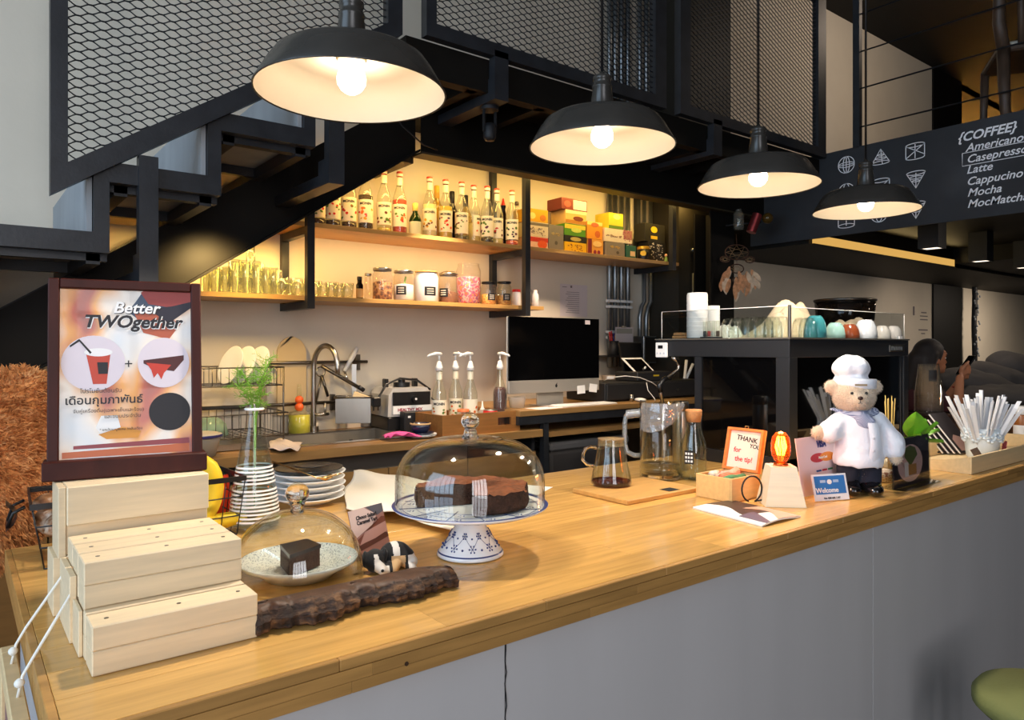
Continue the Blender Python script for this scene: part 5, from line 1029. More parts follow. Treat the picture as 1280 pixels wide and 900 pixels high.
# ---- wire baskets
wire_m = mat('black_wire', (26, 24, 24), .4)
def basket(name, lab, loc, rz, W, D, H, taper=.82, nx=7, ny=6, group='wire baskets behind the batten steps'):
    t = thing(name, lab, 'basket', loc, rz, group); mb = MB()
    def ring(k, z, r): w_, d_ = W / 2 * k, D / 2 * k; mb.tube([(-w_, -d_, z), (w_, -d_, z), (w_, d_, z), (-w_, d_, z), (-w_, -d_, z)], r, 6)
    for k in range(4): z = H * k / 3; ring(taper + (1 - taper) * k / 3, z + .002, .0016)
    for i in range(nx + 1):
        a_ = -1 + 2 * i / nx
        for s_ in (-1, 1): mb.tube([(a_ * W / 2, s_ * D / 2, H), (a_ * W / 2 * taper, s_ * D / 2 * taper, .002)], .0014, 4)
        mb.tube([(a_ * W / 2 * taper, -D / 2 * taper, .002), (a_ * W / 2 * taper, D / 2 * taper, .002)], .0014, 4)
    for i in range(1, ny):
        a_ = -1 + 2 * i / ny
        for s_ in (-1, 1): mb.tube([(s_ * W / 2, a_ * D / 2, H), (s_ * W / 2 * taper, a_ * D / 2 * taper, .002)], .0014, 4)
    put('wirework', mb, wire_m, t, kind='stuff'); m2 = MB()
    w_, d_ = W / 2, D / 2; m2.box(-w_ - .002, w_ + .002, -d_ - .003, -d_ + .001, H - .006, H + .006).box(-w_ - .002, w_ + .002, d_ - .001, d_ + .003, H - .006, H + .006).box(-w_ - .003, -w_ + .001, -d_, d_, H - .006, H + .006).box(w_ - .001, w_ + .003, -d_, d_, H - .006, H + .006)
    put('rim_band', m2, wire_m, t); return t
bL = basket('wire_basket', 'black wire basket of wrapped brown cookies left of the batten steps', (.255, 1.85, TOPZ), -.05, .25, .22, .135)
put('handle', MB().tube([(-.135, -.04, .125), (-.155, -.045, .115), (-.165, -.03, .085), (-.165, .03, .085), (-.155, .045, .115), (-.135, .04, .125)], .0035, 6).grid(lambda u, v: (-.168 + .02 * math.sin(math.pi * v), -.035 + .07 * u, .075 + .055 * v), 4, 4), M['black'], bL)
R.seed(12); cm_ = ramp_mat('wrapped_cookie', [(.3, (96, 58, 30)), (.5, (150, 104, 66)), (.65, (214, 190, 166)), (.8, (240, 232, 224))], 'noise', 40, .45, 3)
for i in range(14):
    x, y, z = R.uniform(-.092, .08), R.uniform(-.06, .06), .035 + .040 * (i // 5)
    o = put('wrapped_cookie', MB().grid(lambda u, v: ((.034 + .006 * math.sin(9 * u * 6.283)) * math.cos(6.2832 * u) * math.sin(math.pi * v), (.030 + .005 * math.cos(7 * u * 6.283)) * math.sin(6.2832 * u) * math.sin(math.pi * v), -.022 * math.cos(math.pi * v)), 18, 8), cm_, None,
            (.255 + x, 1.85 + y, TOPZ + z), (R.uniform(-.8, .8), R.uniform(-.8, .8), R.uniform(0, 3)))
    tag(o, 'wrapped brown cookie in the wire basket left of the batten steps', 'cookie', 'wrapped cookies in the basket')
bR = basket('wire_basket', 'black wire basket of bananas between the poster and the striped bottle', (.445, 1.885, TOPZ), .04, .23, .20, .14, .86, 5, 4)
ban = mat('banana_skin', (236, 200, 44), .5, var=.08, vscale=14); bt_m = mat('banana_tip', (90, 80, 30), .7)
def banana(lab, loc, rot, k=1.0):
    t = thing('banana', lab, 'banana', loc, 0, 'bananas in the basket'); t.rotation_euler = rot
    pts = [(.085 * math.sin(a_) * k, 0, (-.085 * math.cos(a_) + .085) * k * 1.1) for a_ in [(-.95 + 1.9 * i / 12) for i in range(13)]]
    put('skin', MB().tube(pts, [.006 * k, .012 * k, .016 * k, .0185 * k, .0195 * k, .02 * k, .02 * k, .02 * k, .0195 * k, .0185 * k, .016 * k, .010 * k, .005 * k], 7), ban, t)
    put('stem', MB().tube([pts[-1], (pts[-1][0] + .012, 0, pts[-1][2] + .018)], [.0055, .005], 6), bt_m, t)
    put('tip', MB().ball(pts[0], .0065, 8, 6), bt_m, t)
banana('tall yellow banana standing upright in the basket', (.505, 1.85, TOPZ + .10), (0, math.radians(-78), .5), 1.25)
banana('banana leaning behind the poster corner in the basket', (.455, 1.85, TOPZ + .085), (0, math.radians(-70), .3), 1.1)
banana('banana lying low at the bottom of the basket', (.50, 1.83, TOPZ + .032), (math.radians(80), 0, .3), 1.0)
for (x, y, z, r, c, lab) in ((.50, 1.92, .10, .6, (214, 40, 30), 'red snack packet behind the bananas'), (.535, 1.93, .075, -.3, (226, 60, 30), 'orange red packet at the right edge of the banana basket')):
    o = put('snack_packet', MB().grid(lambda u, v: ((u - .5) * .07, .012 * math.sin(math.pi * u) * math.sin(math.pi * v), (v - .5) * .11), 8, 8).grid(lambda u, v: ((.5 - u) * .07, -.012 * math.sin(math.pi * u) * math.sin(math.pi * v), (v - .5) * .11), 8, 8), mat('packet_%d' % c[1], c, .3), None, (x, y, TOPZ + z), (.2, r * .4, r)); tag(o, lab, 'packet', 'snack packets in the basket')
# ---- striped bottle with dill
vx, vy, _ = onZ(318, 660); vs_t = thing('striped_bottle', 'conical glass bottle with white stripes holding a dill sprig', 'bottle', (vx, vy, TOPZ), 0); vs_t.scale = (1.08, 1.08, 1.10)
prof = [(0, .002), (.052, .002), (.0575, .006), (.0585, .02), (.052, .075), (.042, .135), (.031, .19), (.023, .225), (.019, .25), (.0175, .275), (.0185, .30), (.0205, .312)]
def rat(z):
    for (r0, z0), (r1, z1) in zip(prof[1:], prof[2:]):
        if z0 <= z <= z1: return r0 + (r1 - r0) * (z - z0) / (z1 - z0)
    return .02
put('glass_body', MB().lathe(prof, 36), M['glass'], vs_t); put('base_glass', MB().lathe([(0, .003), (.05, .003), (.054, .009), (0, .012)], 28), M['glass'], vs_t)
for i in range(15):
    z = .022 + i * .0085; h = .0042 if i != 9 else .002
    if i in (9,): continue
    put('white_stripe', MB().lathe([(rat(z) + .0004, z), (rat(z + h) + .0004, z + h)], 36), tw, vs_t)
put('water', MB().lathe([(0, .012), (.052, .012), (.0555, .02), (.049, .08), (.040, .135), (.029, .19), (0, .19)], 28), glass('water', (244, 250, 250), boost=.8), vs_t)
put('neck_ring', MB().lathe([(.0205, .272), (.0235, .275), (.0205, .278)], 24), M['white'], vs_t)
dill = mat('dill_green', (120, 170, 50), .6, var=.15, vscale=30); mb = MB(); R.seed(3)
stems = [((0, 0, .05), (.004, 0, .25), (.022, .0, .345), (.03, .005, .39)), ((0, 0, .05), (0, .002, .26), (-.012, .0, .33), (-.03, .0, .365)), ((0, 0, .08), (.003, 0, .26), (.008, -.01, .325), (.016, -.03, .36)), ((0, 0, .08), (.0, 0, .26), (-.02, -.01, .31), (-.05, -.02, .335))]
for s_ in stems: mb.tube(s_, .0014, 4)
for s_ in stems:
    a_, b_ = Vector(s_[2]), Vector(s_[3]); c_ = Vector(s_[1])
    for i in range(46):
        t_ = i / 46; p = (c_ + (a_ - c_) * (t_ * 2)) if t_ < .5 else a_ + (b_ - a_) * (t_ * 2 - 1)
        if p.z < .285: continue
        d = Vector((R.uniform(-1, 1), R.uniform(-1, 1), R.uniform(-.25, .8))).normalized(); L_ = R.uniform(.02, .05)
        e = p + d * L_ * .55; mb.tube([p, e], .0006, 3)
        for q in range(5): mb.tube([p + d * L_ * (.2 + .12 * q), p + d * L_ * (.35 + .12 * q) + Vector((R.uniform(-1, 1), R.uniform(-1, 1), R.uniform(-.6, .9))) * .011], .0005, 3)
put('dill_sprig', mb, dill, vs_t, kind='stuff')
# ---- stack of plates with black plate and fork
px_, py_, _ = onZ(386, 628)
for i in range(5):
    o = put('plate', MB().lathe([(0, 0), (.058, 0), (.062, .003), (.104, .020), (.106, .024), (.102, .0235), (.06, .006), (0, .005)], 40), M['white'], None, (px_ + R.uniform(-.003, .003), py_ + R.uniform(-.003, .003), TOPZ + i * .0175))
    tag(o, ('lowest white plate of the stack under the black plate', 'second white plate from the bottom of the stack', 'middle white plate of the stack of five', 'fourth white plate from the bottom of the stack', 'topmost white plate directly under the black plate')[i], 'plate', 'stacked white plates')
bz_ = TOPZ + 5 * .0175 + .0068
o = put('black_plate', MB().lathe([(0, 0), (.06, 0), (.097, .006), (.099, .010), (.094, .0095), (.058, .004), (0, .004)], 40), mat('black_glaze', (22, 22, 24), .22), None, (px_, py_, bz_)); tag(o, 'flat black plate on top of the white plate stack', 'plate')
o = put('black_saucer', MB().lathe([(0, 0), (.035, 0), (.052, .004), (.053, .006), (.033, .003), (0, .003)], 30), MATS['black_glaze'], None, (px_ + .01, py_, bz_ + .0105)); tag(o, 'small black saucer on the black plate', 'saucer')
fk = thing('fork', 'brass coloured fork resting across the black plate', 'fork', (px_, py_, bz_ + .018), 0); brass = mat('brass', (206, 170, 110), .25, 1)
f0, f1 = Vector(onZ(340, 577, bz_ + .04)) - fk.location, Vector(onZ(398, 597, bz_ + .02)) - fk.location
put('handle', MB().tube([f0, f0 * .4 + f1 * .6, f1 + Vector((0, 0, -.002))], [.0028, .002, .0022], 6), brass, fk)
put('head', MB().tube([f1, f1 + Vector((.018, -.004, -.003)), f1 + Vector((.035, -.006, .002))], [.003, .007, .006], 6), brass, fk)
for q in (-.006, -.002, .002, .006): put('tine', MB().tube([f1 + Vector((.033, -.006 + q, .002)), f1 + Vector((.062, -.006 + q, .006))], .0011, 4), brass, fk)
# ---- small cloche with chocolate wedge
cx0, cy0 = .545, 1.405
pl = thing('speckled_plate', 'shallow white plate speckled blue under the small glass cloche', 'plate', (cx0 + .004, cy0, TOPZ), 0)
spk = ramp_mat('speckled_glaze', [(.0, (70, 96, 120)), (.24, (90, 110, 126)), (.34, (232, 232, 226)), (1, (240, 240, 236))], 'voronoi', 260, .2, coat=.5)
put('dish', MB().lathe([(.0, .012), (.055, .012), (.06, 0), (.064, 0), (.075, .010), (.112, .030), (.1155, .036), (.114, .037)], 48), M['white'], pl); put('well', MB().lathe([(.1142, .0369), (.108, .030), (.065, .016), (0, .015)], 48), spk, pl)
choc = mat('dark_chocolate', (44, 26, 22), .35, var=.2, vscale=40, coat=.3); chocs = mat('chocolate_side', (74, 46, 34), .75, var=.2, vscale=60, bump=.4, bscale=160)
wd_ = thing('cake_slice', 'dark chocolate cake slice under the small glass cloche', 'cake slice', (cx0 - .012, cy0 + .005, TOPZ + .018), math.radians(-8)); wd_.scale = (1.22, 1.22, 1.05)
wv = [(-.012, -.048), (.045, -.012), (.034, .034), (-.012, .020)]
put('sponge', MB().prism(wv, 0, .034, 'z'), chocs, wd_); put('glaze', MB().prism([(x * 1.04, y * 1.04) for x, y in wv], .0342, .041, 'z'), choc, wd_)
# cloches
def cloche(name, lab, loc, R_, H, knob_r, knob_z, straight, stem, ex=.82):
    t = thing(name, lab, 'cloche', loc, 0, 'glass cloches'); pf_ = [(R_ + .003, 0), (R_ + .0035, .003), (R_, .006), (R_, straight)]
    n = 22
    for i in range(1, n + 1):
        a_ = math.pi / 2 * i / n; pf_.append((R_ * math.cos(a_) ** ex if i < n else .012, straight + (H - straight) * math.sin(a_)))
    put('bell', MB().lathe(pf_, 64), M['glass'], t)
    inner = [(max(r - .003, .0), z + (-.003 if z > straight else 0)) for r, z in pf_[2:]]
    put('inner_wall', MB().lathe(inner, 64), M['glass'], t)
    put('knob', MB().lathe([(.0, H - .004)] + stem(H) + [(knob_r * math.sin(math.pi * i / 12), knob_z - knob_r * .95 * math.cos(math.pi * i / 12)) for i in range(3, 13)], 28), M['glassthick'], t)
    return t
cloche('small_cloche', 'small glass cloche over the chocolate slice beside the batten steps', (cx0, cy0, TOPZ), .130, .132, .0235, .166, .010, lambda H: [(.014, H - .003), (.012, H + .006)])
cxb, cyb = .907, 1.32; PZ = .106
cs = thing('cake_stand', 'white porcelain cake stand with blue flower pattern on the worktop', 'cake stand', (cxb, cyb, TOPZ), 0)
foot = [(.0715, .0), (.0745, .003), (.0735, .007), (.066, .017), (.050, .038), (.036, .062), (.0285, .084), (.028, .097)]
put('foot', MB().lathe([(0, .004), (.068, .004)] + foot, 48), mat('porcelain', (240, 241, 244), .14, coat=.6), cs)
put('plate', MB().lathe([(0, PZ - .010), (.028, PZ - .010), (.10, PZ - .009), (.150, PZ - .006), (.170, PZ + .002), (.1725, PZ + .006), (.171, PZ + .0075), (.160, PZ + .003), (.15, PZ + .001), (0, PZ + .001)], 72), MATS['porcelain'], cs)
blue = mat('cobalt_print', (44, 62, 120), .3)
put('rim_line', MB().lathe([(.1640, PZ + .0052), (.1712, PZ + .0079), (.1729, PZ + .0062)], 72), blue, cs); put('foot_line', MB().lathe([(.0722, .0092), (.0700, .0118)], 48), blue, cs)
def on_foot(a_, z):
    for (r0, z0), (r1, z1) in zip(foot[2:], foot[3:]):
        if z0 <= z <= z1: r = r0 + (r1 - r0) * (z - z0) / (z1 - z0); break
    else: r = .04
    return Vector(((r + .0006) * math.cos(a_), (r + .0006) * math.sin(a_), z))
mb = MB()
for k in range(9):
    a0 = 2 * math.pi * k / 9
    for (da, z, s_) in ((0, .026, .0070), (.35, .050, .0060)):
        for q in range(6):
            th = q * math.pi / 3; c_ = on_foot(a0 + da, z); p = on_foot(a0 + da + s_ * .9 * math.cos(th) / .055, z + s_ * .9 * math.sin(th)); mb.ball(tuple(p), (.0019, .0019, .0022), 6, 4)
            mb.tube([c_, p], .0005, 3)
        mb.ball(tuple(on_foot(a0 + da, z)), .0018, 6, 4)
    mb.tube([on_foot(a0 + (.35 - 0) * i / 5, .026 + .024 * i / 5) for i in range(6)], .0005, 3); mb.tube([on_foot(a0 + .35 + .35 * i / 5, .05 - .024 * i / 5) for i in range(6)], .0005, 3)
    mb.ball(tuple(on_foot(a0 + .34, .024)), .0026, 8, 4); mb.ball(tuple(on_foot(a0, .045)), .0022, 8, 4)
put('flower_print', mb, blue, cs, kind='stuff')
mb = MB()                                         # blue print on the plate
for k in range(12):
    a_ = 2 * math.pi * k / 12; mb.tube([(.06 * math.cos(a_), .06 * math.sin(a_), PZ + .0012), (.157 * math.cos(a_ + .12), .157 * math.sin(a_ + .12), PZ + .0026)], .0008, 3)
    for r in (.10, .135):
        for q in range(5): th = q * 1.257; mb.ball((r * math.cos(a_ + .26) + .006 * math.cos(th), r * math.sin(a_ + .26) + .006 * math.sin(th), PZ + .0012), (.0022, .0022, .0006), 6, 3)
for r in (.085, .12, .15): mb.tube([(r * math.cos(2 * math.pi * i / 60), r * math.sin(2 * math.pi * i / 60), PZ + (.0012 if r < .14 else .002)) for i in range(61)], .0007, 3)
put('plate_print', mb, blue, cs, kind='stuff')
cloche('large_cloche', 'large glass cloche over the chocolate cake on the stand', (cxb, cyb, TOPZ + PZ + .0024), .1655, .152, .0205, .187, .055, lambda H: [(.020, H - .003), (.015, H + .008), (.0125, H + .018)], .62)
# cake: a low disc with a quarter taken out, facing the viewer's left
ca = thing('chocolate_cake', 'cracked chocolate cake with a wedge missing on the cake stand', 'cake', (cxb + .012, cyb + .008, TOPZ + PZ + .0022), math.radians(199)); ca.scale = (1.04, 1.04, 1)
mb = MB(); n = 72; a0, a1 = math.radians(38), math.radians(322); rr = np.random.RandomState(5); HC = .046
ring = []; Rk = [.118 + .0025 * math.sin(5 * t_) + .002 * math.sin(11 * t_ + 1) + .0015 * rr.randn() for t_ in np.linspace(a0, a1, n)]
nr = 12; V = []; FA = []
def top(r, t_): return HC * (1 - .12 * (r / .118) ** 6) + .0016 * math.sin(90 * r + 4 * t_) + .0025 * math.sin(7 * t_ + 30 * r) * (r / .12) + .0012 * rr.randn()
for i, t_ in enumerate(np.linspace(a0, a1, n)):
    for j in range(nr + 1):
        r = Rk[i] * j / nr; V.append((r * math.cos(t_), r * math.sin(t_), top(r, t_)))
for i in range(n - 1):
    for j in range(nr): a_ = i * (nr + 1) + j; FA.append((a_, a_ + 1, a_ + nr + 2, a_ + nr + 1))
cake_top = mat('cocoa_crust', (122, 66, 36), .9, var=.35, vscale=45, bump=.5, bscale=120); cake_side = mat('cake_crumb', (74, 42, 28), .9, var=.35, vscale=70, bump=.8, bscale=200)
put('crust', MB().add(V, FA, 0, True), cake_top, ca)
mb = MB(); V = []; FA = []; nz = 6
for i, t_ in enumerate(np.linspace(a0, a1, n)):
    for j in range(nz + 1): z = (V0 := (HC - .006) * j / nz); r = Rk[i] * (1.0 + .03 * math.sin(math.pi * j / nz)) - (.004 if j == 0 else 0) + .0008 * rr.randn(); V.append((r * math.cos(t_), r * math.sin(t_), z if j < nz else top(Rk[i], t_) ))
for i in range(n - 1):
    for j in range(nz): a_ = i * (nz + 1) + j; FA.append((a_, a_ + nz + 1, a_ + nz + 2, a_ + 1))
mb.add(V, FA, 0, True)
for t_, rk, fl in ((a0, Rk[0], 1), (a1, Rk[-1], 0)):
    Vv = []; nn = 14
    for i in range(nn + 1):
        for j in range(nz + 1):
            r = rk * i / nn; q = .0015 * rr.randn(); Vv.append((r * math.cos(t_) - q * math.sin(t_), r * math.sin(t_) + q * math.cos(t_), (HC - .001) * j / nz))
    Ff = []
    for i in range(nn):
        for j in range(nz): a_ = i * (nz + 1) + j; f_ = (a_, a_ + nz + 1, a_ + nz + 2, a_ + 1); Ff.append(f_ if fl else f_[::-1])
    mb.add(Vv, Ff, 0, True)
put('crumb', mb, cake_side, ca)
# ---- rustic bark slab
bark = ramp_mat('rough_bark', [(.30, (26, 17, 12)), (.46, (52, 33, 22)), (.56, (84, 58, 38)), (.66, (120, 86, 56)), (.78, (46, 30, 20))], 'noise', 26, .8, 8, bump=1.0, stretch=(1, 2.5, 3.5)); barktop = mat('slab_face', (72, 46, 30), .5, var=.35, vscale=14, stretch=(2, 9, 9), bump=.1)
bs_ = thing('bark_slab', 'long dark rustic wooden slab with bark edge in front of the small cloche', 'wooden slab', (.381, 1.136, TOPZ), math.radians(-1)); rr = np.random.RandomState(8)
NU, NV = 80, 26
def slabf(u, v):
    x = .385 * u - .004; wob = .007 * math.sin(5 * u * 3.1) + .004 * math.sin(13 * u + 1)
    d = (.064 + .022 * u) * (1 - .55 * max(0, (u - .80) / .2) ** 2) ; th = .044 - .008 * u
    a_ = 2 * math.pi * v; c_, s_ = math.cos(a_), math.sin(a_); pw = lambda q, e: math.copysign(abs(q) ** e, q)
    y = d / 2 * (1 - .97 * pw(c_, .55)) + wob * (c_ > 0) + .012 * u; z = th / 2 * (1 + pw(s_, .5))
    if c_ > .1: y -= (.004 * math.sin(60 * u + 7 * v) + .003 * math.sin(140 * u)) * 1; z += .0018 * math.sin(45 * u + 3) * (s_ > 0)
    if c_ > 0 and s_ > 0: y += .012 * (z / th)
    k = 1 if .002 < u < .998 else .82
    return (x, d / 2 + (y - d / 2) * k, max(0, z * (k if k < 1 else 1)))
sm = MB().grid(slabf, NU, NV); sm.add([slabf(0, j / NV) for j in range(NV)], [tuple(range(NV))[::-1]]); sm.add([slabf(1, j / NV) for j in range(NV)], [tuple(range(NV))])
mi = []
for f_, fc in zip(sm.f, sm.m):
    p = np.mean([sm.v[i] for i in f_], 0); mi.append(1 if p[2] > .032 and p[1] > .022 else 0)
sm.m = mi; put('slab', sm, [bark, barktop], bs_)
# ---- tart card and sleeping dog
def card(name, lab, cat, p0, p1, h, lean, m, group=None, acrylic=False):
    """upright card between two foot points on the worktop"""
    a_, b_ = Vector(p0), Vector(p1); d = b_ - a_; w_ = math.hypot(d.x, d.y); rz = math.atan2(d.y, d.x); c_ = (a_ + b_) / 2
    t = thing(name, lab, cat, (c_.x, c_.y, TOPZ), rz, group); T_ = Matrix.Rotation(-lean, 4, 'X')
    put('sheet', MB().box(-w_ / 2, w_ / 2, -.0008, .0008, .002, h, T=T_), m, t)
    if acrylic:
        put('acrylic_front', MB().box(-w_ / 2 - .003, w_ / 2 + .003, -.0034, -.0014, 0, h + .003, T=T_), M['acryl'], t); put('acrylic_back', MB().box(-w_ / 2 - .003, w_ / 2 + .003, .0014, .0034, 0, h + .003, T=T_), M['acryl'], t)
        put('acrylic_foot', MB().box(-w_ / 2 - .003, w_ / 2 + .003, -.035, .05, 0, .002), M['acryl'], t)
    def pr(kind, u0, u1, v0, v1, mm, e=.0006, **k):
        x0, x1, z0, z1 = -w_ / 2 + u0 * w_, -w_ / 2 + u1 * w_, v0 * h, v1 * h
        if kind == 'r': put('printed_area', MB().box(x0, x1, -.0008 - e, -.0008, z0, z1, T=T_), mm, t)
        elif kind == 'o': put('printed_disc', MB().lathe([(0, 0), (1, 0), (1, -.0002)], 28, T=T_ @ Matrix.Translation(((x0 + x1) / 2, -.0008 - e, (z0 + z1) / 2)) @ Matrix.Rotation(math.pi / 2, 4, 'X') @ Matrix.Diagonal(((x1 - x0) / 2, (z1 - z0) / 2, 1, 1)), smooth=False), mm, t)
        elif kind == 'p': put('printed_shape', MB().add([(-w_ / 2 + u * w_, -.0008 - e, v * h) for u, v in k['pts']], [tuple(range(len(k['pts'])))], 0, False, T_), mm, t)
        elif kind == 't':
            me = text_mesh(k['s'], k.get('size', z1 - z0), shear=k.get('shear', 0), bold=k.get('bold', 0), align='CENTER').copy(); me.materials.append(mm); me.transform(T_ @ Matrix.Translation(((x0 + x1) / 2, -.0010 - e, z0))); put('lettering', me, None, t)
    return t, pr
q0 = Vector(onZ(447, 703)); q1 = Vector(onZ(489, 688))
tc_, pr = card('tart_card', 'small upright card reading Choco Salted Caramel Tart behind the dog figurine', 'card', q0, q1, .108, math.radians(16), mat('card_mauve', (150, 112, 106), .35), acrylic=False)
pr('p', 0, 1, 0, 1, mat('card_pink', (206, 182, 176), .4), .0003, pts=[(0, .62), (0, 1), (.45, 1), (.78, .80), (.60, .62), (.1, .45)]); pr('p', 0, 1, 0, 1, mat('card_slate', (84, 84, 94), .4), .0003, pts=[(.5, 1), (1, 1), (1, .84), (.80, .78)])
pr('p', 0, 1, 0, 1, mat('card_cocoa', (84, 48, 42), .4), .0004, pts=[(.12, .28), (.15, .18), (1, .30), (1, .38), (.85, .42)]); pr('p', 0, 1, 0, 1, mat('card_rose', (176, 138, 132), .4), .0005, pts=[(.15, .30), (.35, .52), (1, .62), (1, .42), (.6, .34)]); pr('p', 0, 1, 0, 1, mat('card_brown', (112, 66, 56), .4), .0004, pts=[(.10, .40), (.9, .74), (1, .72), (1, .62), (.35, .52), (.15, .30)])
pr('t', 0, .95, .79, .85, tk, .0007, s='Choco Salted', size=.0118, bold=.0003); pr('t', 0, .95, .69, .75, tk, .0007, s='Caramel Tart', size=.0118, bold=.0003)
dx, dy, _ = onZ(488, 714); dg = thing('dog_figurine', 'small sleeping black and white dog figurine by the bark slab', 'figurine', (dx, dy + .01, TOPZ), face(dx, dy) + .1)
dogm = field_mesh('body', [('e', (.016, .014, .027), (.033, .026, .027)), ('e', (-.027, -.008, .0235), (.0225, .022, .0235)), ('c', (-.022, -.022, .016), (-.014, -.037, .010), .013, .009), ('e', (.034, .008, .022), (.022, .022, .021)),
                            ('c', (.0, -.014, .012), (-.006, -.034, .007), .010, .0075), ('c', (.016, -.012, .014), (.008, -.032, .008), .010, .008), ('c', (.040, -.004, .009), (.048, -.022, .0075), .010, .008), ('e', (.048, .0, .014), (.013, .014, .013)),
                            ('e', (-.047, -.004, .026), (.006, .011, .017)), ('e', (-.008, -.008, .036), (.006, .010, .012)), ('c', (.050, .014, .008), (.030, .034, .006), .005, .004)], .0016, .003)
furb, furw, furt = mat('black_fur', (20, 19, 20), .75, sheen=.2), mat('white_fur', (226, 218, 206), .85), mat('tan_fur', (206, 168, 120), .85)
for m_ in (furb, furw, furt): dogm.materials.append(m_)
mi = []
for p in dogm.polygons:
    x, y, z = p.center; k = 0
    if x < 0 and y < -.028 and x > -.030: k = 1
    if abs(x + .021 - (z - .016) * -.25) < .0042 and y < -.014 and z > .012 and z < .040: k = 1
    if .008 < x + .2 * y < .022 and z > .018: k = 1
    if x > .006 and z <= .030 and y < -.002 and x < .034: k = 2
    if x > .040 and z < .03: k = 1
    mi.append(k)
dogm.polygons.foreach_set('material_index', mi); put('body', dogm, None, dg); put('nose', MB().ball((-.0155, -.0455, .0125), .0032, 10, 6), M['black'], dg)
# ---- cloths and napkins behind the stand
cloth('wavy white cloth lying behind the cake stand on the worktop', [onZ(428, 642), onZ(572, 672), onZ(566, 612), onZ(440, 594)], TOPZ, mat('cream_cloth', (238, 230, 214), .85), seed=11, amp=.022, nu=40)
o = put('paper_napkin', MB().box(-.10, .12, -.06, .07, 0, .0006), M['paper'], None, (1.42, 1.78, TOPZ), (0, 0, .5)); tag(o, 'flat white paper napkin behind the large cloche', 'napkin')
# ================================================================ coffee pot, jug and bottle
bd = thing('serving_board', 'small wooden serving board under the glass coffee pot', 'serving board', (1.545, 1.445, TOPZ), 0)
put('board', MB().box(0, .33, 0, .235, 0, .014, c=.002), M['shelfwood'], bd); put('stamp', MB().box(.20, .25, .012, .052, .0142, .0148), M['black2'], bd)
pp = onZ(764, 606, CT + .015); t = thing('coffee_pot', 'conical glass coffee pot with a little coffee on the serving board', 'coffee pot', (pp[0], pp[1], CT + .0155), face(pp[0], pp[1]))
prf = [(0, .001), (.060, .001), (.066, .006), (.066, .014), (.058, .05), (.047, .10), (.0435, .126), (.043, .148)]
put('glass_body', MB().lathe(prf, 40), M['glass'], t); put('inner_wall', MB().lathe([(max(r - .002, 0), z + .0015) for r, z in prf], 40), M['glass'], t)
put('coffee', MB().lathe([(0, .004), (.060, .004), (.0632, .008), (.0630, .015), (0, .015)], 36), glass('coffee', (200, 90, 40), body=.3, bodycol=(70, 26, 12)), t)
put('glass_lid', MB().lathe([(.043, .128), (.0405, .129), (.0405, .146), (.044, .150), (0, .151)], 32), glass('lid_glass', (240, 225, 200), body=.25, bodycol=(226, 196, 150)), t)
hd = [(-.046, 0, .118), (-.066, 0, .122), (-.082, 0, .115), (-.090, 0, .098), (-.091, 0, .078), (-.078, 0, .064), (-.056, 0, .058)]
put('handle', MB().tube(hd, .0052, 10), M['glassthick'], t)
jp = onZ(826, 598); t = thing('glass_jug', 'tall straight glass jug with clinging plastic film and a little water', 'jug', (jp[0], jp[1], TOPZ), face(jp[0], jp[1])); JR, JH = .073, .272
put('glass_body', MB().lathe([(0, .001), (JR - .006, .001), (JR, .006), (JR, JH), (JR - .004, JH), (JR - .004, .018), (0, .018)], 48), M['glass'], t)
put('base_glass', MB().lathe([(0, .003), (JR - .008, .003), (JR - .006, .016), (0, .016)], 32), M['glassthick'], t)
put('water', MB().lathe([(0, .02), (JR - .0055, .02), (JR - .0055, .052), (0, .052)], 40), glass('jug_water', (226, 226, 220), boost=2.2), t)
put('handle', MB().tube([(-JR, 0, .225), (-JR - .03, 0, .228), (-JR - .048, 0, .215), (-JR - .052, 0, .19), (-JR - .052, 0, .12), (-JR - .045, 0, .09), (-JR - .02, 0, .078), (-JR, 0, .078)], .0085, 12), glass('handle_glass', (226, 232, 232), boost=2.5, body=.12, bodycol=(240, 244, 246)), t)
rr = np.random.RandomState(2)
def film(u, v): a_ = -2.6 + 2.6 * u; z = JH - .005 - .10 * v * (.5 + .5 * math.sin(3 * u + 1)); r = JR + .003 + .005 * rr.rand() * (v > .1); return (r * math.cos(a_), r * math.sin(a_), z)
put('plastic_film', MB().grid(film, 30, 10), glass('plastic_film', (236, 238, 240), rough=.08, boost=2.2, body=.16, bodycol=(235, 238, 244)), t)
def film2(u, v): a_ = 2 * math.pi * v; q = Vector((-JR - .048 + .05 * u, 0, .222 + .006 * u)); r = .012 + .006 * rr.rand(); return (q.x, r * math.cos(a_), q.z + r * math.sin(a_))
put('film_wrap', MB().grid(film2, 10, 10), MATS['plastic_film'], t)
wp = onZ(867, 599); t = thing('water_bottle', 'clear water carafe with cork stopper and black square logo', 'bottle', (wp[0], wp[1], TOPZ), face(wp[0], wp[1]))
prf = [(0, .002), (.040, .002), (.0455, .007), (.046, .10), (.043, .125), (.030, .162), (.0255, .18), (.0255, .20), (.030, .226), (.0315, .236)]
put('glass_body', MB().lathe(prf, 36), M['glass'], t); put('inner_wall', MB().lathe([(max(r - .002, 0), z + .0015) for r, z in prf], 36), M['glass'], t)
put('water', MB().lathe([(0, .006), (.042, .006), (.0435, .012), (.0435, .10), (.041, .124), (.028, .16), (.0235, .178), (0, .178)], 32), glass('water', (244, 250, 250)), t)
put('cork', MB().lathe([(0, .20), (.024, .20), (.0285, .225), (.029, .240), (.027, .2425), (0, .2425)], 28), mat('cork', (190, 130, 80), .85, var=.2, vscale=80), t)
lb = put('black_label', wrap(.72, .058, .104, .0468, 8, -.35), M['ink'], t)
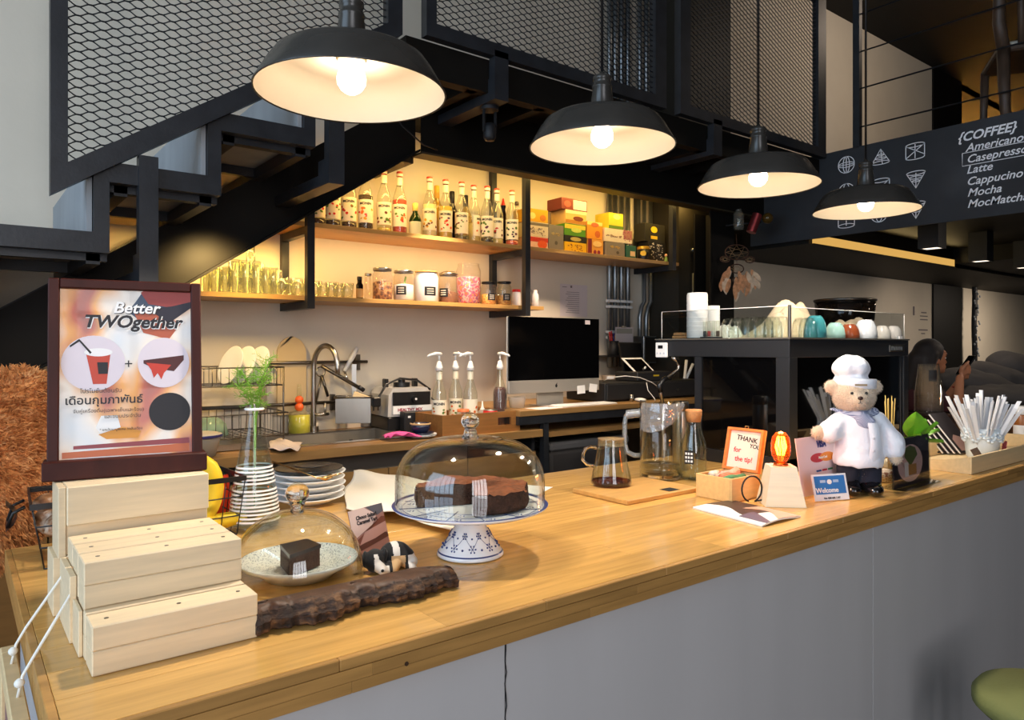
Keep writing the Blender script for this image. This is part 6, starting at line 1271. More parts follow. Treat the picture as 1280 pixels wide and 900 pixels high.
for r_ in range(3):
    for c_ in range(3): put('label_lettering', wrap(.14, .064 + r_ * .013, .0655 + r_ * .013 + .006, .0473, 2, -.35 + (c_ - 1) * .21), M['paper'], lb)
lathe_thing('steel_flask', 'steel flask standing behind the water carafe', 'flask', 0, 0, 0, CT, [('body', [(0, .001), (.028, .001), (.03, .004), (.03, .215), (.028, .22)], M['chrome']), ('cap', [(.028, .22), (.030, .222), (.030, .252), (.027, .256), (0, .256)], M['darksteel'])], loc=(2.16, 1.75))
# ================================================================ tip box, filament lamp, magazine, cards
lightpine = mat('light_box_wood', (224, 180, 118), .5, var=.08, vscale=7, stretch=(2, 12, 12)); orangewood = mat('orange_box_wood', (216, 126, 62), .45, var=.1, vscale=7, stretch=(2, 12, 12))
bx_ = thing('tip_box', 'open wooden tip box whose lid says THANK YOU for the tip!', 'box', (1.814, 1.28, TOPZ), 0); W_, D_, H_ = .142, .130, .070
for nm, a in (('front_wall', (0, W_, 0, .006)), ('back_wall', (0, W_, D_ - .006, D_)), ('side_wall', (0, .006, .0062, D_ - .0062)), ('side_wall', (W_ - .006, W_, .0062, D_ - .0062))): put(nm, MB().box(*a, .0, H_, c=.0008), lightpine, bx_)
put('bottom', MB().box(.0062, W_ - .0062, .0062, D_ - .0062, 0, .005), lightpine, bx_)
LT = Matrix.Translation((W_ + .002, D_ / 2, H_)) @ Matrix.Rotation(math.radians(14), 4, 'Y') @ Matrix.Rotation(math.radians(-90), 4, 'Z')   # lid: local x = -Y world, facing -X
lw, lh = D_ / 2, .134
put('lid_frame', MB().box(-lw, -lw + .008, -.014, .0, 0, lh, T=LT).box(lw - .008, lw, -.014, 0, 0, lh, T=LT).box(-lw + .008, lw - .008, -.014, 0, lh - .008, lh, T=LT).box(-lw + .008, lw - .008, -.014, 0, 0, .008, T=LT), orangewood, bx_)
ld = put('lid_panel', MB().box(-lw, lw, .0002, .006, 0, lh, T=LT), lightpine, bx_); put('note_paper', MB().box(-lw + .0085, lw - .0085, -.003, -.0005, .0085, lh - .0085, T=LT), mat('note_pink', (236, 214, 196), .7), ld)
redink = mat('red_ink', (196, 50, 50), .6)
for s_, x, z, sz, m_ in (('THANK', .004, .094, .022, M['ink']), ('YOU', .036, .074, .018, M['ink']), ('for', -.025, .058, .022, redink), ('the tip!', .002, .030, .022, redink)):
    me = text_mesh(s_, sz, bold=.0004).copy(); me.materials.append(m_); me.transform(LT @ Matrix.Translation((x, -.0034, z)) @ Matrix.Rotation(math.radians(6 if m_ is M['ink'] else 0), 4, 'Y')); put('lettering', me, None, ld)
put('latch', MB().tube([(-.006, -.007, lh), (-.006, -.007, lh + .008), (.006, -.007, lh + .008), (.006, -.007, lh)], .0015, 6, T=LT), brass, bx_)
R.seed(21)
for i, (c, lab) in enumerate((((60, 120, 80), 'folded green banknote in the tip box'), ((206, 110, 80), 'orange banknote roll in the tip box'), ((196, 160, 140), 'pinkish banknote roll in the tip box'), ((180, 80, 70), 'red banknote lying on top in the tip box'), ((200, 190, 170), 'pale banknote at the back of the tip box'))):
    o = put('banknote', MB().tube([(-.045, 0, 0), (-.015, 0, .003), (.015, 0, 0), (.045, 0, .004)], [.012, .013, .013, .012], 10), mat('note_%d' % i, c, .7, var=.3, vscale=60), None, (1.814 + .07 + R.uniform(-.012, .012), 1.28 + .035 + .015 * i, TOPZ + .058 + .004 * (i % 3)), (R.uniform(-.2, .2), R.uniform(-.15, .15), R.uniform(-.4, .4)))
    tag(o, lab, 'banknote', 'banknotes in the tip box')
FX, FY = 1.925, 1.19; fl_ = thing('filament_lamp', 'glowing orange filament bulb on a tapered wooden block', 'lamp', (FX, FY, TOPZ), face(FX, FY) + .25)
hb, ht, hz = .057, .036, .112
put('wooden_block', MB().add([(-hb, -hb, 0), (hb, -hb, 0), (hb, hb, 0), (-hb, hb, 0), (-ht, -ht, hz), (ht, -ht, hz), (ht, ht, hz), (-ht, ht, hz)], [(3, 2, 1, 0), (4, 5, 6, 7), (0, 1, 5, 4), (1, 2, 6, 5), (2, 3, 7, 6), (3, 0, 4, 7)]), mat('pale_block_wood', (232, 214, 184), .5, var=.06, vscale=6, stretch=(1, 14, 14)), fl_)
put('socket_ring', MB().lathe([(.018, hz - .001), (.021, hz + .001), (.021, hz + .006), (.014, hz + .008), (0, hz + .008)], 28), mat('copper', (190, 110, 60), .3, 1), fl_)
put('glass_envelope', MB().lathe([(.013, hz + .008), (.020, hz + .016), (.0265, hz + .030), (.0275, hz + .045), (.0275, hz + .066), (.024, hz + .084), (.014, hz + .096), (0, hz + .100)], 32), glass('amber_bulb', (255, 190, 120), boost=1.3, body=.10, bodycol=(255, 150, 70)), fl_)
fm = []
for k in range(9):
    a_ = 2 * math.pi * k / 9; r0, r1 = .009, .016; fm.append([(r0 * math.cos(a_), r0 * math.sin(a_), hz + .030), (r1 * math.cos(a_ + .3), r1 * math.sin(a_ + .3), hz + .055), (r0 * math.cos(a_ + .5), r0 * math.sin(a_ + .5), hz + .084)])
mb = MB()
for f_ in fm: mb.tube(f_, .0013, 5)
put('filament', mb, emis('filament_glow', (255, 150, 56), 60), fl_); put('stem', MB().tube([(0, 0, hz + .008), (0, 0, hz + .05)], .003, 8), M['glass'], fl_)
l = bpy.data.lights.new('filament_light', 'POINT'); l.energy = 1.0; l.color = (1, .42, .12); l.shadow_soft_size = .02; lo_ = link(bpy.data.objects.new('filament_light', l)); lo_.parent = fl_; lo_.location = (0, 0, hz + .115)
pts = [onZ(948, 614, TOPZ + .03), onZ(938, 585, TOPZ + .055), onZ(928, 600, TOPZ + .05), onZ(925, 618, TOPZ + .02), onZ(934, 627, TOPZ + .004), onZ(946, 628, TOPZ + .004)]
o = thing('lamp_cord', 'looping black cord between the tip box and the filament lamp', 'cord', pts[-1])
put('cord', MB().tube([tuple(Vector(p) - Vector(pts[-1])) for p in [(1.862 + .032 * math.cos(a_), 1.245 - .012 * math.cos(a_), TOPZ + .041 + .038 * math.sin(a_)) for a_ in [math.radians(-110 - 13 * i) for i in range(26)]] + [(1.893, 1.215, TOPZ + .012)]], .0028, 6), M['black'], o); o.location = pts[-1]
mz = thing('magazine', 'stapled magazine lying on the worktop before the tip box', 'magazine', onZ(930, 640)[:2] + (TOPZ,), 0); mc = [Vector(onZ(*p)) - mz.location for p in ((866, 636), (953, 659), (1001, 647), (915, 627))]
def mq(u, v, h): p = (mc[0] * (1 - u) + mc[1] * u) * (1 - v) + (mc[3] * (1 - u) + mc[2] * u) * v; return (p.x, p.y, h + .006 * math.sin(math.pi * min(1, v * 1.15)) * (.35 + .65 * u))
put('pages', MB().grid(lambda u, v: mq(u, v, .0045), 12, 10).grid(lambda u, v: mq(u, 1 - v, .0005), 12, 10).add([mq(1, i / 10, .0005) for i in range(11)] + [mq(1, i / 10, .0045) for i in range(11)], [(i, i + 1, i + 12, i + 11) for i in range(10)]).add([mq(0, 0, 0), mq(1, 0, 0), mq(1, 0, .0045), mq(0, 0, .0045)], [(0, 1, 2, 3)]), M['paper'], mz)
def patch(us, vs, h, m_, nm): put(nm, MB().grid(lambda u, v: mq(us[0] + (us[1] - us[0]) * u, vs(u)[0] + (vs(u)[1] - vs(u)[0]) * v, h), 20, 6), m_, mz)
patch((0, .70), lambda u: (.32 + .12 * math.sin(5 * u), 1), .0050, mat('cover_dark', (50, 42, 44), .35), 'cover_photo'); patch((.42, 1), lambda u: (.55 + .2 * math.sin(4 * u), .98), .0054, mat('cover_skin', (206, 164, 140), .4), 'cover_photo'); patch((.62, 1), lambda u: (.1, .5 - .3 * u), .0053, mat('cover_violet', (88, 82, 104), .4), 'cover_photo')
vis, pr = card('visa_sign', 'white payment sign reading VISA behind the filament lamp', 'sign', onZ(1003, 623), onZ(1062, 609), .180, math.radians(8), mat('sign_white', (232, 214, 222), .4))
pr('t', 0, 1, .80, .88, mat('visa_blue', (34, 46, 122), .5), .0008, s='VISA', size=.028, bold=.0016, shear=.2); pr('o', .25, .56, .54, .70, mat('mc_red', (190, 40, 60), .5), .0006); pr('o', .44, .75, .54, .70, mat('mc_orange', (226, 140, 50), .5), .0008)
pr('t', .1, .9, .60, .66, M['paper'], .0012, s='MasterCard', size=.0105, bold=.0003); pr('r', .34, .44, .38, .41, mat('jcb_blue', (40, 80, 150), .5)); pr('r', .46, .56, .38, .41, MATS['mc_red']); pr('r', .58, .68, .38, .41, mat('jcb_green', (50, 130, 80), .5))
wel, pr = card('welcome_card', 'small blue and white card reading Welcome in front of the VISA sign', 'card', onZ(1019, 628), onZ(1062, 625), .080, math.radians(14), mat('card_white', (236, 236, 240), .35))
pr('r', .06, .94, .26, .93, mat('card_blue', (58, 120, 190), .4)); pr('t', .06, .72, .32, .50, M['paper'], .0008, s='Welcome', size=.020, bold=.0005); pr('r', .22, .38, .68, .78, mat('pale_print', (170, 196, 226), .5), .0008); pr('r', .60, .76, .68, .78, MATS['pale_print'], .0008); pr('o', .42, .56, .62, .80, M['paper'], .0007); pr('t', .1, .9, .08, .2, M['ink'], .0006, s='No. 838 600 1197', size=.0078, bold=.0002)

# ================================================================ chef teddy bear
BX, BY, _ = onZ(1071, 616); bear = thing('chef_bear', 'cream teddy bear in white chef hat and jacket on the worktop', 'teddy bear', (BX, BY, TOPZ), face(BX, BY) + .28); bear.scale = (.92, .92, .955)
plush = mat('cream_plush', (226, 204, 176), .95, var=.08, vscale=60, bump=.9, bscale=260, sheen=.6)
bear_p = [('e', (-.012, -.008, .322), (.068, .062, .060)), ('e', (-.014, -.062, .308), (.030, .026, .024)), ('s', (-.082, .0, .350), .022), ('s', (.058, .0, .350), .022), ('e', (.004, 0, .19), (.066, .052, .085)), ('e', (.004, 0, .275), (.035, .033, .03)),
          ('c', (-.050, -.006, .232), (-.105, -.045, .195), .028, .025), ('c', (-.105, -.035, .205), (-.140, -.050, .202), .024, .020), ('c', (.062, 0, .232), (.108, -.006, .165), .028, .025), ('c', (.108, -.006, .165), (.118, -.018, .120), .024, .020),
          ('c', (-.026, .0, .125), (-.026, -.004, .03), .034, .028), ('c', (.036, 0, .125), (.036, -.004, .03), .034, .028)]
bm_ = field_mesh('body', bear_p, .0042, .012); bm_.materials.append(plush); put('body', bm_, None, bear)
put('fur', tufts(bm_, 1, .0045, .0009, 4, keep=.8), plush, bear, kind='stuff')
for x in (-.034, .010): put('eye', MB().ball((x, -.069 + abs(x + .012) * .12, .332), .0052, 12, 8), M['black'], bear)
put('nose', MB().ball((-.014, -.0885, .318), (.0085, .006, .0065), 12, 8), mat('brown_nose', (50, 28, 22), .4), bear); put('mouth', MB().tube([(-.022, -.084, .300), (-.014, -.0885, .303), (-.014, -.0895, .311), (-.014, -.0885, .303), (-.006, -.084, .300)], .0010, 5), M['black'], bear)
cottn = mat('white_cotton', (226, 230, 238), .85, bump=.15, bscale=120)
put('jacket', field_mesh('jacket', [('e', (.004, 0, .205), (.080, .066, .075)), ('c', (.004, 0, .15), (.004, 0, .118), .074, .080), ('-s', (.004, 0, .026), .095), ('c', (-.045, -.004, .236), (-.100, -.040, .203), .038, .037), ('c', (.058, 0, .236), (.110, -.006, .168), .038, .038), ('c', (.110, -.006, .168), (.114, -.012, .148), .036, .034), ('c', (.004, 0, .25), (.004, 0, .27), .045, .038)], .0042, .012, noise=.005), cottn, bear)
put('jacket_flap', MB().grid(lambda u, v: (.012 + .036 * u + .006 * math.sin(3 * v), -.068 - .010 * math.sin(math.pi * u * .5) * (1 - u) + .010 * u * u - .011 * math.sin(math.pi * min(v, 1)) - .003, .108 + .130 * v), 6, 12), cottn, bear)
for z in (.19, .15): put('button', MB().ball((.028, -.087, z), (.004, .002, .004), 10, 6), mat('grey_button', (190, 194, 204), .4), bear)
trm = mat('navy_trousers', (28, 32, 46), .9)
put('trousers', field_mesh('trousers', [('c', (-.026, 0, .125), (-.028, -.004, .048), .042, .037), ('c', (.036, 0, .125), (.040, -.004, .048), .042, .037), ('e', (.004, 0, .13), (.072, .055, .03))], .0042, .010, noise=.008), trm, bear)
bootm = mat('black_patent', (12, 12, 14), .12, coat=.8)
for x in (-.028, .040): put('boot', field_mesh('boot', [('c', (x, 0, .062), (x, -.004, .025), .036, .036), ('e', (x, -.030, .018), (.034, .056, .024)), ('-e', (x, 0, -.02), (.09, .09, .0205))], .0042, .012), bootm, bear)
hat = put('chef_hat', field_mesh('chef_hat', [('e', (-.016, .004, .368), (.058, .054, .034))] + [('e', (-.018 + .030 * math.cos(a_), .004 + .026 * math.sin(a_), .412), (.031, .031, .030)) for a_ in [i * 1.047 for i in range(6)]] + [('e', (-.018, .004, .430), (.046, .042, .026))], .004, .010, noise=.006), cottn, bear)
put('hat_band', MB().lathe([(.0625, .346), (.0648, .347), (.0655, .376), (.063, .378)], 40, c=(-.015, -.002, 0), sy=.94, T=Matrix.Rotation(.03, 4, 'Y')), cottn, hat); put('hat_badge', MB().box(-.024, .014, -.0655, -.0630, .356, .362), mat('tan_badge', (140, 124, 96), .6), hat)
gingham = ramp_mat('blue_gingham', [(0, (60, 74, 120)), (.49, (60, 74, 120)), (.51, (196, 204, 222)), (1, (196, 204, 222))], 'check', 260, .9)
put('neckerchief', field_mesh('neckerchief', [('c', (-.045, -.012, .266), (.0, -.050, .256), .016, .018), ('c', (.0, -.050, .256), (.050, -.012, .266), .018, .016), ('c', (-.045, -.012, .266), (.0, .04, .270), .015, .014), ('c', (.05, -.012, .266), (.0, .04, .270), .015, .014), ('e', (.012, -.060, .240), (.030, .012, .022))], .004, .010), gingham, bear)
put('neckerchief_knot', field_mesh('knot', [('e', (-.062, -.01, .270), (.012, .008, .007)), ('e', (-.080, -.012, .276), (.012, .006, .005))], .0035, .005), gingham, bear)
# tiny ornament and crystal things right of the bear
lathe_thing('glass_ornament', 'small glass jar of shells between the bear and the photo stand', 'jar', 0, 0, 0, CT, [('jar_body', [(0, .001), (.03, .001), (.034, .006), (.034, .05), (.024, .062), (.024, .075)], M['glass']), ('contents', [(0, .004), (.030, .004), (.031, .04), (0, .045)], ramp_mat('shells', [(.3, (190, 160, 130)), (.5, (226, 214, 200)), (.7, (150, 100, 80))], 'voronoi', 90, .5))], loc=onZ(1104, 602))
lathe_thing('glass_ornament', 'small pale sugar bowl behind the shell jar', 'bowl', 0, 0, 0, CT, [('bowl', [(0, .001), (.02, .002), (.034, .03), (.036, .05), (.034, .05), (.032, .03), (0, .008)], mat('cream_glaze', (206, 186, 160), .4))], loc=onZ(1106, 592))
# ================================================================ photo stand, plant, tray
ps, pr = card('photo_stand', 'clear acrylic stand with a dark photo of a drink beside the bear', 'photo stand', onZ(1117, 613), onZ(1162, 600), .158, math.radians(2), mat('photo_dark', (66, 52, 56), .3), acrylic=True)
pr('o', .12, .80, .08, .86, mat('photo_pink', (222, 178, 168), .4)); pr('p', 0, 1, 0, 1, mat('photo_leaf', (84, 92, 50), .5), .0008, pts=[(.46, .40), (.30, .62), (.34, .80), (.46, .84), (.60, .78), (.66, .62)]); pr('p', 0, 1, 0, 1, mat('photo_amber', (170, 120, 66), .5), .0009, pts=[(.34, .22), (.34, .44), (.62, .44), (.62, .22)]); pr('r', .30, .40, .2, .5, mat('photo_glass', (220, 206, 200), .4), .0010)
pr('o', .62, .92, .78, .98, mat('photo_line', (86, 72, 74), .5), .0004)
gx, gy, _ = onZ(1160, 601); pj = thing('plant_jar', 'glass jar of water with bright green pothos leaves behind the photo stand', 'plant jar', (gx + .02, gy + .055, TOPZ), 0)
put('jar_body', MB().lathe([(0, .001), (.040, .001), (.044, .005), (.044, .10), (.036, .125), (.038, .14)], 30), M['glass'], pj); put('water', MB().lathe([(0, .004), (.04, .004), (.041, .09), (0, .09)], 26), glass('green_water', (190, 200, 110), body=.25, bodycol=(130, 120, 50)), pj)
leafm = mat('pothos_leaf', (112, 176, 44), .4, var=.15, vscale=20, sheen=.1)
def leaf(mb, base, tip, w_, droop=.2):
    b, t_ = Vector(base), Vector(tip); d = t_ - b; sd = d.cross(Vector((0, 0, 1))); sd.normalize(); up = sd.cross(d).normalized()
    mb.grid(lambda u, v: tuple(b + d * v + sd * ((u - .5) * 2 * w_ * (math.sin(math.pi * v ** .7)) ** .8 if 0 < v < 1 else 0) + up * (-.25 * w_ * (2 * abs(u - .5)) ** 1.5 * 0 + .012 * abs(u - .5) * 2 - droop * .03 * v * v)), 6, 8)
for b, t_, w_ in (((-.005, -.01, .13), (-.055, -.03, .235), .042), ((0, 0, .13), (-.02, -.05, .21), .036), ((.01, -.01, .12), (.02, -.07, .20), .040), ((.02, 0, .12), (.085, -.05, .168), .026), ((.0, 0, .12), (-.06, -.05, .16), .024), ((.02, .0, .12), (.07, -.07, .13), .022), ((0, 0, .10), (-.02, -.05, .148), .020)):
    mb = MB(); leaf(mb, b, t_, w_); put('leaf', mb, leafm, pj)
for s_ in (((0, 0, .02), (-.005, -.01, .13)), ((.005, 0, .02), (.012, -.005, .125)), ((0, .005, .03), (.02, 0, .12))): put('stem', MB().tube([s_[0], s_[1]], .002, 5), leafm, pj)
gs = thing('reed_sticks', 'thin golden reed sticks in a small glass by the green leaves', 'reed diffuser', (gx - .06, gy + .10, TOPZ), 0); put('glass_body', MB().lathe([(0, .001), (.024, .001), (.026, .05), (.014, .075), (.016, .10)], 20), M['glass'], gs)
for i in range(8): a_ = i * .8; put('reed', MB().tube([(.004 * math.cos(a_), .004 * math.sin(a_), .01), (.020 * math.cos(a_), .016 * math.sin(a_), .27 + .01 * (i % 3))], .0015, 5), mat('gold_reed', (196, 166, 90), .5), gs)
tx, ty = 2.90, 1.035; ty2 = 1.30; tr = thing('condiment_tray', 'long low plywood tray holding magazines, straws and sugar', 'tray', (tx, ty, TOPZ), 0); TL, TD, TH = .95, .27, .062
put('front_wall', MB().box(0, TL, 0, .009, 0, TH, c=.001), M['ply'], tr); put('back_wall', MB().box(0, TL, TD - .009, TD, 0, TH, c=.001), M['ply'], tr); put('bottom', MB().box(.0092, TL - .0092, .0092, TD - .0092, 0, .006), M['ply'], tr)
put('end_wall', MB().prism([(.0092, 0), (TD - .0092, 0), (TD - .0092, TH)] + [(TD - .0092 - (TD - .02) * i / 10, TH - .022 * math.sin(math.pi * i / 10)) for i in range(1, 10)] + [(.0092, TH)], 0, .009, 'x'), M['ply'], tr); put('end_wall', MB().box(TL - .009, TL, .0092, TD - .0092, 0, TH), M['ply'], tr)
# magazines leaning in the tray, seen nearly edge on
Wv, Lv, Rv = Vector((.15, .0, 0)), Vector((-.105, .080, .165)), Vector((.79, -.613, 0))
for i, (lab, k) in enumerate((('dark covered magazine with pink drawing leaning in the tray, the uppermost', 1.0), ('leaning magazine under the one with the pink drawing', .86), ('third leaning magazine from the top of the leaning row', .74), ('fourth leaning magazine, low in the row behind the plant', .62), ('lowest leaning magazine, nearest the plant jar', .52))):
    b0 = Vector(onZ(1206, 568, TOPZ + .012)) - Rv * .026 * i + Vector((.004 * i, .02, 0)); o = thing('leaning_magazine', lab, 'magazine', b0, 0, 'magazines leaning in the tray'); l_ = Lv * k; nn = Wv.cross(l_).normalized() * -1
    if nn.z < 0: nn = -nn
    def slab(a, b, c0_=0, c1_=1): q = [Wv * c0_, Wv * c1_, Wv * c1_ + l_, Wv * c0_ + l_]; return MB().add([v + nn * a for v in q] + [v + nn * b for v in q], [(3, 2, 1, 0), (4, 5, 6, 7), (0, 1, 5, 4), (1, 2, 6, 5), (2, 3, 7, 6), (3, 0, 4, 7)])
    put('pages', slab(0, .0055), M['paper'], o); put('cover', slab(.0057, .0066, .01), mat('cover_charcoal', (58, 52, 54), .4), o)
    put('cover_drawing', MB().add([Wv * u + l_ * v + nn * .0070 for u, v in ((.15, .05), (.9, .05), (.95, .2), (.7, .38), (.4, .45), (.15, .35))], [(0, 1, 2, 3, 4, 5)]), mat('cover_pink', (200, 160, 150), .5), o)
o = put('folded_card', MB().box(-.05, .05, -.001, .001, 0, .045, T=Matrix.Rotation(math.radians(-30), 4, 'X')), mat('brown_card', (120, 98, 82), .6), None, (tx + .21, ty + .045, TOPZ + .03), (0, 0, .12)); tag(o, 'brown card leaning over the front of the tray', 'card')
# pot of paper straws
sx, sy = 3.33, 1.15; sp_ = thing('straw_pot', 'white embossed pot with flower relief in the tray', 'pot', (sx, sy, TOPZ + .0065), 0); sp_.scale = (1.22, 1.22, 1.05)
put('pot', MB().lathe([(0, .001), (.042, .001), (.046, .006), (.050, .05), (.056, .10), (.060, .118), (.056, .118), (.050, .10), (.044, .05), (0, .012)], 36), mat('pale_blue_glaze', (206, 216, 222), .5), sp_)
mb = MB(); R.seed(31)
for i in range(16):
    a_ = 2 * math.pi * i / 16; z = .078 + .014 * (i % 2)
    c_ = Vector((.056 * math.cos(a_), .056 * math.sin(a_), z))
    for q in range(5): th = q * 1.257; s2 = Vector((-math.sin(a_), math.cos(a_), 0)); mb.ball(tuple(c_ + s2 * (.010 * math.cos(th)) + Vector((0, 0, .010 * math.sin(th)))), .0065, 8, 5)
put('flower_relief', mb, mat('pale_blue_glaze', (206, 216, 222), .5), sp_, kind='stuff')
strawm = [mat('paper_straw', (232, 233, 236), .7), mat('straw_grey', (206, 210, 218), .7)]
for i in range(42):
    a_ = R.uniform(0, 6.283); rr_ = R.uniform(0, 1) ** .5; b0 = Vector((.030 * rr_ * math.cos(a_), .022 * rr_ * math.sin(a_), .0)); ln = R.uniform(.225, .27); out = .17 * rr_
    d = Vector((out * math.cos(a_) * 1.0, out * math.sin(a_) * .75, ln)).normalized() * ln; w_ = .0075; yaw_ = R.uniform(0, 3)
    e1 = Vector((math.cos(yaw_), math.sin(yaw_), 0)) * w_; e2 = Vector((-math.sin(yaw_), math.cos(yaw_), 0)) * .0022; V = [b0 - e1 - e2, b0 + e1 - e2, b0 + e1 + e2, b0 - e1 + e2]; V += [v + d for v in V]
    o = put('wrapped_straw', MB().add(V, [(3, 2, 1, 0), (4, 5, 6, 7), (0, 1, 5, 4), (1, 2, 6, 5), (2, 3, 7, 6), (3, 0, 4, 7)]), strawm[i % 2], None, (sx, sy, TOPZ + .016))
    tag(o, 'white paper wrapped straw fanning out of the embossed pot', 'straw', 'paper wrapped straws in the pot')
for i in range(6):
    o = put('sugar_packet', MB().box(-.018, .018, -.0015, .0015, 0, .055, c=.0008), mat('pink_packet', (232, 120, 130), .6), None, (3.47 + .008 * i, 1.12 + .006 * (i % 3), TOPZ + .008), (.1, .25 - .08 * i, .3)); tag(o, 'pink sugar packet standing right of the straw pot', 'sugar packet', 'sugar packets in the tray')
# things behind the tray: cups on a dark basket, bottles, wooden caddy
ux, uy = 3.86, 1.57; bk_ = thing('dark_basket', 'dark brown woven basket under the stack of clear cups', 'basket', (ux, uy, TOPZ), 0); dkw = mat('dark_wicker', (52, 32, 24), .6, var=.3, vscale=60)
mb = MB()
for i in range(40):
    a_ = 2 * math.pi * i / 40; mb.tube([(.095 * math.cos(a_), .095 * math.sin(a_), 0), (.115 * math.cos(a_), .115 * math.sin(a_), .125)], .006, 6)
put('wicker', mb, dkw, bk_, kind='stuff'); put('bottom', MB().cyl((0, 0, 0), .10, 0, .012, 28), dkw, bk_); put('rim', MB().lathe([(.108, .12), (.122, .122), (.122, .134), (.108, .136)], 36), dkw, bk_); put('lid', MB().cyl((0, 0, 0), .108, .118, .124, 28), dkw, bk_)
cupm = MB().lathe([(0, .0), (.044, .0), (.0455, .003), (.031, .105), (.0305, .107), (0, .107)], 26).add([], []).mesh('cup')
clearcup = glass('clear_cup', (254, 250, 244), boost=1.3, body=.035, bodycol=(240, 230, 214))
cupm2 = MB().lathe([(.0475, 0), (.0475, .004), (.044, .005), (.033, .110), (.0, .110)], 26).mesh('cup')
for i in range(11):
    o = put('plastic_cup', cupm2, clearcup, None, (ux, uy, TOPZ + .137 + i * .0095)); o.scale = (1.38, 1.38, 1.3)
    tag(o, '%s clear plastic cup from the bottom of the nested stack on the basket' % (POS + ['topmost'])[i], 'cup', 'nested plastic cups')
o = put('cup_logo', wrap(.7, .05, .105, .0535, 6, .35), M['ink'], None, (ux, uy, TOPZ + .137 + 11 * .0095), (0, 0, face(ux, uy))); tag(o, 'square black logo sticker on the nested plastic cups', 'sticker')
lathe_thing('honey_bottle', 'amber bottle with white cap behind the straws', 'bottle', 0, 0, 0, CT, [('body', [(0, .001), (.032, .001), (.036, .006), (.036, .12), (.03, .14)], mat('amber_plastic', (150, 90, 40), .3)), ('cap', [(.034, .14), (.038, .142), (.038, .178), (.034, .18), (0, .18)], M['whitep']), ('paper_label', wrap(2.5, .03, .09, .0365), M['paper'])], loc=(4.02, 1.22))
for i, (x, y, c, lab) in enumerate(((4.08, 1.12, (24, 22, 22), 'small black bottle behind the straws'), (4.16, 1.10, (200, 196, 40), 'small dark bottle with bright yellow top behind the straws'))):
    lathe_thing('small_bottle', lab, 'bottle', 0, 0, 0, CT, [('body', [(0, .001), (.024, .001), (.026, .004), (.026, .11), (.016, .125)], M['black']), ('cap', [(.016, .125), (.018, .127), (.018, .148), (0, .15)], mat('cap_c%d' % i, c, .4))], loc=(x, y))
cdd = thing('wooden_caddy', 'low brown wooden caddy behind the straw pot', 'caddy', (4.02, 1.33, TOPZ), 0); put('box', MB().box(0, .35, 0, .01, 0, .09).box(0, .35, .25, .26, 0, .09).box(0, .01, .0102, .2498, 0, .09).box(.34, .35, .0102, .2498, 0, .09), mat('brown_box', (110, 78, 50), .5, var=.15, vscale=10, stretch=(1, 8, 8)), cdd)
mb = MB()
for i in range(9): mb.box(.03, .32, .02 + .02 * (i % 2), .22, .012 + .009 * i, .019 + .009 * i)
put('papers', mb, mat('cream_papers', (206, 190, 150), .7), cdd, kind='stuff')
# ================================================================ display case
CX0, CX1, CY0, CY1, CZ1 = 2.41, 3.37, 1.455, 1.88, 1.596 - TOPZ
dc_ = thing('display_case', 'black glass fronted display case with cups on top', 'display case', (CX0, CY0, TOPZ), 0); w_, d_ = CX1 - CX0, CY1 - CY0; cm2 = mat('case_black', (34, 36, 40), .35)
put('frame_post', MB().box(0, .055, 0, .055, 0, CZ1 - .075, c=.001), cm2, dc_); put('frame_post', MB().box(w_ - .045, w_, 0, .055, 0, CZ1 - .075, c=.001), cm2, dc_); put('frame_post', MB().box(0, .05, d_ - .03, d_, 0, CZ1 - .075), cm2, dc_); put('frame_post', MB().box(w_ - .05, w_, d_ - .03, d_, 0, CZ1 - .075), cm2, dc_)
put('top_slab', MB().box(0, w_, 0, .63, CZ1 - .0745, CZ1 - .006, c=.001), cm2, dc_); put('top_sheet', MB().box(-.004, w_ + .004, -.004, .634, CZ1 - .0055, CZ1), mat('pale_top', (120, 116, 108), .25, .5), dc_)
put('base_rail', MB().box(0.0, w_, 0, d_, 0, .05), cm2, dc_); smoked = mat('smoked_glass', (6, 6, 7), .05, coat=1)
put('front_glass', MB().box(.056, w_ - .046, .008, .014, .0505, CZ1 - .075), smoked, dc_); put('side_glass', MB().box(.008, .014, .056, d_ - .031, .0505, CZ1 - .075), smoked, dc_); put('back_panel', MB().box(.05, w_ - .05, d_ - .012, d_, .05, CZ1 - .075), cm2, dc_)
put('door_line', MB().box(w_ - .065, w_ - .062, .004, .008, .05, CZ1 - .075), M['black2'], dc_); put('name_plate', MB().box(w_ - .185, w_ - .045, -.003, -.0005, CZ1 - .055, CZ1 - .026, c=.001), M['chrome'], dc_)
for q in range(7): put('worn_lettering', MB().box(w_ - .170 + .016 * q, w_ - .161 + .016 * q, -.0036, -.003, CZ1 - .049, CZ1 - .033), M['zinc'], dc_)
put('support_leg', MB().box(.25, .29, .56, .60, -.0, CZ1 - .075), cm2, dc_)
th_ = thing('thermostat', 'white thermostat box on the black end of the display case', 'thermostat', (CX0 - .0045, 2.045, 1.548), -math.pi / 2); put('case', MB().box(-.03, .03, -.014, 0, -.032, .032, c=.003), M['white'], th_); put('display', MB().box(-.014, .012, -.0152, -.0142, .006, .020), M['black'], th_)
for q in (-.018, 0, .018): put('button', MB().cyl((0, 0, 0), .004, 0, .001, 10, T=Matrix.Translation((q, -.0142, -.014)) @ Matrix.Rotation(math.pi / 2, 4, 'X')), mat('grey_button', (190, 194, 204), .4), th_)
gz = 1.5965
ga = thing('glass_rail', 'low clear glass rail around the top of the display case', 'glass rail', (CX0 + .006, CY0 + .004, gz), 0)
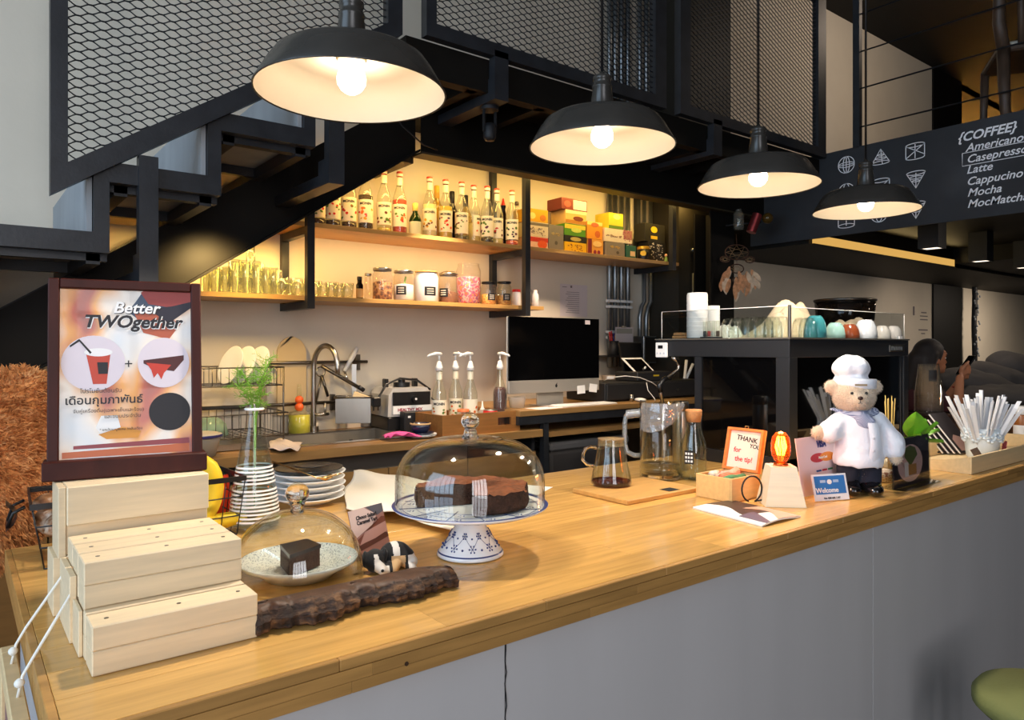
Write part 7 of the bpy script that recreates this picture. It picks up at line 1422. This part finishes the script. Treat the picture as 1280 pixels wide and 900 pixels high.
put('side_panel', MB().box(0, .004, 0, .60, .0, .115), M['acryl'], ga); put('front_panel', MB().box(.0045, .92, 0, .004, 0, .110), M['acryl'], ga); put('post', MB().cyl((-.002, -.002, 0), .006, 0, .118, 12), M['darksteel'], ga)
for (p0, p1) in (((0, 0, .1155), (0, .60, .1155)), ((0, 0, .1105), (.92, 0, .1105)), ((.92, 0, 0), (.92, 0, .11)), ((0, .6, 0), (0, .6, .115))): put('polished_edge', MB().tube([p0, p1], .0016, 4), M['whitep'], ga)
put('clip', MB().box(.87, .90, -.003, .008, -.0, .012), M['whitep'], ga)
def top_x(px, y): return onY(px, 400, y)[0]
def case_y(px, inset=.05): r_ = ray(px, 400); return (CX0 + inset) * r_[1] / r_[0]
def top_thing(name, lab, cat, px, y, parts, group=None): return lathe_thing(name, lab, cat, 0, 0, 0, gz, parts, group, loc=(top_x(px, y), y))
top_thing('paper_cup_tower', 'tall white tower of stacked paper cups on the display case', 'cups', 871.5, case_y(871.5, .055), [('cups', [(0, .001), (.040, .001), (.043, .004), (.043, .18), (.04, .19), (0, .192)], M['whitep'])] + [('cup_rim', [(.0432, .03 + .018 * i), (.0445, .032 + .018 * i), (.0432, .034 + .018 * i)], M['whitep']) for i in range(8)])
top_thing('paper_cup_tower', 'shorter white tower of paper cups behind the tall tower', 'cups', 890, 1.97, [('cups', [(0, .001), (.032, .001), (.035, .004), (.033, .145), (0, .147)], M['whitep'])])
vt = thing('vial_rack', 'clear rack of small vials on the display case beside the cup tower', 'rack', (CX0 + .05, case_y(889, .05), gz), -1.45)
put('tray', MB().box(-.04, .04, -.02, .02, .0005, .006), M['black2'], vt)
for i in range(4):
    x = -.03 + .02 * i; put('vial', MB().lathe([(0, .007), (.008, .007), (.008, .07), (.007, .072)], 12, c=(x, 0, 0)), M['glass2'], vt); put('vial_liquid', MB().cyl((x, 0, 0), .0065, .008, .03, 10), mat('vial_%d' % i, ((40, 40, 50), (190, 50, 50), (226, 222, 214), (90, 60, 40))[i], .3), vt)
for i, (px, py_, w1, lab) in enumerate(((845, 416, .05, 'brown cardboard piece at the left end of the display case top'), (850, 412, .04, 'upper brown cardboard piece beside the cup tower'))):
    o = put('cardboard_piece', MB().box(-w1, w1, -.03, .03, 0, .012, c=.002), mat('kraft_card', (190, 140, 90), .8), None, (CX0 + .085, 2.0, gz + .001 + .013 * i), (0, 0, 1.3)); tag(o, lab, 'cardboard', 'cardboard on the case')
rose = glass('rose_glass', (226, 150, 150), body=.06, bodycol=(190, 70, 80)); tealg = glass('teal_glass', (160, 210, 210), body=.1, bodycol=(90, 170, 170))
gup = MB().lathe([(.034, 0), (.036, .003), (.036, .02), (.032, .06), (.022, .078), (0, .082)], 22).mesh('bowl'); gup2 = MB().lathe([(.033, 0.0015), (.034, .02), (.030, .057), (.020, .074), (0, .079)], 22).mesh('bowl')
for i, (px, y, g_, lab) in enumerate(((912, 1.80, 'glass2', 'upturned glass on the display case beside the vial rack'), (922, 1.66, 'glass2', 'second upturned glass from the vial rack'), (934, 1.60, 'glass2', 'third upturned glass from the vial rack'), (946, 1.62, 'rose', 'rose tinted upturned glass on the display case'), (955, 1.57, 'rose', 'second rose tinted glass, nearer the corner post'),
                                      (966, 1.58, 'glass2', 'upturned clear glass left of the corner post'), (976, 1.54, 'glass2', 'upturned clear glass nearest the corner post'), (1001, 1.58, 'glass2', 'upturned glass just right of the corner post'), (1010, 1.54, 'teal', 'teal tinted upturned glass left of the teal cup'))):
    gm = {'glass2': M['glass'], 'rose': rose, 'teal': tealg}[g_]; y = max(y, case_y(px, .048)); t = thing('upturned_glass', lab, 'glass', (top_x(px, y), y, gz + .0005), 0, 'upturned glasses on the display case'); put('bowl', gup, gm, t); put('inner_bowl', gup2, gm, t)
for i, (px, y, r, h, c, lab) in enumerate(((1019, 1.535, .044, .085, (70, 150, 156), 'glossy teal cup upside down on the display case'), (1044, 1.56, .040, .062, (160, 198, 188), 'pale green cup upside down beside the teal cup'), (1062, 1.56, .042, .058, (136, 66, 38), 'brown cup upside down between pale green and white cups'),
                                        (1082, 1.535, .048, .078, (226, 226, 230), 'large white cup upside down right of the brown cup'), (1103, 1.54, .036, .056, (230, 222, 212), 'small white cup upside down, left one at the case end'), (1117, 1.535, .036, .056, (226, 218, 210), 'small white cup upside down, right one at the case end'))):
    top_thing('upturned_cup', lab, 'cup', px, y, [('bowl', [(r * .95, .0), (r, .003), (r * .98, h * .35), (r * .86, h * .72), (r * .66, h * .95), (r * .6, h), (0, h)], mat('glaze_%d' % i, c, .15, coat=.5)), ('foot_ring', [(r * .5, h), (r * .52, h + .004), (r * .45, h + .004), (r * .44, h)], mat('glaze_%d' % i, c, .15))], 'upturned cups on the display case')
def heap(lab, cx_, cy_, z, w1, d1, h1, m_, seed, name='folded_cloth'):
    rs = random.Random(seed); pks = [(rs.uniform(-.7, .7), rs.uniform(-.5, .5), rs.uniform(.45, .8), rs.uniform(.4, .65)) for _ in range(5)]
    def fn(u, v):
        x, y = 2 * u - 1, 2 * v - 1; hh = max(p[2] * math.exp(-((x - p[0]) ** 2 + (y - p[1]) ** 2) / p[3] ** 2 / 1.3) for p in pks); e = max(0, 1 - max(abs(x), abs(y)) ** 4); return (x * w1 / 2 * (1 + .06 * math.sin(5 * y + seed)), y * d1 / 2 * (1 + .06 * math.sin(6 * x)), .001 + h1 * hh * e * (1 + .08 * math.sin(12 * x + 7 * y)))
    o = put(name, MB().grid(fn, 36, 24), m_, None, (cx_, cy_, z)); sm_ = o.modifiers.new('thickness', 'SOLIDIFY'); sm_.thickness = .0012; sm_.offset = 1; return tag(o, lab, 'cloth')
beige = mat('beige_cloth', (222, 198, 164), .9)
heap('beige cloth heaped behind the glasses on the display case', top_x(985, 1.80), 1.80, gz, .50, .24, .235, beige, 5); heap('beige cloth end lying behind the white cups', top_x(1068, 1.75), 1.76, gz, .40, .2, .15, beige, 9); heap('folded white cloth beside the paper cup tower', top_x(912, 1.93), 1.94, gz, .16, .12, .085, mat('white_cloth2', (226, 222, 212), .9), 4)
# coffee grinder hopper seen above the case
hx, hy, hz_ = onY(1056, 392, 2.45); hp = thing('coffee_grinder', 'coffee grinder whose round smoked hopper shows behind the display case', 'grinder', (hx, hy, 0), 0)
put('hopper', MB().lathe([(.10, 1.62), (.18, 1.74), (.19, 1.87), (.15, 1.875)], 32), glass('smoked_hopper', (120, 110, 100), body=.14, bodycol=(60, 52, 44)), hp); put('hopper_rim', MB().lathe([(.188, 1.862), (.196, 1.866), (.196, 1.880), (.0, 1.890)], 32), M['darksteel'], hp); put('body', MB().box(-.11, .11, -.12, .12, 0, 1.58, c=.01).cyl((0, 0, 0), .09, 1.58, 1.62, 24), M['black2'], hp)
# dream catcher on the steel column
dcx, dcy, dcz = onY(921, 335, 3.03); dr = thing('dream_catcher', 'brown feather dream catcher hanging on the steel column', 'dream catcher', (dcx, dcy, dcz), math.radians(-32)); feather = mat('feather', (196, 140, 98), .7, var=.4, vscale=40); feather2 = mat('feather_pale', (214, 186, 156), .7, var=.2, vscale=40)
hoop = mat('hoop', (70, 44, 30), .6)
for (x, z, r) in ((-.0, .11, .085), (-.085, .06, .035), (.095, .06, .035), (0, -.005, .05), (0, -.085, .03)):
    put('hoop', MB().tube([(x + r * math.cos(a_), 0, z + r * .62 * math.sin(a_)) for a_ in [2 * math.pi * i / 24 for i in range(25)]], .004, 6), hoop, dr)
    mb = MB()
    for i in range(8): a_ = 2 * math.pi * i / 8; b_ = a_ + 2.4; mb.tube([(x + r * math.cos(a_), 0, z + r * .62 * math.sin(a_)), (x + r * math.cos(b_), 0, z + r * .62 * math.sin(b_))], .0008, 3)
    put('web', mb, mat('sinew', (186, 150, 110), .7), dr, kind='stuff')
put('cord', MB().tube([(0, 0, .16), (0, .01, .24)], .002, 5).tube([(0, 0, .06), (0, 0, .02)], .001, 4).tube([(0, 0, -.04), (0, 0, -.068)], .001, 4), hoop, dr)
R.seed(17)
for i in range(30):
    x = R.uniform(-.13, .14); z = .03 - R.uniform(0, .17) * (1 - abs(x) * 3) - .02; L_ = R.uniform(.07, .12); a_ = R.uniform(-.5, .5) + x * 2.2; dxx, dzz = math.sin(a_) * L_, -math.cos(a_) * L_; yy = R.uniform(-.02, .0)
    n_ = Vector((math.cos(a_), 0, math.sin(a_))); b = Vector((x, yy, z)); mb = MB(); mb.grid(lambda u, v: tuple(b + Vector((dxx, -.008 * math.sin(3 * v), dzz)) * v + n_ * ((u - .5) * .034 * math.sin(math.pi * min(.98, v * .95 + .04)) ** .7)), 4, 7); put('feather', mb, feather if i % 3 else feather2, dr)
# ornaments on the fascia beside the column
fx_, fy_, fz_ = onY(932, 275, 3.0); orn = thing('wall_lamp', 'copper cylinder lamp with globe bulb and glass jar fixed beside the menu board', 'lamp', (fx_, fy_, fz_), math.radians(-35))
put('arm', MB().tube([(-.12, .06, -.03), (.12, .02, -.01)], .006, 8), M['black2'], orn); put('glass_jar', MB().lathe([(0, -.07), (.03, -.07), (.036, -.05), (.036, .04), (.02, .06), (.02, .075)], 20, c=(-.05, 0, 0)), M['glass2'], orn)
put('copper_cylinder', MB().cyl((0, 0, 0), .034, -.085, .05, 24, T=Matrix.Translation((.06, -.02, -.01)) @ Matrix.Rotation(.35, 4, 'Y')), mat('rose_copper', (176, 76, 76), .3, .9), orn); put('globe_bulb', MB().ball((.15, -.02, .01), .038, 18, 12), glass('gold_globe', (214, 180, 110), boost=1.6, body=.2, bodycol=(140, 110, 50)), orn); put('bracket', MB().tube([(0, .06, -.02), (0, .19, -.02)], .01, 8), M['black2'], orn)
# ================================================================ the guest, seat and cushions behind the bar
struct('floor_platform', MB().box(4.9, 9.0, 1.2, 3.6, 0.001, .45), mat('platform_wood', (70, 56, 46), .6))
wx, wy = 4.95, 2.00; wm = thing('person', 'seated woman with long dark hair in a maroon top looking at her phone', 'person', (wx, wy, .4505), math.radians(-37.8)); wm.scale = (.92, .92, .92); skin = mat('skin', (176, 118, 86), .5, sss=.08, var=.04, vscale=12)
H0 = 1.485 - .36                                   # head centre above the platform
def W(x, y, z): return (x, y, z)
P = [('e', (.0, 0, H0 + .015), (.092, .074, .105)), ('e', (.052, 0, H0 - .055), (.042, .045, .045)), ('e', (.088, 0, H0 - .008), (.012, .012, .026)), ('e', (.097, 0, H0 - .024), (.012, .013, .010)), ('e', (.086, 0, H0 - .055), (.010, .020, .008)), ('e', (.076, 0, H0 - .085), (.018, .020, .016)), ('e', (.083, 0, H0 + .035), (.014, .04, .022)), ('e', (.0, -.075, H0 - .01), (.016, .01, .026)), ('e', (.0, .075, H0 - .01), (.016, .01, .026)),
     ('c', (-.02, 0, H0 - .06), (-.06, 0, H0 - .20), .050, .055), ('e', (-.09, 0, H0 - .30), (.10, .16, .12)), ('e', (-.13, 0, H0 - .50), (.11, .145, .16)), ('e', (-.16, 0, H0 - .66), (.13, .165, .12)),
     ('c', (-.085, -.165, H0 - .23), (.06, -.205, H0 - .42), .048, .038), ('c', (.05, -.205, H0 - .42), (.14, -.10, H0 - .13), .038, .025), ('c', (-.085, .165, H0 - .23), (.10, .16, H0 - .44), .048, .038), ('c', (.09, .16, H0 - .44), (.178, -.02, H0 - .17), .038, .025),
     ('c', (-.14, -.09, H0 - .68), (.30, -.10, H0 - .66), .088, .062), ('c', (-.14, .09, H0 - .68), (.30, .10, H0 - .66), .088, .062), ('c', (.30, -.10, H0 - .66), (.30, -.10, .09), .058, .038), ('c', (.30, .10, H0 - .66), (.30, .10, .09), .058, .038), ('c', (.29, -.10, .05), (.44, -.10, .035), .042, .03), ('c', (.29, .10, .05), (.44, .10, .035), .042, .03)]
# hands round the phone: palm, four fingers of unequal length, thumb
for hx_, hy_, hz2, s_, up in ((.175, -.095, H0 - .115, 1, 1), (.212, -.018, H0 - .150, 1, 0)):
    hx_ -= .03; P.append(('e', (hx_ + .022, hy_ + .008, hz2 + .030), (.024, .016, .040)))
    for q, ln in enumerate((.050, .058, .054, .042)):
        b = (hx_ + .030 + .004 * q, hy_ + .004, hz2 + .068 - .017 * q); m1 = (b[0] + ln * .62, b[1] + .012, b[2] + .010 * (1 - q * .3)); P.append(('c', b, m1, .0088, .008)); P.append(('c', m1, (m1[0] + ln * .28, m1[1] + .030, m1[2] + .004), .008, .0068))
    P.append(('c', (hx_ + .012, hy_ - .004, hz2 + .045), (hx_ + .032, hy_ - .016, hz2 + .080), .010, .009)); P.append(('c', (hx_ + .032, hy_ - .016, hz2 + .080), (hx_ + .054, hy_ - .004, hz2 + .098), .009, .0075))
wbm = field_mesh('body', P, .0065, .014); wbm.materials.append(skin); put('body', wbm, None, wm)
maroon = mat('maroon_knit', (58, 20, 26), .85, bump=.2, bscale=150)
put('top', field_mesh('top', [('e', (-.09, 0, H0 - .30), (.115, .178, .125)), ('e', (-.13, 0, H0 - .50), (.128, .165, .17)), ('e', (-.16, 0, H0 - .66), (.145, .18, .10)), ('c', (-.085, -.165, H0 - .23), (.0, -.190, H0 - .34), .064, .058), ('c', (-.085, .165, H0 - .23), (.01, .17, H0 - .35), .064, .058), ('c', (-.065, 0, H0 - .21), (-.06, 0, H0 - .19), .07, .066)], .009, .02), maroon, wm)
put('trousers', field_mesh('trousers', [('c', (-.14, -.09, H0 - .68), (.30, -.10, H0 - .66), .100, .074), ('c', (-.14, .09, H0 - .68), (.30, .10, H0 - .66), .100, .074), ('c', (.30, -.10, H0 - .66), (.30, -.10, .14), .070, .056), ('c', (.30, .10, H0 - .66), (.30, .10, .14), .070, .056)], .011, .02), mat('dark_jeans', (30, 34, 44), .9), wm)
for y in (-.10, .10): put('shoe', field_mesh('shoe', [('c', (.28, y, .045), (.44, y, .032), .05, .038), ('-e', (.3, y, -.06), (.4, .2, .062))], .008, .01), M['black2'], wm)
hairm = mat('dark_hair', (24, 16, 14), .65, var=.3, vscale=10, stretch=(12, 12, 1), sheen=.2)
put('hair', field_mesh('hair', [('e', (-.018, 0, H0 + .035), (.104, .090, .108)), ('-e', (.120, 0, H0 - .035), (.112, .11, .122)), ('c', (-.06, -.035, H0 + .0), (-.12, -.075, H0 - .28), .062, .048), ('c', (-.06, .035, H0 + .0), (-.12, .075, H0 - .28), .062, .048), ('c', (-.09, 0, H0 + 0), (-.15, 0, H0 - .33), .065, .05), ('c', (-.02, -.078, H0 + .03), (-.06, -.088, H0 - .12), .020, .024), ('c', (-.02, .078, H0 + .03), (-.06, .088, H0 - .12), .020, .024)], .007, .018), hairm, wm)
for y in (-.032, .032):
    put('eye', MB().ball((.0775, y, H0 + .006), (.008, .012, .005), 10, 6), M['white'], wm); put('iris', MB().ball((.0835, y, H0 + .005), (.003, .005, .0045), 8, 6), M['black'], wm); put('eyebrow', MB().tube([(.088, y - .018, H0 + .030), (.094, y, H0 + .036), (.086, y + .016 * (1 if y > 0 else 1), H0 + .031)], .003, 5), hairm, wm)
put('lips', MB().ball((.0925, 0, H0 - .054), (.006, .017, .006), 10, 6), mat('lips', (140, 70, 66), .4), wm); put('bracelet', MB().tube([(.168 + .030 * math.cos(a_), -.026 + .030 * math.sin(a_), H0 - .195) for a_ in [i * .5236 for i in range(13)]], .005, 6), mat('red_cord', (150, 30, 30), .6), wm)
ph = thing('smartphone', 'dark smartphone held in the hands of the seated woman', 'phone', (0, 0, 0), 0); ph.location = Matrix.Translation((wx, wy, .4505)) @ Matrix.Rotation(math.radians(-37.8), 4, 'Z') @ Matrix.Scale(.92, 4) @ Vector((.218, -.045, H0 - .045)); ph.rotation_euler = (0, math.radians(35), math.radians(-37.8))
put('case', MB().box(-.006, .004, -.036, .036, -.075, .075, c=.002), M['black'], ph); put('screen', MB().box(-.0072, -.0062, -.033, .033, -.068, .068), MATS['dark_screen'], ph)
bq = thing('banquette', 'dark upholstered bench on which the woman sits', 'bench', (wx - .25, wy - .25, .4505), math.radians(-37.8)); put('seat', MB().box(-.30, 1.9, -.45 + .3, .55 + .1, .0, (H0 - .765) * .92, c=.02), mat('charcoal_cloth', (40, 38, 38), .9), bq)
R.seed(41); gcl = mat('grey_canvas', (84, 80, 78), .9, bump=.2, bscale=60)
for i, (px, py_, dd, rx, rz2, rot, lab) in enumerate(((1225, 484, 5.9, .34, .13, .25, 'grey canvas cushion nearest the woman on the bench'), (1250, 478, 6.1, .36, .14, .30, 'large grey canvas cushion leaning in the middle'), (1277, 470, 6.3, .30, .17, .5, 'dark grey cushion at the right edge of the picture'), (1262, 496, 5.7, .45, .10, 0, 'flat dark cushion under the grey canvas cushions'))):
    u = (px - CX) / F; x, y = dd * (SN * u + CS), dd * (-CS * u + SN); z = CZ - (py_ - HY) * dd / F; ca_, sa_ = math.cos(rot), math.sin(rot)
    m3 = [[ca_, 0, sa_], [0, 1, 0], [-sa_, 0, ca_]]; t = field_put('cushion', [('e', (0, 0, 0), (rx, .22, rz2), m3), ('c', (-rx * .6 * ca_, 0, rx * .6 * sa_), (rx * .6 * ca_, 0, -rx * .6 * sa_), rz2 * .75, rz2 * .6)], .02, gcl, None, .06, noise=.035); t.location = (x, y, z); t.rotation_euler = (0, 0, math.radians(-38)); tag(t, lab, 'cushion', 'cushions on the bench')
cbk = thing('cushion_bench', 'black bench carrying the grey canvas cushions', 'bench', (5.65, 1.75, .4505), math.radians(-38)); put('seat', MB().box(-.2, 1.6, -.3, .35, 0, .53, c=.02), M['black2'], cbk)
wn2 = thing('wall_notice', 'small printed direction notice on the far brown wall', 'notice', onY(1150, 400, YW - .002), 0)
for i, (dx_, dz_, w1, h1) in enumerate(((-.16, .05, .04, .10), (.10, .08, .14, .014), (.10, .04, .20, .012), (.10, .0, .20, .012), (.08, -.12, .24, .014), (.08, -.16, .10, .012))): put('printed_line', MB().box(dx_ - w1 / 2, dx_ + w1 / 2, -.001, 0, dz_, dz_ + h1), MATS['grey_print'], wn2)
gv = thing('cable_vine', 'dark cable bundle with pale flecks climbing the far pillar', 'cable', (9.95, 3.52, 0), 0); R.seed(5)
put('cable', MB().tube([(.012 * math.sin(i * .9), 0, .6 + .1 * i) for i in range(19)], .03, 6), M['black2'], gv); mb = MB()
for i in range(60): mb.ball((.04 * math.sin(i * 1.7), -.03 + .02 * math.cos(i), .7 + .028 * i), (.02, .01, .016), 5, 4)
put('flecks', mb, M['wallgrey'], gv, kind='stuff')
# ================================================================ the big brown teddy bear and the stool
tdm = ramp_mat('brown_plush', [(.3, (168, 104, 54)), (.5, (200, 134, 76)), (.7, (226, 172, 116))], 'noise', 30, .95, 3)
td = thing('teddy_bear', 'huge brown plush teddy bear at the left end of the counter', 'teddy bear', (-.20, 2.30, 0), 0)
tb_p = [('e', (.10, .10, 1.20), (.34, .30, .28)), ('e', (.10, -.14, 1.12), (.14, .12, .11)), ('s', (-.17, .12, 1.42), .11), ('s', (.34, .12, 1.40), .10), ('e', (-.10, .05, .72), (.36, .32, .42)), ('c', (-.36, 0, .95), (-.42, -.38, .66), .14, .12), ('c', (.10, -.02, .93), (.13, -.42, .73), .12, .105),
        ('c', (-.26, -.12, .33), (-.38, -.70, .17), .18, .15), ('c', (.0, -.12, .33), (.02, -.78, .17), .18, .15), ('e', (-.38, -.84, .20), (.14, .09, .18)), ('e', (.03, -.92, .20), (.14, .09, .18))]
tm = field_mesh('body', tb_p, .022, .05); tm.materials.append(tdm); put('body', tm, None, td); put('fur', tufts(tm, 24, .015, .0021, 9), tdm, td, kind='stuff')
for x in (.02, .20): put('eye', MB().ball((x, -.175, 1.24), .022, 14, 10), M['black'], td)
put('nose', MB().ball((.10, -.262, 1.16), (.04, .02, .028), 14, 10), M['black'], td); put('neck_ribbon', MB().tube([(-.06 + .27 * math.cos(a_), .06 + .23 * math.sin(a_), .97) for a_ in [i * .3927 for i in range(17)]], .022, 8), M['black2'], td)
stl = thing('round_stool', 'round stool with olive green cushion at the lower right corner', 'stool', (2.34, .64, 0), 0)
put('seat', MB().lathe([(0, .56), (.17, .56), (.185, .575), (.185, .60), (.17, .62), (0, .625)], 36), mat('olive_cushion', (112, 116, 66), .8, bump=.2, bscale=80), stl)
for a_ in (.8, 2.37, 3.94, 5.5): put('leg', MB().tube([(.13 * math.cos(a_), .13 * math.sin(a_), .56), (.19 * math.cos(a_), .19 * math.sin(a_), 0)], .014, 8), M['steel'], stl)
